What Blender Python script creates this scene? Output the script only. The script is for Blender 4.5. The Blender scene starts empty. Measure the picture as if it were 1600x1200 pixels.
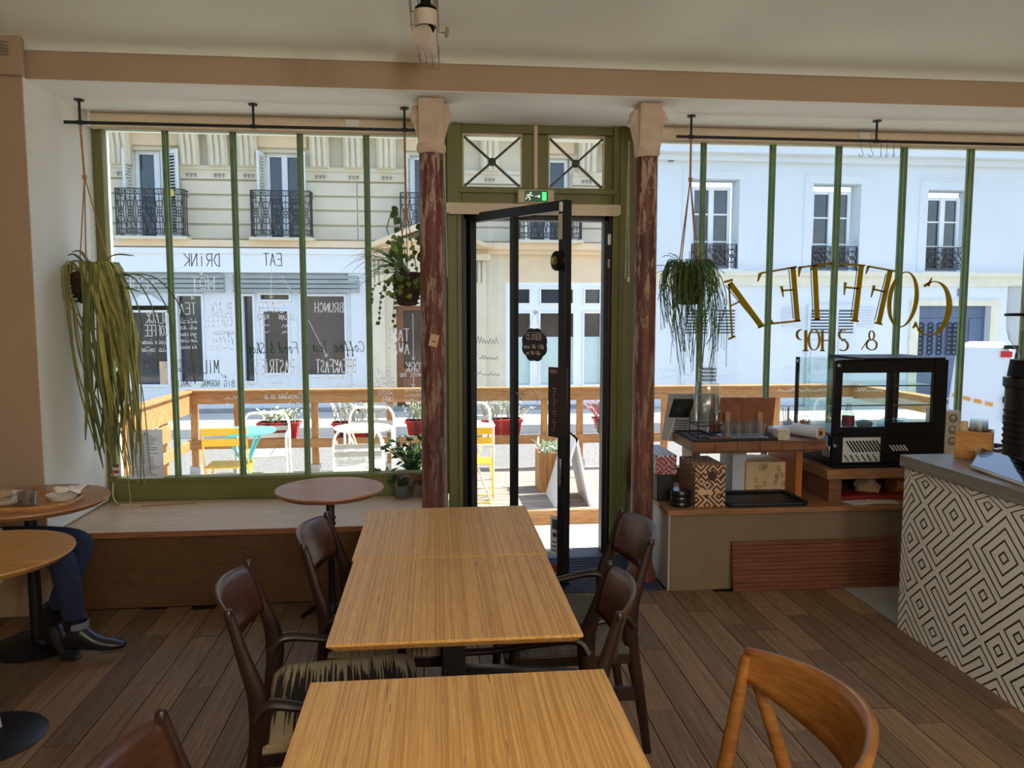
import bpy, bmesh, math, random
from mathutils import Vector, Matrix
random.seed(11)
scene = bpy.context.scene
COL = scene.collection
PI = math.pi

# ---------------------------------------------------------------- camera
EYE = Vector((0, 0, 1.6)); FPX = 1200.0
_p, _y = math.radians(5.15), math.radians(5.73)
FW = Vector((math.sin(_y) * math.cos(_p), math.cos(_y) * math.cos(_p), -math.sin(_p)))
RT = Vector((math.cos(_y), -math.sin(_y), 0)); UP = RT.cross(FW)
cam = bpy.data.cameras.new('camera'); cam_o = bpy.data.objects.new('camera', cam); COL.objects.link(cam_o)
cam.sensor_fit = 'HORIZONTAL'; cam.sensor_width = 36; cam.lens = 36 * FPX / 1600
cam.clip_start = 0.05; cam.clip_end = 300
cam_o.matrix_world = Matrix(((RT.x, UP.x, -FW.x, EYE.x), (RT.y, UP.y, -FW.y, EYE.y), (RT.z, UP.z, -FW.z, EYE.z), (0, 0, 0, 1)))
scene.camera = cam_o
FILL_W = 74.0   # watts of each unseen globe lamp added to fill the room with light

# ---------------------------------------------------------------- light
world = bpy.data.worlds.new('sky'); scene.world = world; world.use_nodes = True
_n = world.node_tree.nodes; _l = world.node_tree.links; _n.clear()
_sky = _n.new('ShaderNodeTexSky'); _sky.sky_type = 'NISHITA'; _sky.sun_disc = False
_sky.sun_elevation = math.radians(53); _sky.sun_rotation = math.radians(82); _sky.air_density = 1.0; _sky.dust_density = 1.2
_bg = _n.new('ShaderNodeBackground'); _bg.inputs[1].default_value = 0.44
_wo = _n.new('ShaderNodeOutputWorld'); _l.new(_sky.outputs[0], _bg.inputs[0]); _l.new(_bg.outputs[0], _wo.inputs[0])
sun = bpy.data.lights.new('sun', 'SUN'); sun.energy = 12.0; sun.angle = math.radians(0.6); sun.color = (1.0, .95, .87)
sun_o = bpy.data.objects.new('sun', sun); COL.objects.link(sun_o); sun_o.location = (12, 10, 18)
sun_o.rotation_euler = Vector((0.75, 0.10, 1.0)).to_track_quat('Z', 'Y').to_euler()
scene.view_settings.view_transform = 'Standard'; scene.view_settings.look = 'None'
scene.view_settings.exposure = 0.0; scene.view_settings.gamma = 1.0; scene.view_settings.use_curve_mapping = False
try:
    scene.cycles.max_bounces = 14; scene.cycles.diffuse_bounces = 7; scene.cycles.transparent_max_bounces = 40
    scene.cycles.glossy_bounces = 4; scene.cycles.transmission_bounces = 8
    scene.cycles.sample_clamp_indirect = 6.0; scene.cycles.use_denoising = True
except Exception:
    pass

# ---------------------------------------------------------------- measuring helpers: a direction seen from the eye met with a plane of the place
def ray(x, y): return FW + RT * ((x - 800) / FPX) - UP * ((y - 600) / FPX)
def atY(x, y, Y): d = ray(x, y); return EYE + d * (Y / d.y)
def atZ(x, y, Z): d = ray(x, y); return EYE + d * ((Z - EYE.z) / d.z)
def atX(x, y, X): d = ray(x, y); return EYE + d * (X / d.x)

# ---------------------------------------------------------------- mesh building
class MB:
    def __init__(s): s.v = []; s.f = []; s.sm = []
    def add(s, vs, fs, smooth=False):
        b = len(s.v); s.v += [tuple(p) for p in vs]
        for f in fs: s.f.append(tuple(i + b for i in f)); s.sm.append(smooth)
        return s
    def box(s, x0, x1, y0, y1, z0, z1):
        return s.add([(x0,y0,z0),(x1,y0,z0),(x1,y1,z0),(x0,y1,z0),(x0,y0,z1),(x1,y0,z1),(x1,y1,z1),(x0,y1,z1)],
                     [(0,3,2,1),(4,5,6,7),(0,1,5,4),(1,2,6,5),(2,3,7,6),(3,0,4,7)])
    def obox(s, c, ax, ay, az):
        c, ax, ay, az = Vector(c), Vector(ax), Vector(ay), Vector(az)
        P = [c - ax - ay - az, c + ax - ay - az, c + ax + ay - az, c - ax + ay - az, c - ax - ay + az, c + ax - ay + az, c + ax + ay + az, c - ax + ay + az]
        return s.add(P, [(0,3,2,1),(4,5,6,7),(0,1,5,4),(1,2,6,5),(2,3,7,6),(3,0,4,7)])
    def bar(s, p, q, w, h, up=(0, 0, 1)):
        p, q = Vector(p), Vector(q); d = q - p; L = d.length; d = d / L
        up = Vector(up)
        if abs(d.dot(up)) > .97: up = Vector((0, 1, 0))
        sd = d.cross(up).normalized(); u = sd.cross(d).normalized()
        return s.obox((p + q) / 2, d * L / 2, sd * w / 2, u * h / 2)
    def tube(s, path, r, n=8, cap=True, flat=1.0, up=None):
        path = [Vector(p) for p in path]; m = len(path)
        rs = r if isinstance(r, (list, tuple)) else [r] * m
        vs = []; prev = None
        for i, p in enumerate(path):
            t = (path[min(i + 1, m - 1)] - path[max(i - 1, 0)])
            t = t.normalized() if t.length > 1e-9 else Vector((0, 0, 1))
            if prev is None:
                a = Vector(up) if up else (Vector((0, 0, 1)) if abs(t.z) < .9 else Vector((1, 0, 0)))
                u = t.cross(a).normalized()
            else:
                u = (prev - t * prev.dot(t))
                u = u.normalized() if u.length > 1e-6 else t.orthogonal().normalized()
            prev = u; w = t.cross(u)
            for k in range(n):
                a = 2 * PI * k / n; vs.append(p + u * math.cos(a) * rs[i] + w * math.sin(a) * rs[i] * flat)
        fs = [(i * n + k, i * n + (k + 1) % n, (i + 1) * n + (k + 1) % n, (i + 1) * n + k) for i in range(m - 1) for k in range(n)]
        s.add(vs, fs, True)
        if cap:
            b = len(s.v) - m * n
            s.f.append(tuple(b + k for k in reversed(range(n)))); s.sm.append(False)
            s.f.append(tuple(b + (m - 1) * n + k for k in range(n))); s.sm.append(False)
        return s
    def cyl(s, p, q, r, n=16, r2=None): return s.tube([p, q], [r, r if r2 is None else r2], n)
    def lathe(s, c, prof, n=24, axis='z'):
        vs = []
        for r, z in prof:
            for k in range(n):
                a = 2 * PI * k / n; r_ = max(r, 1e-5)
                q = (r_ * math.cos(a), r_ * math.sin(a), z)
                if axis == 'y': q = (q[0], q[2], q[1])
                if axis == 'x': q = (q[2], q[0], q[1])
                vs.append((c[0] + q[0], c[1] + q[1], c[2] + q[2]))
        fs = [(i * n + k, i * n + (k + 1) % n, (i + 1) * n + (k + 1) % n, (i + 1) * n + k) for i in range(len(prof) - 1) for k in range(n)]
        return s.add(vs, fs, True)
    def frame(s, x0, x1, y0, y1, z0, z1, t):
        return s.box(x0, x0 + t, y0, y1, z0, z1).box(x1 - t, x1, y0, y1, z0, z1).box(x0 + t, x1 - t, y0, y1, z1 - t, z1).box(x0 + t, x1 - t, y0, y1, z0, z0 + t)
    def prism(s, poly, a0, a1, plane='xz'):
        n = len(poly); vs = []
        for a in (a0, a1):
            for u, w in poly:
                vs.append({'xz': (u, a, w), 'xy': (u, w, a), 'yz': (a, u, w)}[plane])
        fs = [tuple(range(n)), tuple(range(2 * n - 1, n - 1, -1))] + [(i, (i + 1) % n + 0, (i + 1) % n + n, i + n) for i in range(n)]
        return s.add(vs, fs)
    def grid(s, rows, smooth=True):
        m, n = len(rows), len(rows[0]); vs = [p for r in rows for p in r]
        return s.add(vs, [(i * n + j, i * n + j + 1, (i + 1) * n + j + 1, (i + 1) * n + j) for i in range(m - 1) for j in range(n - 1)], smooth)
    def leaf(s, pts, w, nrm=(0, 0, 1), prof=None):
        pts = [Vector(p) for p in pts]; m = len(pts); rows = []
        for i, p in enumerate(pts):
            t = (pts[min(i + 1, m - 1)] - pts[max(i - 1, 0)]).normalized()
            sd = t.cross(Vector(nrm)); sd = sd.normalized() if sd.length > 1e-5 else t.orthogonal().normalized()
            k = prof[i] if prof else math.sin(PI * (.12 + .86 * i / (m - 1))) ** .8
            up = sd.cross(t) * (w * .12 * k)
            rows.append([p - sd * w * k / 2 + up, p, p + sd * w * k / 2 + up])
        return s.grid(rows)
    def mesh(s, name):
        me = bpy.data.meshes.new(name); me.from_pydata(s.v, [], s.f); me.update()
        return me
    def build(s, name, m, parent=None, smooth=40, bevel=0, solid=0, local=False, subsurf=0):
        me = s.mesh(name)
        bm = bmesh.new(); bm.from_mesh(me); bmesh.ops.remove_doubles(bm, verts=bm.verts, dist=1e-6)
        bmesh.ops.recalc_face_normals(bm, faces=bm.faces); bm.to_mesh(me); bm.free()
        for p in me.polygons: p.use_smooth = True
        me.set_sharp_from_angle(angle=math.radians(smooth))
        o = link(bpy.data.objects.new(name, me), parent, local)
        if m is not None: me.materials.append(m)
        if solid:
            q = o.modifiers.new('solid', 'SOLIDIFY'); q.thickness = solid; q.offset = 0
        if bevel:
            q = o.modifiers.new('bevel', 'BEVEL'); q.width = bevel; q.segments = 2; q.limit_method = 'ANGLE'; q.angle_limit = math.radians(40)
        if subsurf:
            q = o.modifiers.new('sub', 'SUBSURF'); q.levels = subsurf; q.render_levels = subsurf
        return o

def link(o, parent=None, local=False):
    COL.objects.link(o)
    if parent is not None:
        o.parent = parent
        if parent.type == 'EMPTY' and not local:
            o.matrix_parent_inverse = parent.matrix_basis.inverted()
    return o
def tag(o, label, cat=None, group=None, kind=None):
    o['label'] = label
    if cat: o['category'] = cat
    if group: o['group'] = group
    if kind: o['kind'] = kind
    return o
def thing(name, label, cat, loc=(0, 0, 0), rz=0, group=None, kind=None):
    o = bpy.data.objects.new(name, None); COL.objects.link(o)
    o.empty_display_size = .05
    o.matrix_basis = Matrix.Translation(Vector(loc)) @ Matrix.Rotation(rz, 4, 'Z')
    return tag(o, label, cat, group, kind)
def copy_tree(o, parent=None):
    c = o.copy(); COL.objects.link(c)
    if parent is not None: c.parent = parent
    for ch in list(o.children): copy_tree(ch, c)
    return c
def place(o, loc, rz=0, sc=1.0):
    o.matrix_basis = Matrix.Translation(Vector(loc)) @ Matrix.Rotation(rz, 4, 'Z') @ Matrix.Scale(sc, 4); return o
def bez(p0, p1, p2, n=8):
    p0, p1, p2 = Vector(p0), Vector(p1), Vector(p2)
    return [p0 * (1 - t) ** 2 + p1 * 2 * t * (1 - t) + p2 * t * t for t in [i / n for i in range(n + 1)]]
def spline(pts, n=6):
    pts = [Vector(p) for p in pts]; out = []
    for i in range(len(pts) - 1):
        a, b = pts[i], pts[i + 1]; pa = pts[i - 1] if i else a * 2 - b; nb = pts[i + 2] if i + 2 < len(pts) else b * 2 - a
        for k in range(n):
            t = k / n
            out.append(.5 * ((2 * a) + (b - pa) * t + (2 * pa - 5 * a + 4 * b - nb) * t * t + (3 * a - pa - 3 * b + nb) * t ** 3))
    out.append(pts[-1]); return out

# ---------------------------------------------------------------- materials
def lin(c): return tuple(((v / 255) / 12.92 if v <= 10 else ((v / 255 + .055) / 1.055) ** 2.4) for v in c) + (1,)
_mats = {}
def base(name):
    m = bpy.data.materials.new(name); m.use_nodes = True; nt = m.node_tree
    return m, nt, nt.nodes['Principled BSDF']
def mixc(nt, fac, a, b, typ='MIX'):
    x = nt.nodes.new('ShaderNodeMix'); x.data_type = 'RGBA'; x.blend_type = typ
    for sock, val in ((x.inputs[0], fac), (x.inputs[6], a), (x.inputs[7], b)):
        if hasattr(val, 'links'): nt.links.new(val, sock)
        else: sock.default_value = val
    return x.outputs[2]
def coords(nt, scale=(1, 1, 1), rnd=False, kind='Object'):
    tc = nt.nodes.new('ShaderNodeTexCoord'); mp = nt.nodes.new('ShaderNodeMapping'); mp.inputs['Scale'].default_value = scale
    nt.links.new(tc.outputs[kind], mp.inputs['Vector'])
    if rnd:
        oi = nt.nodes.new('ShaderNodeObjectInfo'); mu = nt.nodes.new('ShaderNodeMath'); mu.operation = 'MULTIPLY'; mu.inputs[1].default_value = 37.0
        nt.links.new(oi.outputs['Random'], mu.inputs[0]); nt.links.new(mu.outputs[0], mp.inputs['Location'])
    return mp.outputs[0]
def noise(nt, vec, scale=5, detail=4, rough=.6, lo=.35, hi=.65):
    t = nt.nodes.new('ShaderNodeTexNoise'); t.inputs['Scale'].default_value = scale; t.inputs['Detail'].default_value = detail; t.inputs['Roughness'].default_value = rough
    nt.links.new(vec, t.inputs['Vector'])
    r = nt.nodes.new('ShaderNodeMapRange'); r.inputs[1].default_value = lo; r.inputs[2].default_value = hi; nt.links.new(t.outputs[0], r.inputs[0])
    return r.outputs[0]
def bump(nt, bs, h, strength=.2, dist=.01):
    b = nt.nodes.new('ShaderNodeBump'); b.inputs['Strength'].default_value = strength; b.inputs['Distance'].default_value = dist
    nt.links.new(h, b.inputs['Height']); nt.links.new(b.outputs[0], bs.inputs['Normal'])
def M(name, col, rough=.5, metal=0, var=.12, vs=6, bmp=0, spec=.5, rnd=0, stretch=(1, 1, 1), emit=0, alpha=None):
    if name in _mats: return _mats[name]
    m, nt, bs = base(name); c = lin(col)
    bs.inputs['Roughness'].default_value = rough; bs.inputs['Metallic'].default_value = metal; bs.inputs['Specular IOR Level'].default_value = spec
    v = coords(nt, stretch, rnd > 0); h = noise(nt, v, vs)
    d = tuple(x * (1 - var) for x in c[:3]) + (1,); e = tuple(min(1, x * (1 + var * .7)) for x in c[:3]) + (1,)
    out = mixc(nt, h, d, e)
    if rnd:
        oi = nt.nodes.new('ShaderNodeObjectInfo'); k = nt.nodes.new('ShaderNodeMapRange'); k.inputs[3].default_value = 1 - rnd; k.inputs[4].default_value = 1 + rnd
        nt.links.new(oi.outputs['Random'], k.inputs[0])
        hs = nt.nodes.new('ShaderNodeHueSaturation'); nt.links.new(k.outputs[0], hs.inputs['Value']); nt.links.new(out, hs.inputs['Color']); out = hs.outputs[0]
    nt.links.new(out, bs.inputs['Base Color'])
    if bmp: bump(nt, bs, h, bmp)
    if emit:
        bs.inputs['Emission Color'].default_value = c; bs.inputs['Emission Strength'].default_value = emit
    _mats[name] = m; return m
def wood(name, a, b, dark, scale, rough=.45, rnd=0, streak=.5, fine=1.0, spec=.5, bmp=.08, pin=0):
    """grain: `scale` large across the grain, small along it"""
    if name in _mats: return _mats[name]
    m, nt, bs = base(name); bs.inputs['Roughness'].default_value = rough; bs.inputs['Specular IOR Level'].default_value = spec
    v = coords(nt, scale, rnd > 0)
    g1 = noise(nt, v, 1.0, 3, .6, .3, .7); g2 = noise(nt, v, 5.0 * fine, 3, .7, .35, .65); g3 = noise(nt, v, 2.3, 2, .5, .60, .72)
    c = mixc(nt, g1, lin(a), lin(b)); c = mixc(nt, g2, c, mixc(nt, .5, c, lin(dark)))
    mu = nt.nodes.new('ShaderNodeMath'); mu.operation = 'MULTIPLY'; mu.inputs[1].default_value = streak; nt.links.new(g3, mu.inputs[0])
    c = mixc(nt, mu.outputs[0], c, lin(dark))
    if pin:
        g4 = noise(nt, coords(nt, (pin, .35, pin)), 1.0, 1, .5, .5, .6); g5 = noise(nt, coords(nt, (pin * .9, 6, pin * .9)), 1.0, 1, .5, .73, .77)
        m4 = nt.nodes.new('ShaderNodeMath'); m4.operation = 'MULTIPLY'; m4.inputs[1].default_value = .42; nt.links.new(g4, m4.inputs[0]); c = mixc(nt, m4.outputs[0], c, lin(dark))
        m5 = nt.nodes.new('ShaderNodeMath'); m5.operation = 'MULTIPLY'; m5.inputs[1].default_value = .7; nt.links.new(g5, m5.inputs[0]); c = mixc(nt, m5.outputs[0], c, lin(tuple(int(q * .6) for q in dark)))
    if rnd:
        oi = nt.nodes.new('ShaderNodeObjectInfo'); k = nt.nodes.new('ShaderNodeMapRange'); k.inputs[3].default_value = 1 - rnd; k.inputs[4].default_value = 1 + rnd
        nt.links.new(oi.outputs['Random'], k.inputs[0])
        hs = nt.nodes.new('ShaderNodeHueSaturation'); nt.links.new(k.outputs[0], hs.inputs['Value']); nt.links.new(c, hs.inputs['Color']); c = hs.outputs[0]
    nt.links.new(c, bs.inputs['Base Color']); bump(nt, bs, g2, bmp, .004)
    _mats[name] = m; return m
def inkmat(name, col, share=.65):
    """paint on glass: lets part of the daylight behind it through"""
    if name in _mats: return _mats[name]
    m = bpy.data.materials.new(name); m.use_nodes = True; nt = m.node_tree; nt.nodes.clear()
    o = nt.nodes.new('ShaderNodeOutputMaterial'); d = nt.nodes.new('ShaderNodeBsdfDiffuse'); t = nt.nodes.new('ShaderNodeBsdfTranslucent')
    d.inputs[0].default_value = lin(col); t.inputs[0].default_value = lin(col)
    x = nt.nodes.new('ShaderNodeMixShader'); x.inputs[0].default_value = share
    nt.links.new(d.outputs[0], x.inputs[1]); nt.links.new(t.outputs[0], x.inputs[2]); nt.links.new(x.outputs[0], o.inputs[0]); _mats[name] = m; return m
def glassmat(name, tint=(1, 1, 1), f0=1.0, rough=0.02, base_fac=0.0, ior=1.45):
    """clear pane: light goes straight through, the surface mirrors by its Fresnel share"""
    if name in _mats: return _mats[name]
    m = bpy.data.materials.new(name); m.use_nodes = True; nt = m.node_tree; nt.nodes.clear()
    o = nt.nodes.new('ShaderNodeOutputMaterial'); t = nt.nodes.new('ShaderNodeBsdfTransparent'); t.inputs[0].default_value = tint + (1,)
    g = nt.nodes.new('ShaderNodeBsdfGlossy'); g.inputs['Roughness'].default_value = rough
    fr = nt.nodes.new('ShaderNodeLayerWeight'); fr.inputs[0].default_value = .5
    pw = nt.nodes.new('ShaderNodeMath'); pw.operation = 'POWER'; pw.inputs[1].default_value = 4.0; nt.links.new(fr.outputs['Facing'], pw.inputs[0])
    mu = nt.nodes.new('ShaderNodeMath'); mu.operation = 'MULTIPLY_ADD'; mu.inputs[1].default_value = f0 * .7; mu.inputs[2].default_value = base_fac + .03 * f0
    nt.links.new(pw.outputs[0], mu.inputs[0])
    x = nt.nodes.new('ShaderNodeMixShader'); nt.links.new(mu.outputs[0], x.inputs[0]); nt.links.new(t.outputs[0], x.inputs[1]); nt.links.new(g.outputs[0], x.inputs[2])
    nt.links.new(x.outputs[0], o.inputs[0]); _mats[name] = m; return m

WHITE = M('white_plaster', (230, 231, 225), .85, var=.04, vs=1.5)
CEIL = M('ceiling_plaster', (232, 237, 224), .9, var=.03, vs=.8)
SALMON = M('salmon_beige_paint', (178, 154, 128), .8, var=.04, vs=1.2)
GREEN = M('green_paint', (112, 112, 58), .5, var=.10, vs=3, stretch=(1, 1, .4))
GREEN2 = M('grey_green_paint', (106, 132, 92), .45, var=.15, vs=8)
BLACKM = M('black_metal', (20, 20, 22), .45, var=.2, vs=8)
DARK = M('dark_plastic', (13, 13, 15), .5, var=.2, vs=8, spec=.25)
GLASS = glassmat('clear_glass', (.97, .985, .98), .6)
CREAM = M('cream_blind', (222, 205, 178), .6, var=.04)
STEEL = M('brushed_steel', (170, 170, 168), .3, 1.0, var=.1, vs=10)
# ================================================================= the room
G = 5.0          # plane of the shop window glass
def gx(x, y=450): return atY(x, y, G).x
def gz(y, x=800): return atY(x, y, G).z
BEAMY, SOFF, CEILZ = 4.25, 2.79, 3.0
XL, XR, YB = -3.3, 4.6, -3.2

# floor: subfloor and separate planks
fl = MB().box(XL, XR, YB, G + .08, -.12, -.012).build('floor', M('subfloor', (30, 22, 16), .8))
tag(fl, 'worn brown oak plank floor of the cafe', kind='structure')
PLANK = wood('oak_planks', (154, 122, 90), (120, 94, 68), (56, 42, 30), (9, 1.1, 9), .6, rnd=.28, spec=.3, streak=.7, bmp=.15)
unit = MB().box(-.5, .5, -.5, .5, -.5, .5).mesh('plank'); unit.materials.append(PLANK)
x = -2.75; w = .128
while x < 2.36:
    y = 1.15 + random.uniform(-.6, 0)
    while y < 4.2:
        L = random.choice((.55, .7, .85, 1.0, 1.2)); y1 = min(y + L, 4.26 if not (.05 < x < 1.25) else 4.5)
        if y1 - y > .1:
            o = bpy.data.objects.new('plank', unit); link(o, fl)
            o.location = (x + w / 2, (y + y1) / 2, -.006 + random.uniform(-.0008, .0008)); o.scale = (w - .005, y1 - y - .005, .012)
        y = y1
        if y >= 4.2: break
    x += w
o = MB().box(XL, -2.75, YB, G, -.012, 0).box(-2.75, XR, YB, .55, -.012, 0).box(2.39, XR, .55, 2.4, -.012, 0).build('plank_field', PLANK, fl); o['kind'] = 'stuff'
TILEGREY = M('grey_floor_tile', (150, 150, 146), .5, var=.05)
o = MB().box(2.375, XR, 2.4, 4.3, -.012, .002).build('floor_tile_strip', TILEGREY)
tag(o, 'pale grey tiled strip of floor behind the patterned counter', kind='structure')
o = MB().box(.05, 1.3, 4.5, G + .1, -.012, .001).build('door_threshold', M('threshold', (70, 74, 82), .6))
tag(o, 'grey threshold slab under the open shop door', kind='structure')
mat_ = MB().box(.55, 1.31, 4.24, 4.86, .001, .014)
mo = mat_.build('door_mat', M('door_mat_pile', (58, 66, 84), .95, var=.5, vs=90, bmp=.5)); tag(mo, 'dark blue grey ribbed mat inside the shop door', 'door mat')
for k in range(12):
    MB().box(.56, 1.30, 4.26 + k * .05, 4.285 + k * .05, .014, .018).build('rib', M('mat_rib', (44, 50, 64), .95, var=.4, vs=80), mo)

# ceiling with a rounded join to the beam
pr = [(YB, CEILZ), (3.9, CEILZ)] + [(BEAMY - .22 + .2 * math.sin(a), CEILZ - .07 + .07 * math.cos(a)) for a in [PI / 2 * k / 6 for k in range(7)]] + [(BEAMY + .1, CEILZ - .07), (BEAMY + .1, CEILZ + .15), (YB, CEILZ + .15)]
o = MB().prism([(y, z) for y, z in pr], XL, XR, 'yz').build('ceiling', CEIL); tag(o, 'off-white plaster ceiling rounded towards the beam', kind='structure')
o = MB().box(XL, XR, BEAMY, G + .02, SOFF + .004, CEILZ + .15).build('ceiling_beam', SALMON); tag(o, 'salmon beige beam running above the shop window', kind='structure')
o = MB().box(-2.05, 4.45, BEAMY, G + .02, SOFF, SOFF + .004).build('ceiling_soffit', WHITE); tag(o, 'white underside of the beam over the window bay', kind='structure')
# walls
o = MB().box(XL - .15, XL, YB, G + .02, -.1, CEILZ + .1).build('wall_left', SALMON); tag(o, 'salmon beige side wall at the left of the cafe', kind='structure')
o = MB().box(XR, XR + .15, YB, G + .02, -.1, CEILZ + .1).build('wall_right', SALMON); tag(o, 'salmon beige side wall at the right of the cafe', kind='structure')
o = MB().box(XL - .15, XR + .15, YB - .15, YB, -.1, CEILZ + .1).build('wall_back', SALMON); tag(o, 'salmon beige back wall of the cafe', kind='structure')
pier = MB().box(XL, -2.05, 4.2, G + .02, -.1, SOFF + .06).build('wall_front', SALMON, bevel=.006); tag(pier, 'salmon beige pier left of the shop window', kind='structure')
MB().box(-2.05, -2.046, 4.204, G, .44, SOFF - .001).build('reveal', WHITE, pier)
MB().box(XL, -2.03, 4.17, 4.2, SOFF - .0, SOFF + .19).build('pilaster_head', SALMON, pier, bevel=.006)
o = MB().box(4.45, XR, 4.2, G + .02, -.1, SOFF).build('wall_front_right', SALMON); tag(o, 'salmon beige pier right of the shop window', kind='structure')
# masonry under the windows and the outside lintel
o = MB().box(-2.05, .08, G + .03, G + .3, -.3, .45).build('wall_below_left_window', WHITE); tag(o, 'masonry plinth below the left shop window', kind='structure')
o = MB().box(1.26, 4.45, G + .03, G + .3, -.3, .45).build('wall_below_right_window', WHITE); tag(o, 'masonry plinth below the right shop window', kind='structure')
o = MB().box(XL - .15, XR + .15, G + .02, G + .25, 2.76, 3.6).box(XL - .15, -2.06, G + .02, G + .25, -.3, 2.76).box(4.46, XR + .15, G + .02, G + .25, -.3, 2.76).build('wall_above_window', WHITE); tag(o, 'outside lintel wall above the shop window', kind='structure')

# ---- shop windows
def shop_window(name, label, x0, x1, mull):
    t = thing(name, label, None, (x0, G, .43), kind='structure')
    MB().box(x0, x1, G - .03, G + .04, .43, .56).box(x0, x1, G - .045, G + .05, .555, .578).build('sill_rail', GREEN, t, bevel=.004)
    MB().box(x0, x1, G - .03, G + .04, 2.72, 2.79).build('head_rail', GREEN2, t, bevel=.004)
    edges = [x0] + mull + [x1]
    MB().box(x0, x0 + .055, G - .035, G + .04, .56, 2.74).build('jamb', GREEN, t, bevel=.004)
    MB().box(x1 - .055, x1, G - .035, G + .04, .56, 2.74).build('jamb', GREEN, t, bevel=.004)
    for m in mull:
        MB().box(m - .011, m + .011, G - .03, G + .03, .575, 2.73).box(m - .019, m + .019, G - .004, G + .016, .575, 2.73).build('mullion', GREEN2, t, bevel=.003)
    for a, b in zip(edges, edges[1:]):
        MB().box(a + .012, b - .012, G + .004, G + .009, .578, 2.725).build('pane', GLASS, t)
    return t
ML = [gx(257, 200), gx(363, 200), gx(468, 205), gx(572, 208)]
win1 = shop_window('window_1', 'left shop window with green bars and mirrored menu writing', -2.045, .085, ML)
MR = [gx(1100, 222), gx(1208, 225), gx(1311, 228), gx(1413, 232), gx(1517, 235), gx(1517, 235) + .465]
win2 = shop_window('window_2', 'right shop window with green bars and large gold lettering', 1.262, 4.45, MR)
zb = gz(481, 200); MB().box(-2.0, ML[0], G - .02, G + .02, zb - .014, zb + .014).build('transom_bar', M('dark_bar', (58, 66, 58), .5), win1)

# ---- door: green surround, transom lights, black steel frame and open leaf
door = thing('door_1', 'green shop door surround with open black glazed door', None, (.67, G, 0), kind='structure')
DX0, DX1 = .085, 1.262
MB().box(DX0, DX0 + .09, G - .08, G + .1, 0, SOFF).box(DX0 + .06, DX0 + .09, G - .095, G - .08, 0, 2.3).build('post', GREEN, door, bevel=.004)
MB().box(DX1 - .115, DX1, G - .08, G + .1, 0, SOFF).box(DX1 - .075, DX1 - .045, G - .095, G - .08, 0, SOFF).build('post', GREEN, door, bevel=.004)
MB().box(DX0 + .09, DX1 - .115, G - .06, G + .06, gz(325), 2.405).box(DX0 + .07, DX1 - .09, G - .085, G - .05, gz(305), gz(297)).build('transom_rail', GREEN, door, bevel=.004)
MB().box(DX0 + .09, DX1 - .115, G - .06, G + .06, 2.74, SOFF).build('head_rail', GREEN, door, bevel=.004)
def transom(xa, xb, xin0, xin1):
    z0, z1 = 2.405, 2.735
    MB().box(xa, xin0, G - .05, G + .04, z0, z1).box(xin1, xb, G - .05, G + .04, z0, z1).build('stile', GREEN, door)
    MB().box(xin0, xin1, G + .01, G + .015, z0, z1).build('pane', GLASS, door)
    bd = MB(); 
    for a, b in (((xin0, z0), (xin1, z0)), ((xin1, z0), (xin1, z1)), ((xin1, z1), (xin0, z1)), ((xin0, z1), (xin0, z0))):
        bd.bar((a[0], G - .03, a[1]), (b[0], G - .03, b[1]), .02, .012)
    bd.build('glazing_bead', CREAM, door)
    cx, cz = (xin0 + xin1) / 2, (z0 + z1) / 2; IRON = M('grey_iron', (78, 76, 78), .5)
    for a, b in (((xin0, z0), (xin1, z1)), ((xin0, z1), (xin1, z0))):
        MB().bar((a[0], G - .01, a[1]), (b[0], G - .01, b[1]), .014, .016, (0, 1, 0)).build('cross_bar', IRON, door)
    MB().lathe((cx, G - .01, cz), [(0, -.022), (.014, -.02), (.024, -.012), (.026, .0), (.026, .012), (0, .012)], 20, 'y').build('rosette', IRON, door)
gm = gx(835, 250)
transom(DX0 + .09, gm - .012, gx(722, 250), gx(815, 250)); transom(gm + .012, DX1 - .115, gx(855, 250), gx(943, 250))
MB().box(gm - .012, gm + .012, G - .075, G + .04, 2.39, SOFF).build('cover_strip', CREAM, door, bevel=.003)
# black steel frame
FXa, FXb, FT = gx(715, 500), gx(957, 500), gz(335)
MB().box(FXa, FXa + .075, G - .04, G + .05, 0, FT).box(FXa + .03, FXa + .045, G - .06, G - .04, 0, FT).build('frame_post', BLACKM, door, bevel=.003)
MB().box(FXb - .07, FXb, G - .04, G + .05, 0, FT).box(FXb - .045, FXb - .03, G - .06, G - .04, 0, FT).build('frame_post', BLACKM, door, bevel=.003)
MB().box(FXa, FXb, G - .04, G + .05, FT - .04, FT).build('frame_head', BLACKM, door, bevel=.003)
MB().box(DX0 + .09, FXa, G - .03, G + .03, 0, gz(325)).box(FXb, DX1 - .11, G - .03, G + .03, 0, gz(325)).box(FXa, FXb, G - .03, G + .03, FT, gz(322)).build('frame_panel', GREEN, door)
MB().box(FXb - .05, FXb - .03, G - .07, G - .05, 2.05, 2.12).build('frame_catch', WHITE, door, bevel=.006)
MB().box(FXb - .05, FXb - .035, G - .07, G - .05, 1.9, 1.96).build('frame_catch', STEEL, door, bevel=.004)
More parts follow.
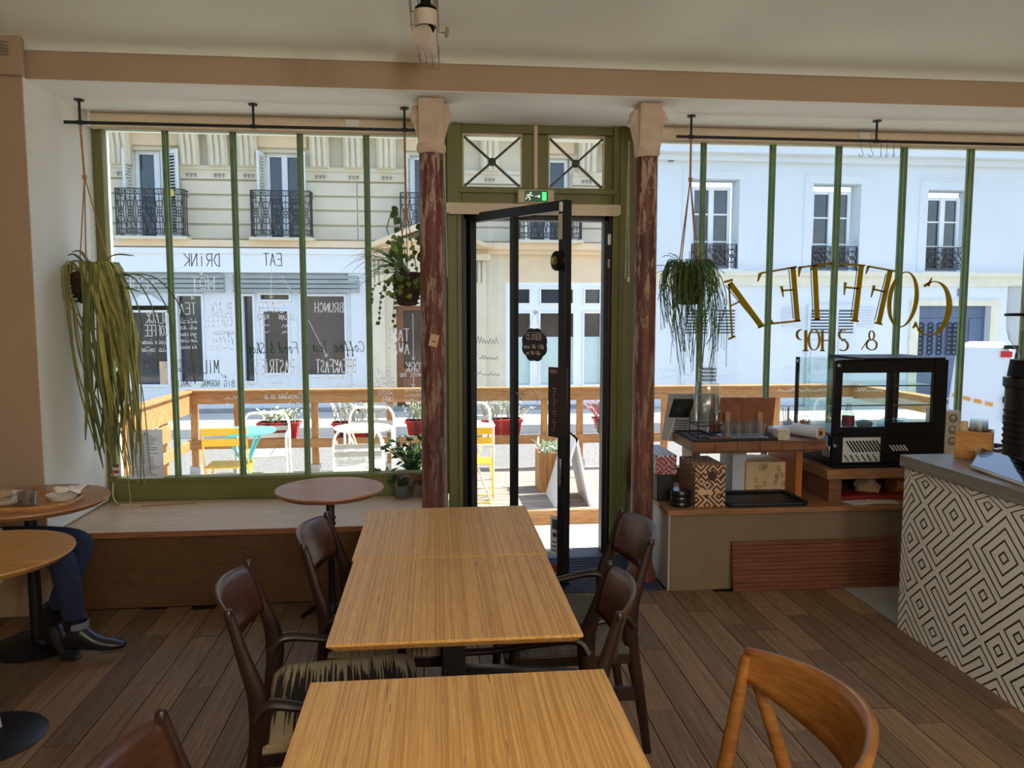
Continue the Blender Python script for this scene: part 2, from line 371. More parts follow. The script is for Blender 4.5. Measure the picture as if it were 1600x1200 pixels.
# leaf, hinged at the left post and swung into the room
HX, HY = gx(733, 500), G - .03
fe = Vector((.747, 4.28, 0)); dv = Vector((fe.x - HX, fe.y - HY, 0)); LW = dv.length; dv /= LW; dn = Vector((dv.y, -dv.x, 0))
if dn.y > 0: dn = -dn
LH = 2.235
leaf = MB()
def lp(u, z, o=0): return Vector((HX, HY, 0)) + dv * u + dn * o + Vector((0, 0, z))
def lbox(mb, u0, u1, z0, z1, o0, o1): mb.obox((lp(u0, z0, o0) + lp(u1, z1, o1)) / 2, dv * (u1 - u0) / 2, dn * (o1 - o0) / 2, Vector((0, 0, (z1 - z0) / 2))); return mb
lbox(leaf, 0, .045, .03, LH, -.025, .025); lbox(leaf, LW - .055, LW, .03, LH, -.025, .025); lbox(leaf, .045, LW - .055, LH - .055, LH, -.024, .024); lbox(leaf, .045, LW - .055, .03, .09, -.024, .024); lbox(leaf, .405, .44, .09, LH - .055, -.022, .022)
leaf_o = leaf.build('door_leaf', BLACKM, door, bevel=.003); leaf_o['label'] = 'open black steel glazed door leaf'
for a, b in ((.045, .405), (.44, LW - .055)): lbox(MB(), a, b, .09, LH - .055, -.003, .003).build('pane', GLASS, leaf_o)
PL = M('dark_bronze_plate', (44, 26, 24), .5, var=.3, vs=20)
pl = MB(); lbox(pl, LW - .10, LW + .05, .905, 1.305, .05, .058); lbox(pl, LW - .06, LW - .03, .95, .98, .02, .05); lbox(pl, LW - .06, LW - .03, 1.24, 1.27, .02, .05)
pl.build('pull_plate', PL, leaf_o, bevel=.004)['label'] = 'tall dark pull plate with engraved lines'
pw = MB()
for k in range(16): lbox(pw, LW - .062 + .004 * (k % 3), LW - .05 + .005 * (k % 4), .94 + k * .016, .946 + k * .016, .058, .059)
for k in range(4): lbox(pw, LW - .085 + .014 * k, LW - .076 + .014 * k, 1.27, 1.292, .058, .059)
pw.build('engraving', M('plate_print', (150, 130, 115), .6), leaf_o)
lk = MB(); c = lp(LW - .045, 1.90, .04); lk.lathe((0, 0, 0), [(0, -.02), (.04, -.02), (.046, -.01), (.046, .012), (.03, .02), (0, .02)], 20, 'y')
lk.v = [tuple(c + dv * p[0] + dn * p[1] + Vector((0, 0, p[2] * 1.2))) for p in lk.v]; lk.build('lock_case', DARK, leaf_o)
lk = MB(); lk.lathe((0, 0, 0), [(0, .02), (.02, .022), (.024, .03), (0, .034)], 16, 'y'); lk.v = [tuple(c + dv * p[0] + dn * p[1] + Vector((0, 0, p[2]))) for p in lk.v]; lk.build('thumb_turn', M('brass', (190, 160, 90), .3, 1), leaf_o)
o = MB(); lbox(o, LW - .052, LW - .025, 2.02, 2.16, .025, .03); o.build('magnet_plate', M('pale_plate', (205, 190, 170), .5), leaf_o)
o = MB(); lbox(o, LW - .04, LW - .018, 2.17, 2.225, .025, .04); o.build('contact_sensor', WHITE, leaf_o, bevel=.006)
o = MB(); lbox(o, LW - .035, LW - .02, .62, .78, .025, .034); o.build('lock_strike', STEEL, leaf_o, bevel=.003)
# hygiene notices stuck to the lower glass
o = MB(); lbox(o, .74, LW - .06, .20, .43, .004, .006); o.build('notice', M('notice_white', (228, 228, 224), .6), leaf_o)
o = MB(); lbox(o, .755, LW - .07, .35, .41, .0062, .007); lbox(o, .76, LW - .075, .305, .33, .0062, .007)
for k in range(3): lbox(o, .755, LW - .08, .27 - k * .025, .278 - k * .025, .0062, .007)
o.build('notice_print', M('print_grey', (70, 70, 72), .7), leaf_o)
o = MB(); lbox(o, .5, LW - .06, .095, .14, .004, .006); o.build('notice_red', M('print_red', (150, 40, 40), .7), leaf_o)

# ---- cast iron columns
PAINT = None
def column_mat():
    m, nt, bs = base('peeling_column_paint'); bs.inputs['Roughness'].default_value = .55
    v = coords(nt, (14, 14, 2.2)); f = noise(nt, v, 2.0, 6, .75, .52, .56); f2 = noise(nt, coords(nt, (3, 3, 1)), 2, 4, .6, .4, .6)
    zc = nt.nodes.new('ShaderNodeSeparateXYZ'); tc = nt.nodes.new('ShaderNodeTexCoord'); nt.links.new(tc.outputs['Object'], zc.inputs[0])
    mr = nt.nodes.new('ShaderNodeMapRange'); mr.inputs[1].default_value = .3; mr.inputs[2].default_value = 2.6; mr.inputs[3].default_value = .12; mr.inputs[4].default_value = .95; nt.links.new(zc.outputs[2], mr.inputs[0])
    mu = nt.nodes.new('ShaderNodeMath'); mu.operation = 'MULTIPLY'; nt.links.new(f, mu.inputs[0]); nt.links.new(mr.outputs[0], mu.inputs[1])
    red = mixc(nt, f2, lin((112, 58, 46)), lin((82, 42, 34)))
    nt.links.new(mixc(nt, mu.outputs[0], red, lin((186, 160, 138))), bs.inputs['Base Color']); bump(nt, bs, f, .4, .004)
    return m
COLM = column_mat(); STONE = M('capital_paint', (212, 190, 168), .7, var=.1, vs=10, bmp=.2)
def column(label, cx, cy, r):
    t = thing('iron_column', label, 'column', (cx, cy, 0), group='iron columns beside the door')
    MB().lathe((cx, cy, 0), [(r * 1.35, 0), (r * 1.35, .05), (r * 1.1, .09), (r, .13), (r * .93, 2.50), (r * .93, 2.52)], 28).build('shaft', COLM, t)
    MB().lathe((cx, cy, 0), [(r * .96, 2.5), (r * 1.12, 2.52), (r * 1.12, 2.545), (r, 2.56), (r, 2.62)], 28).build('neck_ring', STONE, t)
    MB().prism([(cy - r * 1.0, 2.545), (cy - r * 1.02, 2.64), (cy - r * 1.18, 2.70), (cy - r * 1.28, 2.71), (cy - r * 1.28, SOFF - .002), (cy + r * 1.2, SOFF - .002), (cy + r * 1.2, 2.7), (cy + r, 2.55)], cx - r * .95, cx + r * .95, 'yz').build('capital_block', STONE, t, bevel=.006)
    for s in (-1, 1):
        b = MB(); b.prism([(cx + s * r * .9, 2.57), (cx + s * r * 1.05, 2.60), (cx + s * r * 1.36, 2.68), (cx + s * r * 1.48, 2.73), (cx + s * r * 1.4, 2.76), (cx + s * r * .9, 2.76)], cy - r * .55, cy + r * .9)
        b.build('scroll_bracket', STONE, t, bevel=.008)
        MB().cyl((cx + s * r * 1.22, cy - r * .68, 2.705), (cx + s * r * 1.22, cy + r * .95, 2.705), .026, 16).build('volute', STONE, t)
    return t
colL = column('weathered red brown iron column at the end of the window bench', -.01, 4.45, .074)
colR = column('weathered red brown iron column beside the counter with a black sticker', 1.225, 4.42, .066)

# ---- window bench and window counter
PLY = wood('bench_plywood', (222, 196, 166), (206, 176, 144), (140, 110, 84), (1.5, 26, 26), .4, streak=.35)
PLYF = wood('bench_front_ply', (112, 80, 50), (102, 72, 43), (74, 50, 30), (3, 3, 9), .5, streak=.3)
PLYE = wood('ply_edge', (176, 120, 74), (150, 98, 60), (96, 58, 36), (2, 2, 60), .5)
t = thing('window_bench', 'long low wooden bench built under the left window', 'bench', (-1, 4.6, 0))
MB().box(-2.04, .06, 4.25, 4.965, .405, .43).build('bench_top', PLY, t, bevel=.002)
MB().box(-2.04, .06, 4.235, 4.25, .40, .431).build('bench_edge', PLYE, t, bevel=.003)
MB().box(-2.04, .04, 4.27, 4.29, .0, .405).build('front_panel', PLYF, t)
MB().box(.02, .04, 4.29, 4.96, .0, .405).build('end_panel', PLYF, t)
CT = wood('counter_oak', (172, 126, 86), (152, 106, 70), (104, 68, 44), (2, 16, 16), .4, streak=.4)
t = thing('window_counter', 'low wooden counter built under the right window', 'counter', (2.8, 4.6, 0))
MB().box(1.32, 4.44, 4.2, 4.965, .452, .482).build('counter_top', CT, t, bevel=.003)
MB().box(1.345, 4.4, 4.23, 4.25, .0, .452).build('front_panel', M('counter_front', (122, 104, 80), .6, var=.06), t)
MB().box(1.335, 1.35, 4.235, 4.96, .0, .452).build('end_panel', M('counter_end', (176, 172, 162), .6, var=.05), t)
# ================================================================= outside: street, houses, terrace
FY = 14.5
def F(x, y): p = atY(x, y, FY); return p.x, p.z
def fz(y, x=700): return F(x, y)[1]
def fx(x, y=450): return F(x, y)[0]
SIDE = M('pavement_stone', (196, 192, 184), .85, var=.08, vs=3)
o = MB().box(-16, 20, G + .05, 6.9, -.6, -.28).build('pavement', SIDE); tag(o, 'pale pavement slab just outside the shop', kind='structure')
ASPH = M('asphalt', (128, 127, 124), .9, var=.5, vs=45, bmp=.3)
o = MB().box(-16, 20, 6.9, 12.6, -.6, -.36).build('street', ASPH); tag(o, 'speckled grey asphalt street beyond the terrace', kind='structure')
o = MB().box(-16, 20, 12.6, FY + .4, -.6, -.2).box(-16, 20, 12.5, 12.6, -.6, -.21).build('far_pavement', SIDE); tag(o, 'sunlit pavement across the street', kind='structure')

def wall_open(mb, x0, x1, z0, z1, ops, y0, y1):
    zs = sorted({z0, z1} | {min(max(v, z0), z1) for q in ops for v in q[2:4]})
    for a, b in zip(zs, zs[1:]):
        if b - a < 1e-4: continue
        cur = x0
        for q in sorted(q for q in ops if q[2] <= a + 1e-5 and q[3] >= b - 1e-5):
            if q[0] > cur: mb.box(cur, min(q[0], x1), y0, y1, a, b)
            cur = max(cur, q[1])
        if cur < x1: mb.box(cur, x1, y0, y1, a, b)
    return mb
CRM = M('cream_limestone', (214, 204, 180), .85, var=.07, vs=1.5)
CRM2 = M('warm_limestone', (222, 200, 166), .85, var=.07, vs=1.5)
WFR = M('white_window_frame', (232, 236, 238), .5, var=.03)
DGL = M('dark_window_glass', (52, 60, 70), .06, var=.3, vs=1.2, spec=.8)
DGL2 = M('dim_shop_interior', (78, 70, 66), .08, var=.25, vs=1.0, spec=.7)
IRON = M('wrought_iron', (40, 42, 48), .5)
SHUT = M('shutter_paint', (222, 226, 222), .6, var=.03)
def circ(c, r, y, a0=0, a1=2 * PI, n=14): return [(c[0] + r * math.cos(a0 + (a1 - a0) * k / n), y, c[1] + r * math.sin(a0 + (a1 - a0) * k / n)) for k in range(n + 1)]
def railing(x0, x1, z0, z1, y, parent, depth=.0, sweep=True):
    m = MB(); r = .012
    for z in (z0, z0 + .08, z1 - .09, z1): m.bar((x0, y, z), (x1, y, z), .022, .016)
    for x in (x0, x1): m.bar((x, y, z0 - .03), (x, y, z1), .022, .022, (0, 1, 0))
    if depth:
        for x in (x0, x1):
            for z in (z0, z1 - .09, z1): m.bar((x, y, z), (x, y + depth, z), .016, .016)
            for k in (1, 2): m.bar((x, y + depth * k / 3, z0), (x, y + depth * k / 3, z1), .014, .014, (0, 1, 0))
    n = max(3, int((x1 - x0) / .16)); w = (x1 - x0) / n; h = (z1 - z0) - .17
    for k in range(n):
        cx = x0 + (k + .5) * w; zc = z0 + .08 + h / 2
        m.tube(circ((cx, zc + h * .22), w * .36, y, 0, 1.7 * PI), r * .7, 5, False); m.tube(circ((cx, zc - h * .22), w * .36, y, PI, 2.7 * PI), r * .7, 5, False)
        m.tube(circ((cx, zc), w * .2, y), r * .7, 5, False)
        for dx in (-.5, 0): m.bar((cx + dx * w, y, z0), (cx + dx * w, y, z1), .010, .010, (0, 1, 0))
        m.tube([(cx - w / 2, y, z0 + .08), (cx - w * .2, y, zc), (cx - w / 2, y, z1 - .09)], r * .6, 5, False)
        m.tube([(cx + w / 2, y, z0 + .08), (cx + w * .2, y, zc), (cx + w / 2, y, z1 - .09)], r * .6, 5, False)
        for s in (-1, 1):
            m.tube(circ((cx + s * w * .3, z0 + .04), .022, y, n=8), r * .5, 4, False); m.tube(circ((cx + s * w * .3, z1 - .045), .024, y, n=8), r * .5, 4, False)
    return m.build('balcony_railing', IRON, parent)
def casement(x0, x1, z0, z1, y, parent, rows=1, split=True):
    f = MB(); t = .06
    f.frame(x0, x1, y, y + .07, z0, z1, t)
    xm = (x0 + x1) / 2
    if split: f.box(xm - .05, xm + .05, y - .015, y + .065, z0 + .005, z1 - .005)
    for k in range(1, rows): zz = z0 + (z1 - z0) * k / rows; f.box(x0, x1, y + .01, y + .05, zz - .015, zz + .015)
    w = f.build('window', WFR, parent)
    for a, b in ((x0 + t, xm), (xm, x1 - t)) if split else ((x0 + t, x1 - t),): MB().box(a, b, y + .04, y + .05, z0 + t, z1 - t).build('pane', DGL, w)
    return w
def shutter(x0, x1, z0, z1, y0, y1, parent, n=26):
    d = Vector((x1 - x0, y1 - y0, 0)); m = MB(); p0 = Vector((x0, y0, 0))
    def at(u, z): return p0 + d * u + Vector((0, 0, z))
    for u in (.06, .94): m.bar(at(u, z0), at(u, z1), .035, d.length * .13, d)
    for z in (z0 + .03, (z0 + z1) / 2, z1 - .03): m.bar(at(0, z), at(1, z), .03, .07)
    for k in range(n): zz = z0 + .06 + (z1 - z0 - .12) * (k + .5) / n; m.bar(at(.08, zz), at(.92, zz), .026, .018, (0, -.4, 1))
    return m.build('shutter', SHUT, parent)

# ---- cream stone house
hl = thing('stone_house', 'cream stone house with corbels and iron balconies across the street', 'building', (-3, FY, -.2))
HX0, HX1 = -15, fx(1003)
zc = fz(384); zt = fz(180)
WX = [(fx(212), fx(285)), (fx(416), fx(478)), (fx(642), fx(700)), (fx(822), fx(890)), (fx(416) - 2 * (fx(416) - fx(212)), fx(285) - (fx(416) - fx(212)))]
WZ = (fz(378), fz(243))
ops = [(a, b, WZ[0], WZ[1]) for a, b in WX]
wall_open(MB(), HX0, HX1, zc, 6.2, ops, FY + .05, FY + .4).build('wall', CRM, hl)
MB().box(HX0, fx(150), FY + .05, FY + .4, -.3, zc).build('wall', CRM, hl)
# coursed ashlar, each block its own piece
cz = [fz(y) for y in (378, 355, 332, 310, 287)]
for a, b in zip(cz, cz[1:]):
    cur = fx(110)
    for w0, w1 in sorted(WX[:4]) + [(HX1, HX1)]:
        end = w0 - .04 if w0 < HX1 else HX1
        n = max(1, round((end - cur) / 1.0))
        for k in range(n):
            x0 = cur + (end - cur) * k / n; x1 = cur + (end - cur) * (k + 1) / n
            if x1 - x0 > .05: MB().box(x0 + .006, x1 - .006, FY, FY + .05, a + .018, b - .018).build('stone_block', CRM, hl, bevel=.008)
        cur = w1 + .04
# frieze band, corbels, sill cornice
segs = []; cur = fx(110)
for w0, w1 in sorted(WX[:4]): segs.append((cur, w0 - .04)); cur = w1 + .04
segs.append((cur, HX1))
for a, b in segs: MB().box(a, b, FY - .05, FY + .05, fz(272), fz(266)).box(a, b, FY - .02, FY + .05, fz(286), fz(272)).build('frieze_band', CRM, hl)
def corbel(px):
    x0 = fx(px, 230); w = .17; zb_, ztp = fz(268), fz(190)
    prof = [(FY + .05, zb_), (FY - .10, zb_), (FY - .12, zb_ + .3), (FY - .18, zb_ + .55), (FY - .34, zb_ + .6), (FY - .40, zb_ + .78), (FY - .38, ztp), (FY + .05, ztp)]
    c_ = MB().prism(prof, x0 - w, x0 + w, 'yz').build('corbel', CRM, hl, bevel=.02)
    for k in (-1, 0, 1): MB().tube([(x0 + k * .1, FY - .11, zb_ + .02), (x0 + k * .1, FY - .13, zb_ + .3), (x0 + k * .1, FY - .2, zb_ + .56)], .04, 8).build('flute', CRM, c_)
    for k in (-1, 0, 1): MB().prism([(x0 + k * .07 - .025, fz(278)), (x0 + k * .07 + .025, fz(278)), (x0 + k * .07, fz(284))], FY - .045, FY - .02).build('drop', M('soot_stone', (150, 138, 120), .9), c_)
for px in (190, 298, 342, 388, 500, 552, 604, 765, 822 + 95, 960, 700): corbel(px)
MB().box(HX0, HX1, FY - .1, FY + .1, fz(200), fz(190)).box(HX0, HX1, FY - .45, FY + .1, 4.95, 5.3).build('cornice', CRM, hl)
for a, b in WX: MB().box(a - .08, b + .08, FY - .02, FY + .05, fz(237), fz(205)).build('lintel_panel', CRM2, hl, bevel=.02)
MB().box(HX0, HX1, FY - .22, FY + .1, fz(390), fz(380)).box(HX0, HX1, FY - .12, FY + .1, fz(397), fz(390)).build('cornice', CRM2, hl)
for i, (a, b) in enumerate(WX[:4]):
    casement(a + .03, b - .03, WZ[0], WZ[1], FY + .16, hl, 1)
    if i != 3: shutter(a + .01, a - .05, WZ[0] + .02, WZ[1] - .02, FY + .12, FY - .2, hl); shutter(b - .3 if i == 0 else b - .02, b + .05, WZ[0] + .02, WZ[1] - .02, FY + .06, FY - .18, hl)
    railing(a - .16, b + .16, fz(372), fz(306), FY - .30, hl, .3)
    MB().box(a - .2, b + .2, FY - .34, FY + .05, fz(380), fz(376)).build('balcony_slab', CRM, hl)
q = MB().box(fx(272, 312), fx(281, 312), FY - .34, FY - .32, fz(317), fz(307)).build('flower_box', M('yellow_tag', (214, 190, 70), .6), hl)
# shop front in white
SHOPW = M('shopfront_white', (214, 219, 222), .55, var=.03)
sf = [(fx(196), fx(262), fz(600), fz(485)), (fx(273), fx(318), fz(596), fz(460)), (fx(376), fx(398), fz(596), fz(460)), (fx(407), fx(452), fz(584), fz(483)), (fx(403), fx(455), fz(472), fz(458)), (fx(466), fx(541), fz(587), fz(460))]
wall_open(MB(), fx(150), fx(575), -.2, fz(397), sf, FY - .02, FY + .3).build('shopfront', SHOPW, hl)
for k, (a, b, c_, d) in enumerate(sf):
    MB().box(a, b, FY + .12, FY + .14, c_, d).build('shop_pane', DGL if k in (0, 1, 2) else DGL2, hl)
    fr = MB(); t_ = .04
    fr.frame(a + .001, b - .001, FY - .05, FY + .1, c_ + .001, d - .001, t_)
    fr.build('shop_frame', SHOPW, hl)
MB().box(fx(150), fx(572), FY - .16, FY, fz(428), fz(400)).box(fx(150), fx(572), FY - .22, FY, fz(400), fz(392)).build('fascia', M('fascia_white', (228, 232, 236), .5, var=.02), hl)
SLAT = M('grey_slat', (150, 160, 160), .5, var=.1)
for a, b in ((183, 352), (366, 562)):
    for k in range(4): MB().box(fx(a), fx(b), FY - .12 + .01 * (k % 2), FY - .02, fz(458 - k * 7), fz(453 - k * 7)).build('roller_slat', SLAT, hl)
MB().prism([(fx(196), fz(480)), (fx(266), fz(480)), (fx(238), fz(462)), (fx(222), fz(462))], FY - .1, FY - .03).build('hood', SHOPW, hl)
for a, b in ((196, 262), (273, 318), (402, 456), (466, 541)): MB().box(fx(a) + .06, fx(b) - .06, FY - .035, FY - .02, fz(638), fz(606)).build('kick_panel', SHOPW, hl, bevel=.01)
MB().box(fx(548), fx(572), FY - .06, FY, -.2, fz(428)).box(fx(545), fx(575), FY - .1, FY, fz(440), fz(428)).build('pilaster', SHOPW, hl, bevel=.01)
MB().box(fx(245), fx(261), FY - .03, FY - .021, fz(598), fz(562)).build('poster', M('kraft_poster', (196, 170, 140), .7), hl)
# doorway with pediment
dz = fz(478); wall_open(MB(), fx(575), fx(788), -.2, fz(397), [(fx(618), fx(672), -.2, dz)], FY, FY + .3).build('wall', CRM, hl)
DRW = wood('brown_door', (142, 92, 62), (126, 80, 54), (80, 48, 32), (12, 12, 1.5), .5)
wall_open(MB(), fx(618), fx(672), -.2, dz, [(fx(629), fx(661), fz(575), fz(485))], FY + .1, FY + .18).build('entrance_door', DRW, hl)
MB().box(fx(629), fx(661), FY + .15, FY + .16, fz(575), fz(485)).build('door_pane', DGL2, hl)
MB().box(fx(627), fx(663), FY + .07, FY + .1, fz(635), fz(590)).build('door_panel', DRW, hl, bevel=.02)
pk = fx(672, 345); MB().prism([(fx(572), fz(388)), (pk, fz(346)), (fx(770), fz(388)), (fx(755), fz(388)), (pk, fz(356)), (fx(590), fz(388))], FY - .42, FY).build('pediment', CRM2, hl)
MB().prism([(fx(590), fz(388)), (pk, fz(358)), (fx(752), fz(388))], FY - .2, FY).build('tympanum', CRM2, hl)
for a in (590, 748):
    MB().box(fx(a) - .13, fx(a) + .13, FY - .12, FY, -.2, fz(400)).build('pilaster', CRM, hl, bevel=.01)
    MB().box(fx(a) - .2, fx(a) + .2, FY - .24, FY, fz(408), fz(397)).build('capital', CRM2, hl, bevel=.02)
    for k in (-1, 0, 1): MB().tube([(fx(a) + k * .08, FY - .14, fz(410)), (fx(a) + k * .08, FY - .2, fz(420)), (fx(a) + k * .08, FY - .14, fz(442))], .03, 6).build('flute', CRM, hl)
# beige wall and white shop window seen through the door
so = [(fx(800), fx(830), fz(476), fz(449)), (fx(843), fx(898), fz(476), fz(449)), (fx(912), fx(940), fz(476), fz(449)), (fx(800), fx(831), fz(605), fz(487)), (fx(842), fx(899), fz(605), fz(487)), (fx(911), fx(941), fz(605), fz(487))]
wall_open(MB(), fx(788), HX1, -.2, fz(397), [(fx(790), fx(946), -.2, fz(440))], FY, FY + .3).build('wall', CRM2, hl)
wall_open(MB(), fx(790), fx(946), -.2, fz(440), so, FY + .02, FY + .12).build('shop_window_frame', WFR, hl)
FROST = M('frosted_pane', (196, 214, 208), .3, var=.05)
for k, (a, b, c_, d) in enumerate(so):
    MB().box(a, b, FY + .08, FY + .09, c_ if k < 3 else fz(527), d).build('shop_pane', DGL2 if k > 2 else DGL, hl)
    if k > 2: MB().box(a, b, FY + .07, FY + .09, c_, fz(527)).build('frosted_pane', FROST, hl)
    fr = MB(); t_ = .03; fr.frame(a + .001, b - .001, FY - .01, FY + .06, c_ + .001, d - .001, t_); fr.build('sash', WFR, hl)
MB().box(HX0, HX1, FY - .06, FY, -.2, fz(634)).build('plinth', M('grey_plinth', (150, 150, 150), .8), hl)

# ---- white rendered house
RND = M('white_render', (216, 222, 226), .8, var=.03, vs=1)
hr = thing('white_house', 'white rendered house with tall windows across the street', 'building', (8, FY, -.2))
RX0, RX1 = HX1, 19
rw = [(fx(1078), fx(1152), fz(418), fz(272)), (fx(1266), fx(1340), fz(420), fz(276)), (fx(1444), fx(1511), fz(420), fz(283)), (fx(1640), fx(1705), fz(424), fz(290))]
dr = (fx(1437), fx(1549), -.2, fz(477))
wall_open(MB(), RX0, RX1, -.2, fz(240, 1300), rw + [dr], FY, FY + .4).build('wall', RND, hr)
MB().box(RX0, RX1, FY - .12, FY + .4, fz(256, 1300), fz(246, 1300)).box(RX0, RX1, FY - .28, FY + .4, fz(246, 1300), fz(236, 1300)).build('cornice', RND, hr)
PAL = M('pale_stone_band', (224, 218, 196), .8, var=.05)
MB().box(RX0, RX1, FY - .09, FY + .1, fz(432, 1300), fz(425, 1300)).box(RX0, RX1, FY - .05, FY + .1, fz(447, 1300), fz(432, 1300)).build('string_course', PAL, hr)
for a, b, c_, d in rw:
    casement(a + .06, b - .1, c_ + .02, d - .12, FY + .2, hr, 3)
    railing(a + .04, b - .02, c_ + .05, c_ + .48, FY + .05, hr)
    fr = MB().box(a - .16, b + .16, FY - .02, FY, d + .16, d + .19).box(a - .18, a - .16, FY - .012, FY, c_, d + .18); fr.build('surround', RND, hr)
    MB().box(a - .1, b + .1, FY - .08, FY + .2, c_ - .06, c_).build('window_sill', RND, hr)
LV = M('louvre_white', (208, 214, 220), .6, var=.02)
def louvre_door(a, b, zt_):
    x0, x1 = fx(a, 550), fx(b, 550); z1 = zt_; z0 = -.2
    p = MB().box(x0, x1, FY - .05, FY, z0, z1).build('ground_shutter', LV, hr)
    n = 7; h = .42
    for k in range(n):
        zz = z1 - .12 - h * (k + .5) / n; MB().box(x0 + .06, x1 - .06, FY - .07, FY - .045, zz - .016, zz + .012).build('louvre', LV, p)
    MB().box(x0 + .06, x1 - .06, FY - .052, FY - .048, z1 - .14 - h, z1 - .10).build('louvre_gap', M('louvre_dark', (90, 98, 106), .8), p)
    for q0, q1 in ((z1 - .62 - .75, z1 - .68), (z0 + .1, z1 - .62 - .85)):
        if q1 > q0: MB().box(x0 + .07, x1 - .07, FY - .065, FY - .05, q0, q1).build('panel', LV, p, bevel=.01)
for a, b in ((1064, 1108), (1113, 1150), (1259, 1296), (1302, 1334)): louvre_door(a, b, fz(476, 1200))
for a, b in ((1224, 1254), (1338, 1368)):
    p = MB().box(fx(a), fx(b), FY - .02, FY, fz(512, 1250), fz(480, 1250)).build('vent_panel', LV, hr)
    for k in range(7): MB().box(fx(a) + .03, fx(b) - .03, FY - .035, FY - .02, fz(509 - k * 4.2, 1250) , fz(507 - k * 4.2, 1250)).build('louvre', LV, p)
BLU = M('slate_blue_door', (92, 108, 138), .5, var=.08)
def bluedoor():
    a, b, c_, d = dr; xm = (a + b) / 2
    p = MB().box(a, b, FY + .14, FY + .2, c_, d).build('double_door', BLU, hr)
    for q0, q1, full in ((a + .05, xm - .12, 1), (xm - .06, xm + .3, 1), (xm + .42, b - .06, 0)):
        MB().box(q0, q1, FY + .12, FY + .14, c_ + .9, d - .25).build('panel', BLU, p, bevel=.015)
        if full:
            g_ = MB(); nn = 7; mm = 3
            for i in range(mm):
                for j in range(nn): g_.tube(circ((q0 + (q1 - q0) * (i + .5) / mm, c_ + 1.0 + (d - .35 - c_ - 1.0) * (j + .5) / nn), .055, FY + .105, n=8), .013, 4, False)
            g_.build('grille', IRON, p)
        MB().box(q0, q1, FY + .12, FY + .14, c_ + .1, c_ + .8).build('panel', BLU, p, bevel=.015)
    MB().box(a - .18, a, FY - .03, FY, -.2, d).box(b, b + .18, FY - .03, FY, -.2, d).box(a - .18, b + .18, FY - .03, FY, d, d + .12).build('door_surround', PAL, hr)
    MB().box(fx(1496, 455), fx(1506, 455), FY - .02, FY, fz(463, 1500), fz(451, 1500)).build('number_plate', M('number_blue', (110, 116, 140), .4), hr)
bluedoor()
MB().box(RX0, RX1, FY - .06, FY, -.2, fz(645, 1300)).build('plinth', M('grey_plinth2', (190, 196, 200), .8), hr)
MB().box(fx(1041), fx(1048), FY - .04, FY, fz(253, 1045), fz(247, 1045)).build('vent_box', M('vent_grey', (120, 124, 126), .7), hr)

# ---- timber terrace
DZ = -.15
TIM = wood('terrace_timber', (198, 150, 96), (176, 126, 76), (116, 76, 44), (1.6, 14, 14), .7, rnd=.12, streak=.5)
TIMV = wood('terrace_post_timber', (206, 152, 92), (184, 128, 72), (124, 80, 44), (14, 14, 1.6), .7, rnd=.1, streak=.4)
DECK = wood('deck_grey_timber', (176, 166, 150), (156, 146, 132), (96, 88, 78), (1.4, 16, 16), .8, rnd=.12, streak=.4)
FB = 8.6; TX0 = -2.66; TX1 = atY(1335, 610, FB).x; DF = 6.72
tr = thing('terrace_deck', 'raised timber terrace deck standing in the street', 'deck', (1, 7.6, -.36))
n = 15
for k in range(n):
    y0 = DF + (FB + .1 - DF) * k / n; y1 = DF + (FB + .1 - DF) * (k + 1) / n
    MB().box(TX0 - .05, TX1 + .05, y0 + .004, y1 - .004, DZ - .03, DZ).build('deck_board', DECK, tr)
MB().box(TX0 - .05, TX1 + .05, DF - .025, DF, -.28, DZ - .002).build('step_riser', TIM, tr)
MB().box(TX0, TX1, DF + .1, FB, -.36, DZ - .03).build('joist_frame', M('dark_joist', (70, 56, 44), .9), tr)
fn = thing('terrace_fence', 'timber fence of wide rails and posts around the terrace', 'fence', (1, FB, DZ))
tz1, tz0 = atY(540, 611, FB).z, atY(540, 629, FB).z; mz1, mz0 = atY(540, 684, FB).z, atY(540, 698, FB).z
MB().box(TX0, TX1, FB - .02, FB + .02, tz0, tz1).build('top_rail', TIM, fn, bevel=.004)
MB().box(TX0 - .04, TX1 + .04, FB - .05, FB + .09, tz1, tz1 + .025).build('handrail', TIM, fn, bevel=.004)
MB().box(TX0, TX1, FB - .02, FB + .02, mz0, mz1).build('mid_rail', TIM, fn, bevel=.004)
for px in (302, 370, 491, 609, 735, 851, 907, 1040, 1215):
    X = atY(px, 660, FB).x; MB().box(X - .035, X + .035, FB + .02, FB + .09, DZ, tz1).build('post', TIMV, fn, bevel=.004)
    MB().box(X - .05, X + .05, FB - .01, FB + .1, DZ, DZ + .09).build('post_shoe', M('zinc_shoe', (190, 190, 186), .5, .3), fn)
YN = atX(200, 640, TX0).y; YM = atX(262, 620, TX0).y
for X, s in ((TX0, 1),):
    MB().box(X - .02, X + .02, YN, FB, tz0 - .10, tz1).build('side_rail', TIM, fn, bevel=.004)
    MB().box(X - .09, X + .05, YN - .03, FB + .02, tz1, tz1 + .025).build('handrail', TIM, fn, bevel=.004)
    MB().box(X - .02, X + .02, YN, FB, mz0, mz1).build('side_rail', TIM, fn, bevel=.004)
    MB().box(X - .02, X + .02, YN, YM, mz1 + .1, tz0 - .12).build('side_rail', TIM, fn, bevel=.004)
    for Y in (YN + .02, YM): MB().box(X - .09, X - .02, Y - .035, Y + .035, DZ, tz1).build('post', TIMV, fn, bevel=.004)
RN = atX(1466, 620, TX1).y
MB().box(TX1 - .02, TX1 + .02, RN, FB, tz0 - .02, tz1).build('side_rail', TIM, fn, bevel=.004)
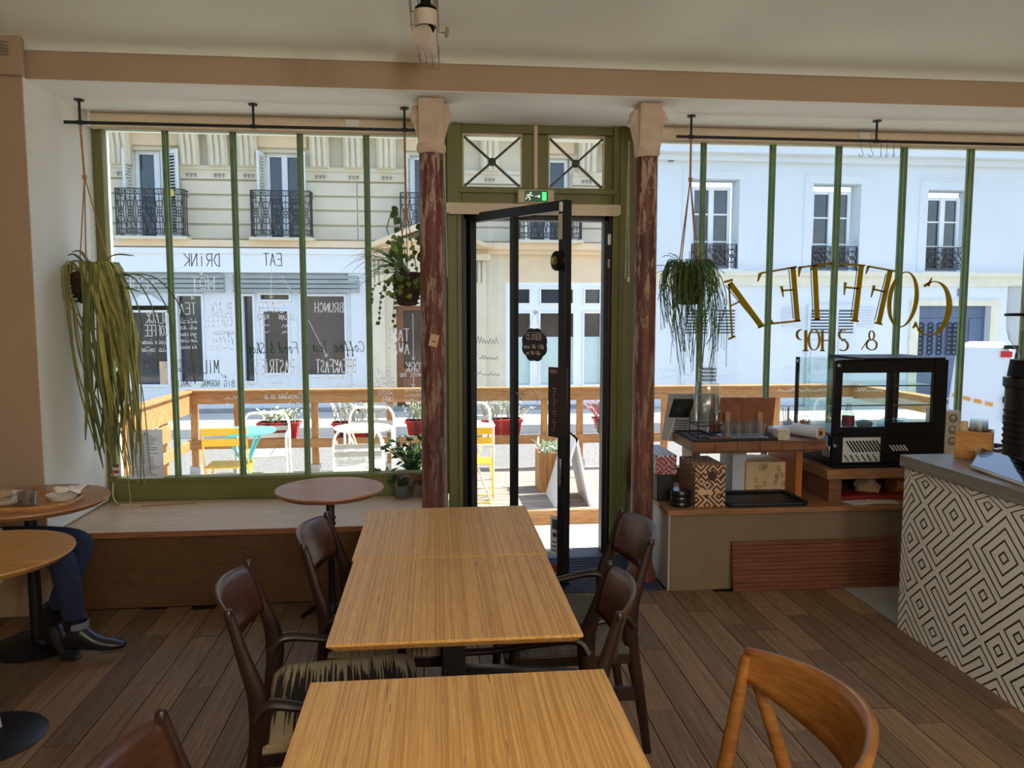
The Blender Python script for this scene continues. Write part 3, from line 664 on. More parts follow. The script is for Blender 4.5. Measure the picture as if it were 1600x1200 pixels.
MB().box(TX1 - .05, TX1 + .09, RN - .03, FB + .02, tz1, tz1 + .025).build('handrail', TIM, fn, bevel=.004)
MB().box(TX1 - .02, TX1 + .02, RN, FB, mz0, mz1).build('side_rail', TIM, fn, bevel=.004)
MB().box(TX1 + .02, TX1 + .09, RN, RN + .07, DZ, tz1).build('post', TIMV, fn, bevel=.004)

# ---- terrace furniture
YEL = M('yellow_enamel', (236, 182, 44), .35, var=.05); WEN = M('white_enamel', (238, 236, 228), .35, var=.04); TUR = M('turquoise_enamel', (96, 206, 214), .35, var=.05)
SLATG = M('grey_slat_metal', (176, 172, 164), .5, var=.08)
def slat_chair(label, m, loc, rz, sc=.88):
    t = thing('bistro_chair', label, 'chair', (0, 0, 0), group='metal bistro chairs on the terrace')
    for k in range(3): MB().box(-.2, .2, -.18 + k * .13, -.07 + k * .13, .44, .452).build('seat_slat', m, t, local=True, bevel=.003)
    for z0 in (.66, .76): MB().box(-.2, .2, -.205, -.193, z0, z0 + .07).build('back_slat', m, t, local=True, bevel=.003)
    for s in (-1, 1):
        MB().bar((s * .2, -.2, .84), (s * .2, -.14, .44), .022, .012, (1, 0, 0)).bar((s * .2, -.14, .44), (s * .2, .22, 0), .022, .012, (1, 0, 0)).build('leg', m, t, local=True)
        MB().bar((s * .18, .18, .44), (s * .18, -.24, 0), .022, .012, (1, 0, 0)).build('leg', m, t, local=True)
    MB().bar((-.2, .2, .03), (.2, .2, .03), .02, .012).bar((-.18, -.2, .05), (.18, -.2, .05), .02, .012).build('rung', m, t, local=True)
    place(t, (loc[0], loc[1], loc[2] + .014), rz, sc); return t
def arch_chair(label, m, loc, rz, sc=.9):
    t = thing('bistro_chair', label, 'chair', (0, 0, 0), group='metal bistro chairs on the terrace')
    p = [(-.25, -.2, 0), (-.24, -.21, .4), (-.235, -.24, .7), (-.2, -.25, .8), (-.14, -.255, .83), (.14, -.255, .83), (.2, -.25, .8), (.235, -.24, .7), (.24, -.21, .4), (.25, -.2, 0)]
    MB().tube(spline(p, 4), .014, 8).build('back_hoop', m, t, local=True)
    for z0 in (.56, .64): MB().box(-.23, .23, -.245, -.235, z0, z0 + .05).build('back_slat', SLATG, t, local=True, bevel=.003)
    for k in range(4): MB().box(-.22, .22, -.2 + k * .11, -.11 + k * .11, .43, .442).build('seat_slat', m, t, local=True, bevel=.003)
    for s in (-1, 1):
        MB().tube(spline([(s * .24, .2, 0), (s * .24, .22, .42), (s * .24, .2, .62), (s * .24, .1, .66), (s * .235, -.22, .64)], 4), .013, 8).build('leg', m, t, local=True)
    MB().bar((-.23, .21, .42), (.23, .21, .42), .02, .02).bar((-.23, -.2, .42), (.23, -.2, .42), .02, .02).build('seat_rail', m, t, local=True)
    place(t, (loc[0], loc[1], loc[2] + .014), rz, sc); return t
def bistro_table(label, m, c, r, zt=.57):
    t = thing('bistro_table', label, 'table', (c.x, c.y, DZ), group='round metal terrace tables')
    MB().lathe((c.x, c.y, 0), [(0, zt - .02), (r - .01, zt - .02), (r, zt - .012), (r, zt), (0, zt + .004)], 32).build('tabletop', m, t)
    for k in range(4):
        a = PI / 4 + k * PI / 2; d = Vector((math.cos(a), math.sin(a), 0))
        MB().tube([c - Vector((0, 0, c.z)) + d * .2 + Vector((0, 0, DZ + .011)), c - Vector((0, 0, c.z)) - d * .02 + Vector((0, 0, .26)), c - Vector((0, 0, c.z)) - d * .18 + Vector((0, 0, zt - .02))], .011, 6).build('leg', m, t)
    return t
cT = atZ(382, 672, .57); cW = atZ(567, 667, .57); cD = atZ(742, 664, .57)
bistro_table('round turquoise metal table on the terrace', TUR, cT, .275); bistro_table('round white metal table on the terrace left of the column', WEN, cW, .265); bistro_table('round white metal table on the terrace behind the glass door', WEN, cD, .19)
slat_chair('yellow slatted bistro chair in front of the turquoise table', YEL, (atY(358, 700, 6.95).x, 6.95, DZ), .06, .92)
slat_chair('yellow slatted bistro chair seen through the glass door', YEL, (atY(740, 700, 7.0).x, 7.0, DZ), -.1, .88)
arch_chair('white hooped metal chair behind the turquoise table', WEN, (atY(412, 660, 7.55).x, 7.55, DZ), PI + .1, .92)
arch_chair('white hooped metal chair in front of the white terrace table', WEN, (atY(561, 700, 6.98).x, 6.98, DZ), .05, .88)
arch_chair('white hooped metal chair behind the white terrace table', WEN, (atY(578, 650, 7.7).x, 7.7, DZ), PI, .95)
arch_chair('white hooped metal chair behind the table seen through the door', WEN, (atY(733, 650, 7.85).x, 7.85, DZ), PI, .97)

# ---- planters on the fence, planter box, folding sign
REDP = M('red_plastic', (196, 44, 46), .4, var=.06); SOIL = M('soil', (70, 54, 42), .95)
LF1 = M('pale_leaf', (196, 208, 176), .6, var=.15); LF2 = M('mid_leaf', (96, 130, 62), .55, var=.25); LF3 = M('silver_leaf', (216, 220, 206), .6, var=.1)
def planter(label, x0, x1, y0, y1, lf, seed, up=.3, Y=8.72):
    rr = random.Random(seed); a, b = atY(x0, y0, Y), atY(x1, y1, Y); d = .2
    t = thing('planter', label, 'planter', ((a.x + b.x) / 2, Y, b.z), group='red planters along the terrace fence')
    m = MB(); sl = .03
    lo = [(a.x + sl, Y + sl, b.z), (b.x - sl, Y + sl, b.z), (b.x - sl, Y + d - sl, b.z), (a.x + sl, Y + d - sl, b.z)]; hi = [(a.x, Y, a.z), (b.x, Y, a.z), (b.x, Y + d, a.z), (a.x, Y + d, a.z)]
    m.add(lo + hi, [(3, 2, 1, 0), (4, 5, 6, 7), (0, 1, 5, 4), (1, 2, 6, 5), (2, 3, 7, 6), (3, 0, 4, 7)]); m.box(a.x - .012, b.x + .012, Y - .012, Y + d + .012, a.z - .03, a.z)
    m.build('trough', REDP, t, bevel=.006)
    MB().box(a.x + .1, a.x + .13, FB + .03, Y, mz1, a.z).box(b.x - .13, b.x - .1, FB + .03, Y, mz1, a.z).build('bracket', BLACKM, t)
    f = MB()
    for k in range(int(46 * max(.5, (b.x - a.x) / .5))):
        p = Vector((rr.uniform(a.x + .02, b.x - .02), Y + d / 2 + rr.uniform(-.07, .07), a.z - .01)); an = rr.uniform(0, 2 * PI); h = up * rr.uniform(.4, 1); s = rr.uniform(.03, .2)
        e = p + Vector((math.cos(an) * s, math.sin(an) * s * .7, h)); q = p + Vector((math.cos(an) * s * .3, math.sin(an) * s * .2, h * .7))
        f.leaf(bez(p, q, e, 4), rr.uniform(.012, .028), (math.sin(an), math.cos(an), .3))
        for i in range(3):
            c_ = e - (e - q) * .25 * i; v = Vector((rr.uniform(-1, 1), rr.uniform(-1, 1), rr.uniform(-.3, .8))).normalized() * .05
            f.leaf([c_, c_ + v * .5, c_ + v], .022, (v.y, -v.x, .5))
    o = f.build('foliage', lf, t); o['kind'] = 'stuff'
    return t
planter('red trough planter right of the turquoise table', 402, 466, 661, 686, LF1, 1, .16)
planter('red trough planter behind the white terrace table', 519, 592, 661, 686, LF3, 2, .34)
planter('red pot of spiky plants beside the column', 634, 690, 658, 681, LF1, 3, .3)
planter('red trough planter seen through the glass door', 754, 816, 656, 681, LF3, 4, .26)
planter('small red pot with twiggy plant right of the door', 931, 950, 654, 673, M('pink_twig', (206, 150, 150), .6), 5, .3)
t = thing('planter_box', 'tall wooden planter box with white flowers beside the folding sign', 'planter', (atY(862, 700, 7.5).x, 7.5, DZ))
bx0, bx1 = atY(846, 700, 7.4).x, atY(880, 700, 7.4).x; bz = atY(860, 708, 7.4).z
for k in range(4): w_ = (bx1 - bx0) / 4; MB().box(bx0 + k * w_ + .002, bx0 + (k + 1) * w_ - .002, 7.4, 7.42, DZ, bz).build('board', TIMV, t)
for k in range(4): MB().box(bx0 - .02, bx0, 7.4 + k * .08, 7.478 + k * .08, DZ, bz).build('board', TIMV, t)
MB().box(bx0, bx1, 7.42, 7.72, DZ, bz - .02).build('soil', SOIL, t)
f = MB(); rr = random.Random(9)
for k in range(60):
    p = Vector((rr.uniform(bx0, bx1), rr.uniform(7.42, 7.7), bz - .02)); e = p + Vector((rr.uniform(-.1, .1), rr.uniform(-.08, .08), rr.uniform(.04, .14))); f.leaf([p, (p + e) / 2 + Vector((0, 0, .03)), e], .03, (rr.uniform(-1, 1), rr.uniform(-1, 1), .5))
f.build('foliage', LF1, t)['kind'] = 'stuff'
# A-frame sign
t = thing('folding_sign', 'white folding pavement sign standing at the terrace step', 'sign', (atZ(890, 788, DZ).x, 6.85, DZ))
fl_, fr_ = atZ(857, 778, DZ), atZ(921, 792, DZ); fl_.y = fr_.y = 6.86; top = Vector((atY(893, 690, 7.0).x, 6.86, .48))
WB = M('white_board', (226, 228, 230), .5, var=.03)
for p in (fl_, fr_):
    pn = MB().add([p + Vector((0, -.06, 0)), p + Vector((0, .5, 0)), top + Vector((0, .5, 0)), top + Vector((0, -.06, 0)), p + Vector((.025, -.06, 0)), p + Vector((.025, .5, 0)), top + Vector((.025, .5, 0)), top + Vector((.025, -.06, 0))],
        [(0, 1, 2, 3), (7, 6, 5, 4), (0, 4, 5, 1), (1, 5, 6, 2), (2, 6, 7, 3), (3, 7, 4, 0)]); pn.build('panel', WB, t)
MB().bar(fl_ * .5 + top * .5 + Vector((.02, .2, -.1)), fr_ * .5 + top * .5 + Vector((0, .2, -.1)), .01, .01).build('stay', STEEL, t)
# ---- small white van and barrier board
vc = atY(1532, 600, 9.6); vz = atY(1532, 541, 9.6).z; VW = .36
vt = thing('delivery_van', 'small white delivery van with red lamp parked beyond the terrace', 'van')
pr = [(-VW, -.12), (-VW, .45), (-VW + .05, vz - .14), (-VW + .1, vz - .03), (-VW + .18, vz), (VW - .1, vz), (VW - .02, vz - .06), (VW, .4), (VW, -.12)]
MB().prism(pr, 0, 2.2).build('body', M('van_white', (226, 236, 246), .3, var=.02), vt, bevel=.03, local=True)
MB().box(VW - .15, VW - .02, -.02, 0, vz - .14, vz - .06).build('tail_lamp', M('red_lens', (200, 30, 44), .3), vt, local=True)
MB().bar((VW + .05, -.02, vz), (VW - .06, -.02, .2), .06, .03, (0, 1, 0)).box(VW - .12, VW + .08, -.05, .02, vz - .03, vz + .02).build('rubber_strip', DARK, vt, local=True)
MB().box(VW - .1, VW - .02, -.06, 0, .44, .52).build('door_handle', DARK, vt, local=True)
for k in range(4): MB().obox((-VW + .08 + k * .13, -.004, .50 - k * .03), (.045, 0, -.01), (0, .004, 0), (.004, 0, .025)).build('stripe', M('orange_stripe', (228, 160, 70), .5), vt, local=True)
for x_ in (-VW + .1, VW - .1):
    for y_ in (.4, 1.8): MB().lathe((x_, y_, -.13), [(0, -.06), (.2, -.06), (.23, -.03), (.23, .03), (.2, .06), (0, .06)], 20, 'x').build('wheel', DARK, vt, local=True)
place(vt, (vc.x, 9.6, 0), -math.atan2(vc.x, 9.6))
t = thing('barrier_board', 'red and white striped barrier post beside the terrace fence', 'barrier', (5.3, 8.9, -.36))
p0, p1 = atY(1462, 690, 8.95), atY(1475, 570, 8.95); p0.z = -.36
for k in range(6):
    a = p0.lerp(p1, k / 6); b = p0.lerp(p1, (k + 1) / 6); MB().bar(a, b, .1, .02, (0, 1, 0)).build('stripe_band', REDP if k % 2 == 0 and k > 0 else WB, t)
# ================================================================= unseen globe lamps added behind the camera to brighten the room
FILL_GLOBE = M('fill_globe_glow', (255, 226, 190), .4, var=0, emit=2.0)
def add_fill_lamp(label, x, y, power):
    t = thing('fill_lamp', label, 'lamp', (x, y, 2.3), group='unseen globe fill lamps added behind the camera')
    g_ = MB().lathe((x, y, 2.3), [(0, -.14)] + [(.14 * math.cos(a), .14 * math.sin(a)) for a in [-PI / 2 + PI * k / 12 for k in range(1, 12)]] + [(0, .14)], 24).build('globe', FILL_GLOBE, t)
    MB().cyl((x, y, 2.44), (x, y, CEILZ), .006, 8).build('cord', BLACKM, t); MB().lathe((x, y, CEILZ - .03), [(0, 0), (.05, 0), (.05, .03), (0, .03)], 16).build('ceiling_rose', BLACKM, t)
    L = bpy.data.lights.new('fill_light', 'POINT'); L.energy = power; L.color = (1, .98, .925); L.shadow_soft_size = .15
    lo = bpy.data.objects.new('fill_light', L); COL.objects.link(lo); lo.location = (x, y, 2.1)
    return t
add_fill_lamp('left added globe fill lamp behind the camera', .35, -.8, FILL_W); add_fill_lamp('right added globe fill lamp behind the camera', 2.0, -.8, FILL_W)
add_fill_lamp('left added globe fill lamp near the back wall', .4, -2.3, FILL_W); add_fill_lamp('right added globe fill lamp near the back wall', 2.2, -2.3, FILL_W)

# ================================================================= tables
BAM = wood('bamboo_top', (236, 186, 110), (220, 164, 88), (156, 102, 48), (55, .9, 55), .38, streak=.4, fine=1.6, spec=.3, pin=170)
BAME = wood('bamboo_edge', (190, 122, 60), (160, 98, 46), (100, 56, 26), (30, 30, 30), .4)
def square_table(label, x0, x1, y0, y1):
    t = thing('cafe_table', label, 'table', ((x0 + x1) / 2, (y0 + y1) / 2, 0), group='square bamboo tables in the middle of the cafe')
    z1, z0, i = .75, .722, .022
    m = MB().add([(x0 + i, y0 + i, z0), (x1 - i, y0 + i, z0), (x1 - i, y1 - i, z0), (x0 + i, y1 - i, z0), (x0, y0, z1 - .008), (x1, y0, z1 - .008), (x1, y1, z1 - .008), (x0, y1, z1 - .008), (x0, y0, z1), (x1, y0, z1), (x1, y1, z1), (x0, y1, z1)],
        [(3, 2, 1, 0), (8, 9, 10, 11)] + [(a, (a + 1) % 4, (a + 1) % 4 + 4, a + 4) for a in range(4)] + [(a + 4, (a + 1) % 4 + 4, (a + 1) % 4 + 8, a + 8) for a in range(4)])
    m.build('tabletop', BAM, t, bevel=.0015)
    cx, cy = (x0 + x1) / 2, (y0 + y1) / 2
    MB().box(cx - .035, cx + .035, cy - .035, cy + .035, .02, .70).build('column', BLACKM, t, bevel=.004)
    MB().bar((cx - .22, cy - .22, .712), (cx + .22, cy + .22, .712), .03, .02).bar((cx - .22, cy + .22, .712), (cx + .22, cy - .22, .712), .03, .0199).build('support_arm', BLACKM, t)
    MB().box(cx - .2, cx + .2, cy - .2, cy + .2, 0, .014).box(cx - .06, cx + .06, cy - .06, cy + .06, .014, .03).build('base_plate', BLACKM, t, bevel=.004)
square_table('square bamboo table nearest the camera', -.295, .398, 1.06, 1.752)
square_table('square bamboo table in the middle of the row', -.288, .388, 1.955, 2.645)
square_table('square bamboo table at the far end nearest the door', -.295, .395, 2.658, 3.352)
RTOP = wood('round_top_red', (196, 140, 104), (176, 118, 84), (120, 72, 50), (2, 18, 18), .35, streak=.35)
RTOPB = wood('round_top_yellow', (206, 152, 82), (188, 132, 66), (130, 84, 40), (2, 22, 22), .35, streak=.35)
def round_table(label, cx, cy, r, m, zt=.72, turned=False):
    t = thing('round_table', label, 'table', (cx, cy, 0), group='round cafe tables')
    MB().lathe((cx, cy, 0), [(0, zt - .03), (r - .03, zt - .03), (r - .004, zt - .012), (r, zt - .006), (r - .002, zt), (0, zt)], 56).build('tabletop', m, t, smooth=30)
    if turned:
        pr = [(.035, .03), (.03, .06), (.018, .1), (.018, .36), (.026, .38), (.018, .4), (.026, .42), (.02, .44), (.02, .52), (.028, .535), (.02, .55), (.028, .565), (.02, .58), (.024, .66), (.036, .67), (.036, .69)]
        MB().lathe((cx, cy, 0), pr, 20).build('column', BLACKM, t)
        for k in range(3):
            a = .5 + k * 2 * PI / 3; d = Vector((math.cos(a), math.sin(a), 0)); c = Vector((cx, cy, 0))
            MB().tube([c + Vector((0, 0, .1)), c + d * .1 + Vector((0, 0, .08)), c + d * .2 + Vector((0, 0, .012))], [.02, .018, .012], 8).build('foot', BLACKM, t)
    else:
        MB().cyl((cx, cy, .02), (cx, cy, .69), .028, 20).build('column', BLACKM, t); MB().lathe((cx, cy, 0), [(0, 0), (.2, 0), (.205, .006), (.19, .016), (.05, .026), (0, .026)], 40).build('base_plate', BLACKM, t)
    MB().bar((cx - .16, cy, .69 - .005), (cx + .16, cy, .69 - .005), .03, .012).bar((cx, cy - .16, .69 - .005), (cx, cy + .16, .69 - .005), .03, .0119).build('support_arm', BLACKM, t)
round_table('small round table with turned black column before the bench', -.54, 3.93, .272, RTOP, turned=True)
FT_ = (-1.935, 3.82)
round_table('round table with a tray of dishes at the left edge', FT_[0], FT_[1], .345, wood('round_top_far', (200, 148, 104), (180, 126, 84), (120, 76, 46), (2, 18, 18), .35, streak=.35))
round_table('empty round yellow wood table at the left edge', -1.70, 2.95, .33, RTOPB)

# ================================================================= chairs
WAL = wood('dark_walnut', (52, 29, 20), (38, 20, 14), (18, 10, 7), (10, 10, 2.5), .38, streak=.5)
WALB = wood('walnut_ply', (98, 58, 38), (76, 44, 28), (40, 22, 15), (2, 12, 12), .3, streak=.4)
OAK = wood('oiled_oak', (172, 112, 50), (146, 90, 36), (84, 48, 20), (3, 3, 22), .3, streak=.5, spec=.6)
def ikat():
    m, nt, bs = base('ikat_fabric'); bs.inputs['Roughness'].default_value = .95
    tc = nt.nodes.new('ShaderNodeTexCoord'); sp = nt.nodes.new('ShaderNodeSeparateXYZ'); nt.links.new(tc.outputs['Object'], sp.inputs[0])
    mp = nt.nodes.new('ShaderNodeMapping'); mp.inputs['Scale'].default_value = (.0, 150, 4); nt.links.new(tc.outputs['Object'], mp.inputs[0])
    t = nt.nodes.new('ShaderNodeTexNoise'); t.inputs['Scale'].default_value = 1; t.inputs['Detail'].default_value = 2; nt.links.new(mp.outputs[0], t.inputs[0])
    a = nt.nodes.new('ShaderNodeMath'); a.operation = 'MULTIPLY_ADD'; a.inputs[1].default_value = .34; a.inputs[2].default_value = -.20; nt.links.new(t.outputs[0], a.inputs[0])
    b = nt.nodes.new('ShaderNodeMath'); b.operation = 'ADD'; nt.links.new(sp.outputs[0], b.inputs[0]); nt.links.new(a.outputs[0], b.inputs[1])
    ab = nt.nodes.new('ShaderNodeMath'); ab.operation = 'ABSOLUTE'; nt.links.new(b.outputs[0], ab.inputs[0])
    mp2 = nt.nodes.new('ShaderNodeMapping'); mp2.inputs['Scale'].default_value = (3, 230, 3); nt.links.new(tc.outputs['Object'], mp2.inputs[0])
    t2 = nt.nodes.new('ShaderNodeTexNoise'); t2.inputs['Detail'].default_value = 1; t2.inputs['Scale'].default_value = 1; nt.links.new(mp2.outputs[0], t2.inputs[0])
    c = nt.nodes.new('ShaderNodeMath'); c.operation = 'MULTIPLY_ADD'; c.inputs[1].default_value = .55; c.inputs[2].default_value = -.16; nt.links.new(t2.outputs[0], c.inputs[0])
    l = nt.nodes.new('ShaderNodeMath'); l.operation = 'LESS_THAN'; nt.links.new(ab.outputs[0], l.inputs[0]); nt.links.new(c.outputs[0], l.inputs[1])
    nt.links.new(mixc(nt, l.outputs[0], lin((178, 160, 128)), lin((38, 28, 22))), bs.inputs['Base Color']); return m
IKAT = ikat(); WEAVE = M('grey_weave', (92, 86, 78), .95, var=.4, vs=160, bmp=.4); LEATHER = M('black_leather', (26, 28, 30), .35, var=.15, vs=20)
def arm_chair(label, seatm, loc, rz, group='dark walnut armchairs at the square tables'):
    t = thing('walnut_armchair', label, 'chair', (0, 0, 0), group=group)
    # seat pad, crowned
    rows = []; n = 12
    for side in (0,):
        for i in range(n + 1):
            v = -1 + 2 * i / n; row = []
            for j in range(n + 1):
                u = -1 + 2 * j / n
                X = .245 * u * (1 - .06 * (1 - v) * .5); Y = .23 * v
                e = max(abs(u), abs(v)); row.append((X * (1 if e < .999 else 1), Y, .452 + .018 * (1 - u * u) * (1 - v * v) - (.03 if e > .999 else 0)))
            rows.append(row)
    sm_ = MB().grid(rows); sm_.box(-.236, .236, -.225, .225, .398, .424); sm_.build('seat', seatm, t, local=True, smooth=70, bevel=.004)
    MB().box(-.225, .225, -.23, -.205, .36, .40).box(-.225, .225, .195, .22, .36, .40).build('seat_rail', WAL, t, local=True, bevel=.004)
    for s in (-1, 1):
        MB().box(s * .225 - .0125, s * .225 + .0125, -.225, .21, .36, .40).build('seat_rail', WAL, t, local=True, bevel=.004)
        p = spline([(s * .20, -.305, 0), (s * .212, -.27, .22), (s * .222, -.232, .43), (s * .224, -.23, .55), (s * .22, -.262, .66), (s * .215, -.300, .795)], 5)
        key = [(0, .015), (.22, .02), (.43, .027), (.52, .030), (.6, .024), (.7, .017), (.8, .013)]
        def rad(z):
            for (z0, r0), (z1, r1) in zip(key, key[1:]):
                if z <= z1: return r0 + (r1 - r0) * (z - z0) / (z1 - z0)
            return key[-1][1]
        MB().tube(p, [rad(max(0, q.z)) for q in p], 12, flat=.62, up=(1, 0, 0)).build('rear_leg', WAL, t, local=True)
        MB().lathe((s * .215, -.301, .795), [(.0125, -.01), (.0125, .006), (.009, .013), (0, .015)], 12).build('leg_cap', WAL, t, local=True)
        p = spline([(s * .222, -.236, .495), (s * .226, -.20, .535), (s * .237, -.10, .520), (s * .245, .06, .485), (s * .24, .19, .474)], 5)
        MB().tube(p, [.025 - .011 * min(1, 1.6 * k / (len(p) - 1)) for k in range(len(p))], 10, flat=.85).build('armrest', WAL, t, local=True)
        p = spline([(s * .225, .225, 0), (s * .232, .21, .25), (s * .238, .19, .40), (s * .24, .19, .487)], 5)
        MB().tube(p, [.012 + .008 * math.sin(PI * k / (len(p) - 1)) for k in range(len(p))], 10).build('front_leg', WAL, t, local=True)
        MB().bar((s * .212, -.262, .24), (s * .23, .205, .24), .016, .05).build('stretcher', WAL, t, local=True)
    rows = []
    for i in range(7):
        f = i / 6; row = []
        for j in range(17):
            u = -1 + 2 * j / 16; hb = .145 + .025 * (1 - u * u)
            z = .795 + .018 * (1 - u * u) - (1 - f) * (hb + .01)
            y = -.302 + (.80 - z) * .28 - .055 * (1 - u * u) + .006 * math.sin(f * PI)
            row.append((.216 * u, y, z))
        rows.append(row)
    MB().grid(rows).build('backrest', WALB, t, local=True, solid=.011, smooth=60)
    place(t, loc, rz); return t
arm_chair('dark walnut armchair with streaked cream fabric seat at front left', IKAT, (-.285, 2.32, 0), -PI / 2 + .11)
arm_chair('dark walnut armchair with streaked cream fabric seat at back left', IKAT, (-.15, 2.87, 0), -PI / 2 - .05)
arm_chair('dark walnut armchair with grey woven seat facing the far table', WEAVE, (.457, 2.82, 0), PI / 2)
arm_chair('dark walnut armchair with black leather seat pushed under the table', LEATHER, (.224, 2.215, 0), PI / 2 - .168)
arm_chair('dark walnut armchair cut off by the lower left picture edge', LEATHER, (-.25, 1.335, 0), -PI / 2 + .02)
# oak chair in the right foreground
t = thing('oak_chair', 'golden oak chair with broad curved crest rail in the foreground', 'chair', (0, 0, 0))
rows = []
for i in range(7):
    f = i / 6; row = []
    for j in range(25):
        u = -1 + 2 * j / 24; w_ = .045 + .045 * (1 - abs(u) ** 2.2)
        z = .80 - (1 - f) * w_ * 1.5 - .012 * abs(u) ** 3; y = -.05 - .13 * (1 - abs(u) ** 2.0) + .25 * (.80 - z)
        row.append((.262 * u, y, z))
    rows.append(row)
MB().grid(rows).build('crest_rail', OAK, t, local=True, solid=.022, smooth=60)
for s in (-1, 1):
    p = spline([(s * .235, .10, 0), (s * .24, .045, .3), (s * .245, .0, .52), (s * .25, -.045, .775)], 5); MB().tube(p, [.014 + .006 * math.sin(PI * k / (len(p) - 1)) for k in range(len(p))], 12).build('front_leg', OAK, t, local=True)
    p = spline([(s * .225, -.29, 0), (s * .235, -.20, .3), (s * .245, -.125, .55), (s * .25, -.06, .74)], 5); MB().tube(p, [.013 + .006 * math.sin(PI * k / (len(p) - 1)) for k in range(len(p))], 12).build('rear_leg', OAK, t, local=True)
    MB().bar((s * .238, -.24, .40), (s * .243, .12, .40), .022, .05).build('seat_rail', OAK, t, local=True)
MB().bar((-.236, -.22, .40), (.236, -.22, .40), .022, .05).bar((-.24, .11, .40), (.24, .11, .40), .022, .05).build('seat_rail', OAK, t, local=True)
rows = [[(.232 * (-1 + 2 * j / 8), -.225 + .40 * i / 8, .43 + .012 * (1 - (-1 + j / 4) ** 2)) for j in range(9)] for i in range(9)]
MB().grid(rows).build('seat', M('paper_cord', (186, 158, 112), .9, var=.2, vs=60, bmp=.3), t, local=True, solid=.02)
place(t, (.70, 1.49, 0), PI / 2 - .02)
# pale bentwood chair at the left edge
PAL_W = M('white_bentwood', (214, 204, 190), .4, var=.05)
t = thing('bentwood_chair', 'white bentwood armchair cut off by the left picture edge', 'chair', (0, 0, 0))
MB().tube(spline([(-.25, .2, .62), (-.27, .0, .63), (-.25, -.2, .66), (0, -.28, .7), (.25, -.2, .66), (.27, 0, .63), (.25, .2, .62), (.20, .245, .61), (.17, .2, .60)], 5), .018, 10).build('arm_loop', PAL_W, t, local=True)
MB().lathe((0, 0, .43), [(0, 0), (.21, 0), (.215, .012), (.2, .024), (0, .02)], 28).build('seat', PAL_W, t, local=True)
for x_, y_ in ((-.17, -.15), (.17, -.15), (-.17, .15), (.17, .15)): MB().tube([(x_ * 1.25, y_ * 1.25, 0), (x_, y_, .43)], [.012, .017], 10).build('leg', PAL_W, t, local=True)
for x_ in (-.24, 0, .24): MB().tube([(x_ * .7, -.16, .44), (x_, -.2 - .08 * (x_ == 0), .68)], .011, 8).build('spindle', PAL_W, t, local=True)
pe = atZ(14, 912, .62); place(t, (pe.x - .30, pe.y - .12, 0), .15)

# ================================================================= seated person, legs under the round table
DEN = M('dark_denim', (30, 38, 70), .9, var=.25, vs=40); BOOT = M('black_boot_leather', (22, 22, 24), .32, var=.2, vs=14); SKIN = M('skin', (206, 160, 132), .55, var=.05); KNIT = M('dark_knit', (48, 46, 52), .95, var=.2, vs=60)
def skinned(name, pts, edges, radii, m, parent, sub=2, root=0):
    me = bpy.data.meshes.new(name); me.from_pydata([tuple(p) for p in pts], edges, []); me.update()
    o = link(bpy.data.objects.new(name, me), parent)
    md = o.modifiers.new('skin', 'SKIN'); md.use_smooth_shade = True
    sv = me.skin_vertices[0].data if me.skin_vertices else None
    if sv is None:
        bpy.context.view_layer.objects.active = o; bpy.ops.object.select_all(action='DESELECT'); o.select_set(True); sv = me.skin_vertices[0].data
    for i, r_ in enumerate(radii):
        sv[i].radius = (r_, r_) if not isinstance(r_, tuple) else r_; sv[i].use_root = (i == root)
    s2 = o.modifiers.new('sub', 'SUBSURF'); s2.levels = sub; s2.render_levels = sub
    me.materials.append(m); return o
per = thing('person', 'seated person in dark jeans and black ankle boots at the left table', 'person', (-2.22, 3.66, 0))
HP = Vector((-2.25, 3.66, .52))
kA, aA = Vector((-1.69, 3.58, .53)), Vector((-1.655, 3.62, .17)); kB, aB = Vector((-1.67, 3.78, .53)), Vector((-1.80, 3.72, .20))
pts = [HP, HP + Vector((-.03, -.01, .2)), HP + Vector((-.05, 0, .42)), HP + Vector((-.04, 0, .55)), HP + Vector((-.02, 0, .64)), HP + Vector((.0, 0, .76)),
       HP + Vector((.02, -.10, -.0)), kA, aA + Vector((-.01, 0, .0)), HP + Vector((.02, .10, 0)), kB, aB,
       HP + Vector((-.05, -.19, .44)), HP + Vector((-.02, -.24, .17)), HP + Vector((.18, -.14, .16)), HP + Vector((-.05, .19, .44)), HP + Vector((-.02, .24, .17)), HP + Vector((.18, .14, .16))]
ed = [(0, 1), (1, 2), (2, 3), (3, 4), (4, 5), (0, 6), (6, 7), (7, 8), (0, 9), (9, 10), (10, 11), (2, 12), (12, 13), (13, 14), (2, 15), (15, 16), (16, 17)]
rd = [(.13, .105), (.12, .10), (.12, .09), (.05, .05), (.05, .05), (.05, .05), .08, .056, .036, .08, .056, .036, .05, .036, .026, .05, .036, .026]
body = skinned('body', pts, ed, rd, SKIN, per)
jl = [0, 6, 7, 8, 9, 10, 11]; jm = {q: k for k, q in enumerate(jl)}
skinned('jeans', [pts[q] for q in jl] + [HP + Vector((-.005, 0, .07))], [(jm[a_], jm[b_]) for a_, b_ in ed if a_ in jm and b_ in jm] + [(0, 7)], [(.155, .13), .098, .07, .046, .098, .07, .046, (.145, .12)], DEN, per)
sl = [1, 2, 3, 12, 13, 14, 15, 16, 17]; sm2 = {q: k for k, q in enumerate(sl)}
skinned('sweater', [pts[q] for q in sl] + [HP + Vector((-.01, 0, .06))], [(sm2[a_], sm2[b_]) for a_, b_ in ed if a_ in sm2 and b_ in sm2] + [(0, 9)], [(.155, .13), (.155, .125), (.062, .062), .072, .056, .042, .072, .056, .042, (.155, .13)], KNIT, per)
hc = Vector((HP.x + .005, HP.y, HP.z + .70))
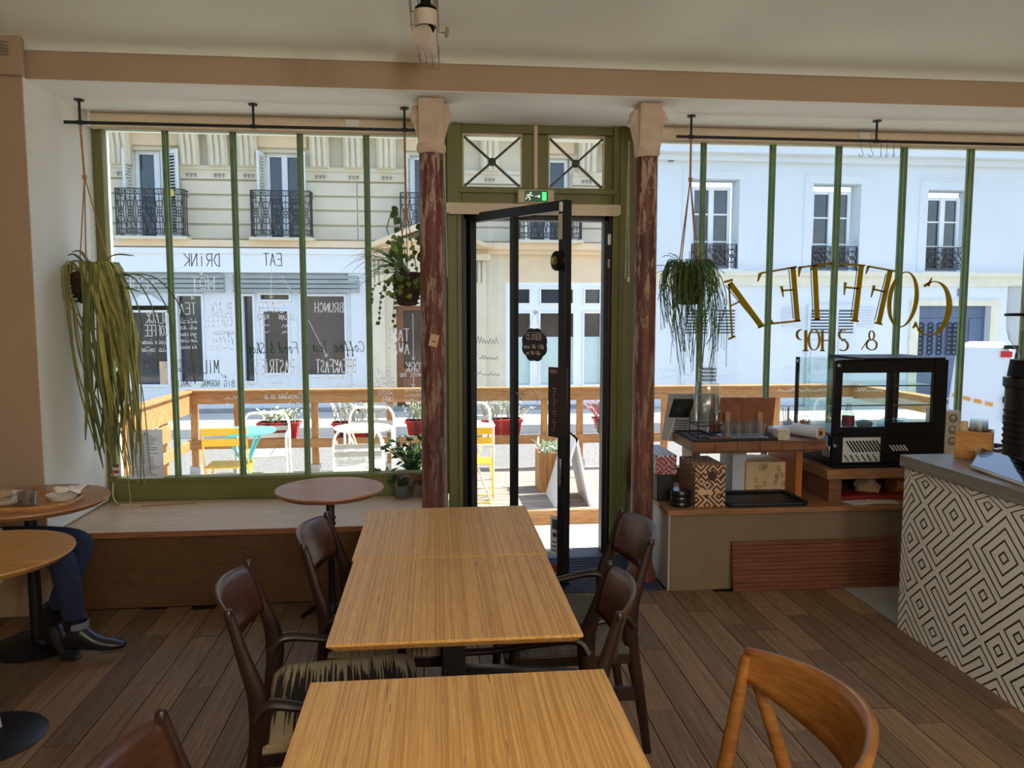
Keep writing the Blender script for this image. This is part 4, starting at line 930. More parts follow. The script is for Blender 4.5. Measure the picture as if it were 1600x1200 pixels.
hd = MB().lathe(hc, [(0, -.12), (.045, -.108), (.068, -.07), (.08, -.02), (.086, .03), (.078, .085), (.045, .118), (0, .125)], 28)
hd.v = [(hc.x + (x - hc.x) * 1.12, y, z) for x, y, z in hd.v]
hd.tube([hc + Vector((.085, 0, .02)), hc + Vector((.105, 0, -.015)), hc + Vector((.112, 0, -.03)), hc + Vector((.09, 0, -.038))], [.007, .010, .013, .008], 8)
head = hd.build('head', SKIN, per, smooth=70)
for s_ in (-1, 1):
    MB().lathe(hc + Vector((.083, s_ * .032, .008)), [(0, -.011), (.011, -.006), (.013, 0), (.011, .006), (0, .011)], 12).build('eye', M('eye_white', (226, 222, 216), .3), head)
    MB().lathe(hc + Vector((.092, s_ * .032, .008)), [(0, -.006), (.005, -.003), (.006, 0), (.005, .003), (0, .006)], 10).build('iris', M('iris_brown', (60, 40, 28), .3), head)
    MB().tube([hc + Vector((.087, s_ * .015, .03)), hc + Vector((.09, s_ * .033, .034)), hc + Vector((.08, s_ * .05, .028))], .0035, 6).build('eyebrow', M('brown_hair', (62, 44, 32), .7, var=.3, vs=40), head)
    MB().tube([hc + Vector((-.005, s_ * .083, .02)), hc + Vector((-.012, s_ * .094, .0)), hc + Vector((.0, s_ * .086, -.03))], [.008, .012, .006], 8).build('ear', SKIN, head)
MB().tube([hc + Vector((.082, -.024, -.062)), hc + Vector((.092, 0, -.06)), hc + Vector((.082, .024, -.062))], [.003, .006, .003], 8).build('mouth', M('lips', (168, 96, 88), .5), head)
hr_ = MB().lathe(hc + Vector((-.012, 0, .012)), [(.085, -.14), (.096, -.06), (.098, .02), (.09, .078), (.055, .118), (0, .132)], 28)
hv = []
for x, y, z in hr_.v:
    if x - hc.x > .02 and z < hc.z + .075: x = hc.x + (x - hc.x) * .35; y = hc.y + (y - hc.y) * .86
    hv.append((x, y, z))
hr_.v = hv; hr_.build('hair', M('brown_hair', (62, 44, 32), .7, var=.3, vs=40), per)
for s in (-1, 1): # hands resting in the lap: palm and five fingers each
    h0 = HP + Vector((.17, s * .13, .15)); hm = MB().tube([h0, h0 + Vector((.04, -s * .015, -.005)), h0 + Vector((.085, -s * .03, -.015))], [.024, .034, .03], 10, flat=.55)
    for k in range(4): b0 = h0 + Vector((.08, -s * .03 + (k - 1.5) * .018, -.015)); L = (.062, .072, .068, .05)[k]; hm.tube([b0, b0 + Vector((L * .5, 0, .004)), b0 + Vector((L, 0, -.014))], [.0095, .009, .006], 8)
    b0 = h0 + Vector((.03, s * .02, 0)); hm.tube([b0, b0 + Vector((.03, s * .02, 0)), b0 + Vector((.055, s * .018, -.008))], [.011, .0105, .007], 8); hm.build('hand', SKIN, per)
for nm, cu in (('cuff', aA),):
    MB().lathe((cu.x, cu.y, cu.z), [(.044, -.01), (.0475, -.01), (.048, .018), (.044, .02)], 18).build('cuff', M('denim_inside', (120, 126, 142), .9), per)
def boot(a, yaw, tilt, zdrop):
    R = Matrix.Rotation(yaw, 3, 'Z') @ Matrix.Rotation(tilt, 3, 'Y'); m = MB()
    def T(p): return tuple(Vector(a) + R @ Vector(p))
    secs = [(-.062, .036, .02, .075), (-.03, .04, .012, .16), (.02, .042, .012, .15), (.07, .043, .006, .085), (.12, .042, .0, .062), (.165, .036, .0, .05), (.205, .02, .006, .032)]
    rows = []
    for x_, w_, zb_, zt_ in secs:
        rows.append([T((x_, w_ * math.cos(q), -zdrop + .02 + (zb_ + zt_) / 2 + (zt_ - zb_) / 2 * math.sin(q))) for q in [2 * PI * k / 14 for k in range(14)]])
    n_ = 14; vs = [p for r_ in rows for p in r_]; fs = [(i * n_ + k, i * n_ + (k + 1) % n_, (i + 1) * n_ + (k + 1) % n_, (i + 1) * n_ + k) for i in range(len(rows) - 1) for k in range(n_)]
    fs += [tuple(range(n_)), tuple((len(rows) - 1) * n_ + k for k in range(n_))]
    m.add(vs, fs, True); b_ = m.build('boot', BOOT, per, smooth=60, subsurf=1)
    sh = MB().tube([T((-.015, 0, -zdrop + .13)), T((-.012, 0, .01)), T((-.008, 0, .05))], [.046, .045, .05], 14); sh.build('shaft', BOOT, b_)
    so_ = MB(); so_.obox(T((-.04, 0, -zdrop + .0125)), R @ Vector((.03, 0, 0)), R @ Vector((0, .034, 0)), R @ Vector((0, 0, .0125))); so_.build('heel', BOOT, b_)
boot(aA + Vector((0, 0, -.01)), .12, .0, .14); boot(aB + Vector((0, 0, -.02)), -.6, .25, .18)
# the chair the person sits on
t = thing('wooden_stool', 'dark wooden stool under the seated person', 'stool', (-2.27, 3.66, 0))
MB().lathe((-2.27, 3.66, .4), [(0, 0), (.17, 0), (.175, .012), (.165, .02), (0, .02)], 28).build('seat', WAL, t)
for k in range(4): a = PI / 4 + k * PI / 2; MB().tube([(-2.27 + .17 * math.cos(a), 3.66 + .17 * math.sin(a), 0), (-2.27 + .12 * math.cos(a), 3.66 + .12 * math.sin(a), .4)], [.012, .016], 8).build('leg', WAL, t)
# ================================================================= rods, blinds, ceiling gear
RY = 4.6
def rod(label, xa, xb, z, br):
    t = thing('curtain_rod', label, 'rod', ((xa + xb) / 2, RY, z), group='black rods over the shop windows')
    MB().cyl((xa, RY, z), (xb, RY, z), .0095, 12).build('pole', BLACKM, t)
    for x in br:
        MB().cyl((x, RY, z), (x, RY, SOFF), .007, 10).build('hanger', BLACKM, t); MB().lathe((x, RY, SOFF - .008), [(0, 0), (.026, 0), (.026, .006), (.02, .008), (0, .008)], 16).build('ceiling_plate', BLACKM, t)
        MB().lathe((x, RY, z), [(.008, -.016), (.0125, -.016), (.0125, .016), (.008, .016)], 12, 'x').build('collar', BLACKM, t)
    return t
zr = 2.665; rx = [atY(q, 190, RY).x for q in (125, 396, 632)]
rod('black metal rod in front of the left window blind', atY(100, 188, RY).x, -.07, zr, rx)
rx2 = [atY(q, 200, RY).x for q in (1080, 1370)]; rod('black metal rod in front of the right window blind', atY(1057, 216, RY).x, 4.3, zr, rx2 + [3.95])
for k, px in enumerate((1347, 1362, 1377, 1386, 1397, 1408)):
    X = atY(px, 228, RY).x; a = (.3, .1, 1.0, 1.4, .8, .9)[k]; d = Vector((math.cos(a), math.sin(a), 0)); c = Vector((X, RY, zr))
    p = [c + d * .011 + Vector((0, 0, -.008)), c + Vector((0, 0, .011)), c - d * .012, c + Vector((0, 0, -.05)) - d * .004, c + Vector((0, 0, -.075)) + d * .012, c + Vector((0, 0, -.092)) + d * .004, c + Vector((0, 0, -.092)) - d * .014, c + Vector((0, 0, -.074)) - d * .022]
    o = MB().tube(spline(p, 4), .0016, 6).build('hook', M('hook_steel', (86, 86, 90), .4, .6)); tag(o, ('first', 'second', 'third', 'fourth', 'fifth', 'sixth')[k] + ' steel hook from the left on the right window rod', 'hook', 'steel hooks on the right rod')
def blind(name_label, x0, x1, z0, z1, y, joint):
    t = thing('roller_blind', name_label, 'blind', ((x0 + x1) / 2, y, z0), group='rolled up cream blinds')
    r = (z1 - z0) * .42
    MB().lathe((x0, y, (z0 + z1) / 2 + .01), [(0, 0), (r, 0), (r, x1 - x0), (0, x1 - x0)], 20, 'x').build('roll', CREAM, t)
    MB().box(x0, x1, y - r - .004, y - r + .004, z0 - .012, z0 + .03).build('hem_bar', CREAM, t, bevel=.003)
    MB().box(x0 - .012, x0, y - r, y + r, z0, z1).build('end_bracket', WHITE, t); MB().box(x1, x1 + .012, y - r, y + r, z0, z1).build('end_bracket', WHITE, t)
    for j in joint: MB().box(j - .04, j + .04, y - r - .012, y - r + .01, z1 - .05, z1 - .012).build('clip', WHITE, t)
    return t
blind('rolled cream blind over the left window', -2.0, -.10, 2.70, 2.785, 4.88, [gx(555, 185)]); blind('rolled cream blind over the right window', 1.32, 4.35, 2.70, 2.785, 4.88, [gx(1330, 205)])
bz0, bz1 = atY(850, 333, 4.88).z, atY(850, 320, 4.88).z; blind('rolled cream blind above the shop door', gx(702) * .976, gx(964) * .976, bz0 - .004, bz1 + .002, 4.88, [])
def chain(label, pts, closed=True):
    m = MB()
    for p in pts: m.lathe(p, [(0, -.0045), (.004, -.002), (.004, .002), (0, .0045)], 6)
    o = m.build('bead_chain', M('chain_white', (226, 220, 200), .5)); tag(o, label, 'chain', 'bead chains of the roller blinds'); return o
def loop(px, y0, y1, Y, w=.016):
    a = atY(px, y0, Y); b = atY(px, y1, Y); n = int((a.z - b.z) / .012)
    return [(a.x - w * (i / n) * .8, Y, a.z + (b.z - a.z) * i / n) for i in range(n)] + [(a.x + w * (i / n) * .8, Y + .01, a.z + (b.z - a.z) * i / n) for i in range(n)]
chain('white bead chain of the left blind beside the cactus', loop(137, 200, 480, 4.85)); chain('white bead chain hanging between door and right column', loop(983, 222, 436, 4.83)); chain('white bead chain hanging just right of the left column', loop(694, 205, 435, 4.83))
o = MB().tube(loop(983, 434, 442, 4.83)[:2] + [atY(983, 440, 4.83)], .008, 6).build('chain_weight', M('chain_white', (226, 220, 200), .5)); tag(o, 'small white knot at the end of a bead chain beside the door', 'weight')

# cable tray with spotlight
TRX = -.035; WIRE = M('tray_wire', (150, 138, 120), .5, .2); TE = 3.56
t = thing('cable_tray', 'wire mesh cable tray hanging below the ceiling', 'cable tray', (TRX, 2.5, 2.86))
for x_, z_ in ((-.055, 2.93), (-.055, 2.87), (-.02, 2.865), (.02, 2.865), (.055, 2.87), (.055, 2.93)): MB().cyl((TRX + x_, .5, z_), (TRX + x_, TE, z_), .0028, 6).build('long_wire', WIRE, t)
for k in range(21):
    y_ = .6 + k * .146; MB().tube([(TRX - .057, y_, 2.94), (TRX - .057, y_, 2.868), (TRX + .057, y_, 2.868), (TRX + .057, y_, 2.94)], .0024, 6).build('cross_wire', WIRE, t)
for y_ in (1.2, 2.4, 3.4): MB().cyl((TRX, y_, 2.866), (TRX, y_, CEILZ), .004, 6).build('hanger', WIRE, t)
MB().cyl((TRX + .045, .5, 2.876), (TRX + .045, 3.5, 2.876), .006, 8).build('cable', M('beige_cable', (190, 176, 150), .6), t)
MB().tube(spline([(TRX - .03, 2.2, 2.88), (TRX - .02, 2.5, 2.875), (TRX + .02, 2.7, 2.885), (TRX - .01, 2.85, 2.872), (TRX + .02, 3.0, 2.88), (TRX, 3.1, 2.875)], 5), .007, 8).build('cable', DARK, t)
SPW = M('spot_beige', (204, 190, 172), .5, var=.05); SPY = 2.98
t = thing('spotlight', 'beige cylindrical spotlight with tilted lower barrel under the tray', 'spotlight', (TRX, SPY, 2.7))
c0 = atY(665, 18, SPY); c1 = atY(665, 43, SPY)
MB().lathe((c0.x, SPY, 0), [(0, c0.z), (.042, c0.z), (.043, c1.z), (.039, c1.z), (.039, c1.z + .04), (0, c1.z + .04)], 28).build('upper_barrel', SPW, t, smooth=30)
MB().lathe((c0.x, SPY, c1.z + .038), [(0, 0), (.038, 0), (.038, .001), (0, .001)], 24).build('barrel_inside', DARK, t)
MB().tube([(c0.x, SPY, c0.z), (c0.x, SPY, 2.862)], .02, 14).build('mount', DARK, t)
m = MB().tube([(c0.x + .035 * math.cos(a), SPY + .035 * math.sin(a), c0.z + .012 + .004 * math.sin(3 * a)) for a in [2 * PI * k / 20 for k in range(21)]], .006, 6, False); m.build('cable_coil', DARK, t)
a = atY(657, 53, SPY - .03); b = atY(671, 72, SPY + .03)
MB().tube([a, a.lerp(b, .08), b], [.042, .043, .033], 24).build('lower_barrel', SPW, t, smooth=30)
MB().bar(Vector((c0.x + .02, SPY - .01, c1.z + .01)), a.lerp(b, .4) + Vector((.03, -.02, .02)), .014, .008).build('yoke', DARK, t)
t = thing('junction_box', 'small cream junction box at the end of the cable tray', 'junction box', (TRX - .01, 3.95, 2.83))
p = atY(668, 85, 3.98); MB().box(p.x - .045, p.x + .045, 3.92, 4.0, p.z - .02, p.z + .03).build('case', M('box_cream', (222, 212, 190), .5), t, bevel=.005)
MB().box(p.x - .025, p.x + .025, 3.914, 3.92, p.z - .008, p.z + .008).build('label_plate', M('box_grey', (150, 142, 126), .5), t)
tt = [q for q in COL.objects if q.name.startswith('cable_tray')][0]; p1 = atY(657, 96, 3.98); p2 = atY(686, 108, 3.98)
for z_ in (p1.z, p2.z): MB().tube([(p1.x, 3.9, z_ + .05), (p1.x, 3.98, z_), (p2.x, 3.98, z_), (p2.x, 3.9, z_ + .05)], .0024, 6).build('end_wire', WIRE, tt)
for k in range(4): x_ = p1.x + (p2.x - p1.x) * k / 3; MB().tube([(x_, 3.98, p2.z), (x_, 3.96, 2.85), (TRX - .055 + .11 * k / 3, TE, 2.868)], .0022, 6).build('end_wire', WIRE, tt)
p = atY(697, 51, 3.1); o = MB().tube([(TRX + .056, 3.1, 2.868), (TRX + .06, 3.1, p.z), (p.x, 3.1, p.z)], .004, 6).tube([(p.x, 3.1, p.z - .018), (p.x + .006, 3.1, p.z + .018)], .007, 8).build('clamp_screw', WIRE); tag(o, 'metal wing screw clamped to the cable tray', 'screw')
# the wire mesh seen at the far left pilaster
t = thing('wire_grille', 'bit of wire cable tray at the upper left picture edge', 'cable tray', (-2.2, 4.14, 2.88))
for k in range(5): MB().cyl((-2.4, 4.15, 2.90 + .018 * k), (atY(13, 80, 4.15).x, 4.15, 2.88 + .015 * k), .0025, 6).build('wire', WIRE, t)
for k in range(4): MB().cyl((-2.13 - .05 * k, 4.15, 2.88), (-2.16 - .05 * k, 4.15, 2.97), .0025, 6).build('wire', WIRE, t)

# exit sign
t = thing('exit_sign', 'green emergency exit sign with running figure above the door', 'sign', (.65, 4.86, 2.34))
ea, eb = atY(812, 298, 4.86), atY(863, 316, 4.86)
MB().box(ea.x - .012, eb.x + .012, 4.85, 4.90, eb.z - .008, ea.z + .008).build('housing', M('sign_housing', (206, 190, 150), .4), t, bevel=.008)
MB().box(ea.x + .03, eb.x - .03, 4.846, 4.85, eb.z, ea.z).build('panel', M('exit_green', (16, 92, 60), .35, emit=.15), t)
sgn = M('sign_white', (232, 238, 230), .5, emit=.5); m = MB(); ew = eb.x - ea.x; eh = ea.z - eb.z
def sp(u, v): return (ea.x + ew * u, 4.844, eb.z + eh * v)
def stroke(m, pts, w):
    for a, b in zip(pts, pts[1:]): m.bar(a, b, .002, w, Vector(b).__sub__(Vector(a)).cross(Vector((0, 1, 0))))
for pl in ([(.30, .62), (.26, .42), (.32, .30), (.28, .12)], [(.26, .42), (.20, .36), (.17, .18)], [(.30, .62), (.36, .52), (.40, .58)], [(.30, .62), (.23, .62), (.20, .50)], [(.46, .48), (.60, .48)], [(.56, .6), (.61, .48), (.56, .36)]): stroke(m, [sp(*q) for q in pl], .006)
m.lathe(sp(.325, .78), [(0, -.001), (.007, -.001), (.007, .001), (0, .001)], 12, 'y'); m.build('pictogram', sgn, t)
MB().box(sp(.68, 0)[0], sp(.80, 0)[0], 4.843, 4.846, eb.z + eh * .12, eb.z + eh * .86).build('door_symbol', M('lit_green', (60, 240, 110), .4, emit=1.6), t)

# closed sign hanging on the door
t = thing('closed_sign', 'black scalloped chalk sign reading closed hung on the door', 'sign', (.5, 4.75, 1.3))
q0 = lp(.545, 1.37, .02); dvx = dv
def on(u, z, o=.022): return lp(.618 + u * 1.25, 1.425 + z, o)
m = MB(); pts = []
for k in range(48):
    a = 2 * PI * k / 48; r = .082 + .008 * abs(math.sin(4 * a)); pts.append((r * .95 * math.cos(a), r * 1.12 * math.sin(a)))
vs = [on(u, z, .018) for u, z in pts] + [on(u, z, .024) for u, z in pts]; n_ = 48
m.add(vs, [tuple(range(n_)), tuple(range(2 * n_ - 1, n_ - 1, -1))] + [(i, (i + 1) % n_, (i + 1) % n_ + n_, i + n_) for i in range(n_)]); m.build('board', M('chalkboard', (30, 26, 28), .7), t)
MB().tube([on(-.05, .075, .02), on(0, .19, .02), on(.05, .075, .02)], .0012, 5).build('string', CREAM, t); MB().lathe(on(0, .19, .012), [(0, -.006), (.012, -.004), (.014, .004), (0, .012)], 12, 'y').build('suction_hook', glassmat('hook_plastic', (.85, .85, .85), 1, .1, .25), t)

# ================================================================= hand lettering on the glass
SF = {'A': [[(0,0),(.5,1),(1,0)],[(.2,.38),(.8,.38)]], 'B': [[(0,0),(0,1),(.7,.95),(.8,.75),(.6,.55),(0,.52)],[(.6,.55),(.95,.35),(.8,.05),(0,0)]], 'C': [[(.95,.8),(.6,1),(.2,.85),(0,.5),(.2,.12),(.6,0),(.95,.2)]], 'D': [[(0,0),(0,1),(.6,.9),(1,.5),(.6,.08),(0,0)]], 'E': [[(1,1),(0,1),(0,0),(1,0)],[(0,.52),(.8,.52)]], 'F': [[(1,1),(0,1),(0,0)],[(0,.52),(.8,.52)]], 'G': [[(.95,.8),(.6,1),(.2,.85),(0,.5),(.2,.12),(.6,0),(1,.2),(1,.45),(.6,.45)]], 'H': [[(0,0),(0,1)],[(1,0),(1,1)],[(0,.5),(1,.5)]], 'I': [[(.5,0),(.5,.8)],[(.5,.95),(.5,1)]], 'J': [[(.9,1),(.9,.2),(.5,0),(.1,.2)]], 'K': [[(0,0),(0,1)],[(1,1),(0,.45),(1,0)]], 'L': [[(0,1),(0,0),(.9,0)]], 'M': [[(0,0),(.05,1),(.5,.3),(.95,1),(1,0)]], 'N': [[(0,0),(0,1),(1,0),(1,1)]], 'O': [[(.5,1),(.1,.8),(0,.5),(.1,.2),(.5,0),(.9,.2),(1,.5),(.9,.8),(.5,1)]], 'P': [[(0,0),(0,1),(.8,.95),(1,.75),(.8,.5),(0,.47)]], 'R': [[(0,0),(0,1),(.8,.95),(1,.75),(.8,.5),(0,.47)],[(.4,.48),(1,0)]], 'S': [[(.95,.85),(.5,1),(.1,.8),(.2,.58),(.8,.42),(.95,.18),(.5,0),(.05,.15)]], 'T': [[(0,1),(1,1)],[(.5,1),(.5,0)]], 'U': [[(0,1),(0,.25),(.5,0),(1,.25),(1,1)]], 'V': [[(0,1),(.5,0),(1,1)]], 'W': [[(0,1),(.25,0),(.5,.7),(.75,0),(1,1)]], 'X': [[(0,0),(1,1)],[(0,1),(1,0)]], 'Y': [[(0,1),(.5,.5),(1,1)],[(.5,.5),(.5,0)]], 'Z': [[(0,1),(1,1),(0,0),(1,0)]], '&': [[(1,.0),(.25,.75),(.4,1),(.65,.8),(.1,.3),(.3,0),(.7,.1),(1,.45)]], '-': [[(.1,.45),(.9,.45)]], ':': [[(.5,.7),(.5,.75)],[(.5,.2),(.5,.25)]], '0': [[(.5,1),(.05,.7),(.05,.3),(.5,0),(.95,.3),(.95,.7),(.5,1)]], '1': [[(.2,.75),(.55,1),(.55,0)]], '6': [[(.85,1),(.3,.7),(.05,.3),(.5,0),(.9,.25),(.6,.5),(.1,.35)]], '8': [[(.5,.5),(.1,.75),(.5,1),(.9,.75),(.5,.5),(.05,.22),(.5,0),(.95,.22),(.5,.5)]], '9': [[(.9,.7),(.5,1),(.1,.75),(.5,.5),(.9,.7),(.8,0)]], ',': [[(.5,.1),(.35,-.12)]], '(': [[(.8,1),(.4,.5),(.8,0)]],
 'a': [[(.9,.55),(.4,.6),(.1,.3),(.35,0),(.8,.3),(.9,.6),(.85,.1),(1.1,.1)]], 'b': [[(0,.1),(.35,1),(.15,.9),(.2,.0),(.7,.1),(.8,.45),(.3,.4)]], 'c': [[(.85,.5),(.4,.6),(.1,.3),(.4,0),(1.05,.15)]], 'd': [[(.85,.5),(.35,.55),(.1,.25),(.4,0),(.8,.4),(.95,1),(.85,.1),(1.1,.1)]], 'e': [[(.1,.3),(.8,.45),(.5,.65),(.1,.3),(.4,0),(1.05,.2)]], 'f': [[(.1,.1),(.7,.9),(.45,1),(.4,-.4),(.6,-.3),(.3,.15),(1,.2)]], 'g': [[(.85,.5),(.35,.55),(.15,.2),(.8,.35),(.8,-.35),(.3,-.3),(1,.15)]], 'h': [[(0,0),(.45,.95),(.2,.9),(.15,0),(.6,.55),(.75,.0),(1.05,.12)]], 'i': [[(.2,.1),(.5,.6),(.45,.05),(.9,.15)],[(.55,.8),(.57,.85)]], 'k': [[(0,0),(.4,1),(.2,.9),(.15,0),(.7,.55),(.3,.3),(1,.05)]], 'l': [[(.1,.1),(.7,.9),(.45,1),(.4,.05),(.9,.15)]], 'm': [[(0,0),(.15,.55),(.2,0),(.45,.55),(.5,0),(.8,.55),(.85,.0),(1.05,.1)]], 'n': [[(0,0),(.15,.55),(.2,0),(.65,.55),(.75,0),(1.05,.12)]], 'o': [[(.5,.6),(.1,.3),(.45,0),(.8,.3),(.5,.6),(1.05,.45)]], 'p': [[(0,.3),(.3,.6),(.2,-.4),(.25,.4),(.7,.6),(.7,.1),(.3,.1)]], 'r': [[(0,0),(.25,.6),(.4,.5),(.7,.55),(.65,.05),(1.05,.15)]], 's': [[(0,.05),(.55,.6),(.75,.15),(.3,0),(1.05,.15)]], 't': [[(.1,.1),(.6,.9),(.45,.1),(1,.15)],[(.2,.65),(.85,.7)]], 'u': [[(0,.5),(.15,.05),(.65,.5),(.65,.05),(1.05,.15)]], 'v': [[(0,.5),(.3,0),(.75,.55),(1.05,.5)]], 'w': [[(0,.5),(.2,0),(.5,.45),(.65,0),(.9,.5),(1.1,.45)]], 'y': [[(0,.5),(.2,.1),(.65,.5),(.5,-.4),(.2,-.3),(1,.15)]]}
def ribbon(m, pts, w, nrm):
    for a, b in zip(pts, pts[1:]):
        a, b = Vector(a), Vector(b); d = b - a
        if d.length < 1e-5: continue
        m.bar(a - d.normalized() * w * .3, b + d.normalized() * w * .3, w, .0012, nrm)
def glass_text(s, x0, x1, y0, y1, m, w=.0045, mirror=True, slant=0.0, Y=None, gap=.28):
    """letters set on the pane between two points; read from the street, so mirrored from inside"""
    Y = G - .002 if Y is None else Y
    a, b = atY(x0, y0, Y), atY(x1, y1, Y); W_, H_ = b.x - a.x, a.z - b.z; n = len(s); cw = W_ / (n - gap * 1.0); lw = cw * (1 - gap)
    for i, ch in enumerate(s):
        for pl in SF.get(ch, []):
            pts = []
            for u, v in pl:
                xx = (i * cw + u * lw + slant * v * H_); pts.append((b.x - xx if mirror else a.x + xx, Y, b.z + v * H_))
            ribbon(m, pts, w, (0, 1, 0))
def scribble(x0, x1, y, h, m, seed, w=.003):
    r_ = random.Random(seed); n = max(6, int(abs(x1 - x0) / 2.2)); pts = []
    for i in range(n + 1): pts.append(atY(x0 + (x1 - x0) * i / n + r_.uniform(-.8, .8), y - (h * r_.uniform(.2, 1) if i % 2 else 0), G - .002))
    ribbon(m, pts, w, (0, 1, 0))
def line(pts, m, w=.003, head=True):
    p = [atY(x, y, G - .002) for x, y in pts]; ribbon(m, p, w, (0, 1, 0))
    if head:
        d = (p[-1] - p[-2]).normalized(); s_ = Vector((-d.z, 0, d.x)); ribbon(m, [p[-1] - d * .02 + s_ * .012, p[-1], p[-1] - d * .02 - s_ * .012], w, (0, 1, 0))
CHW = inkmat('white_paint_pen', (250, 250, 250), .8); CHG = inkmat('grey_paint_pen', (150, 160, 168), .6); CHT = inkmat('teal_paint_pen', (40, 150, 115), .6)
def lettering(label, m, mt, win):
    if m.v: o = m.build('lettering', mt, win); o['label'] = label
g_, w_ = MB(), MB()
glass_text('DRINK', 287, 343, 396, 416, g_, .0055); glass_text('EAT', 412, 440, 396, 415, g_, .0055); lettering('grey hand lettered drink and eat headings', g_, CHG, win1)
m = MB(); glass_text('COLD', 180, 232, 432, 455, m, .006); glass_text('HOT', 299, 335, 433, 453, m, .006); line([(284, 416), (236, 443)], m); line([(314, 416), (314, 430)], m); line([(306, 456), (299, 468)], m); line([(424, 418), (424, 467)], m); line([(440, 430), (453, 455), ], m); line([(482, 500), (511, 558)], m); lettering('white hand lettered hot and cold headings with arrows', m, CHW, win1)
m = MB(); glass_text('TEA', 280, 306, 473, 491, m); glass_text('BLACK', 327, 362, 473, 491, m); glass_text('COFFEE', 321, 363, 494, 510, m); glass_text('BLACK', 228, 262, 487, 505, m); glass_text('COFFEE', 226, 263, 508, 525, m)
for k, s_ in enumerate(('black', 'white', 'green', 'rooibos', 'tisane')): glass_text(s_, 281, 308, 497 + k * 10, 505 + k * 10, m, .003, gap=.1, slant=.2)
for k, s_ in enumerate(('espresso', 'filtre', 'v60')): glass_text(s_, 333 - 2 * k, 366, 515 + k * 12, 523 + k * 12, m, .003, gap=.1, slant=.2)
for k, s_ in enumerate(('cold brew', 'iced coffee')): glass_text(s_, 222, 260, 529 + k * 12, 538 + k * 12, m, .003, gap=.1, slant=.2)
glass_text('TEA', 186, 201, 487, 506, m); glass_text('SUN', 176, 201, 538, 553, m); lettering('white hand lettered tea and coffee lists', m, CHW, win1)
m = MB(); glass_text('MILK', 306, 342, 563, 583, m, .006); glass_text('MILK', 199, 234, 563, 583, m, .006)
st = []
for k in range(25): a = 2 * PI * k / 24; r = 1 if k % 2 else .74; st.append((289 + 15 * r * math.cos(a), 571 + 13 * r * math.sin(a)))
line(st, m, .0028, False)
for k, s_ in enumerate(('NO', 'OAT', 'ALMOND')): glass_text(s_, 282 - (k == 2) * 3, 296 + (k == 2) * 2, 563 + k * 6, 568 + k * 6, m, .002)
glass_text('BIG', 350, 366, 594, 604, m, .0035); glass_text('NORMAL', 313, 343, 594, 604, m, .0035); glass_text('SMALL', 275, 299, 594, 604, m, .0035); line([(304, 584), (291, 590)], m); line([(344, 584), (354, 590)], m); lettering('hand lettered milk choices with a starburst', m, CHG, win1)
m = MB(); glass_text('LUNCH', 405, 443, 473, 488, m, .005); glass_text('VEGAN', 436, 460, 491, 500, m, .0035); glass_text('VIANDE', 400, 420, 491, 500, m, .0035); glass_text('BRUNCH', 492, 536, 473, 488, m, .005); glass_text('PASTRIES', 398, 459, 562, 584, m, .006); glass_text('BREAKFAST', 494, 556, 562, 582, m, .006)
for k in range(2): scribble(404, 420, 510 + k * 10, 6, m, k); scribble(440, 455, 512 + k * 9, 6, m, k + 5)
glass_text('Chocolate cake', 414, 474, 613, 623, m, .003, gap=.08, slant=.2); glass_text('Cookie', 452, 474, 625, 633, m, .003, gap=.08, slant=.2)
for k, (a, b, y) in enumerate(((385, 400, 602), (505, 540, 592), (520, 556, 604), (416, 440, 600), (350, 375, 624), (352, 366, 634))): scribble(a, b, y, 6, m, 20 + k)
lettering('white hand lettered lunch, brunch, breakfast and pastries', m, CHW, win1)
m = MB(); glass_text('TAKE', 603, 639, 514, 533, m, .0055); glass_text('AWAY', 605, 639, 536, 553, m, .0055); glass_text('BUY', 588, 610, 573, 587, m, .0045); glass_text('BEANS', 585, 615, 590, 605, m, .0045); glass_text('WORK', 634, 663, 566, 581, m, .0055); glass_text('COMPUTER, IPAD', 625, 664, 583, 589, m, .0025); glass_text('CAFES', 597, 614, 620, 628, m, .003); glass_text('GOURDES', 592, 615, 631, 639, m, .003)
line([(645, 490), (646, 563)], m); line([(646, 590), (646, 605)], m)
for k in range(3): scribble(590, 614, 611 + k * 3, 4, m, 40 + k, .002); scribble(632, 664, 612 + k * 8, 6, m, 50 + k, .0025)
lettering('white hand lettered take away, work and buy beans', m, CHW, win1)
m = MB(); glass_text('Coffee Tea', 490, 570, 533, 550, m, .004, gap=.06, slant=.15); glass_text('Food & Shop', 386, 466, 535, 552, m, .004, gap=.06, slant=.15); lettering('teal cursive lettering across the left window', m, CHT, win1)
# gold serif letters and small ampersand shop line on the right window
GOLD = inkmat('olive_gold_paint', (176, 150, 30), .7); OUT = inkmat('letter_outline', (70, 120, 96), .6)
def poly(m, pts, off=0): m.prism([(atY(x, y, G - .003).x, atY(x, y, G - .003).z) for x, y in pts], G - .0035 - off, G - .002 - off)
def st2(m, a, b, wa, wb=None):
    wb = wa if wb is None else wb; dx, dy = b[0] - a[0], b[1] - a[1]; L = math.hypot(dx, dy); nx, ny = -dy / L / 2, dx / L / 2
    poly(m, [(a[0] + nx * wa, a[1] + ny * wa), (b[0] + nx * wb, b[1] + ny * wb), (b[0] - nx * wb, b[1] - ny * wb), (a[0] - nx * wa, a[1] - ny * wa)])
def oval(m, cx, cy, rx_, ry_, th, tilt, a0=0, a1=360):
    prev = None; n = 40
    for k in range(n + 1):
        a = math.radians(a0 + (a1 - a0) * k / n); w = 1.6 + th * abs(math.cos(a)) ** 1.5
        x, y = rx_ * math.cos(a), ry_ * math.sin(a); q = (cx + x + tilt * y, cy + y)
        if prev: st2(m, prev[0], q, prev[1], w)
        prev = (q, w)
L_ = {}
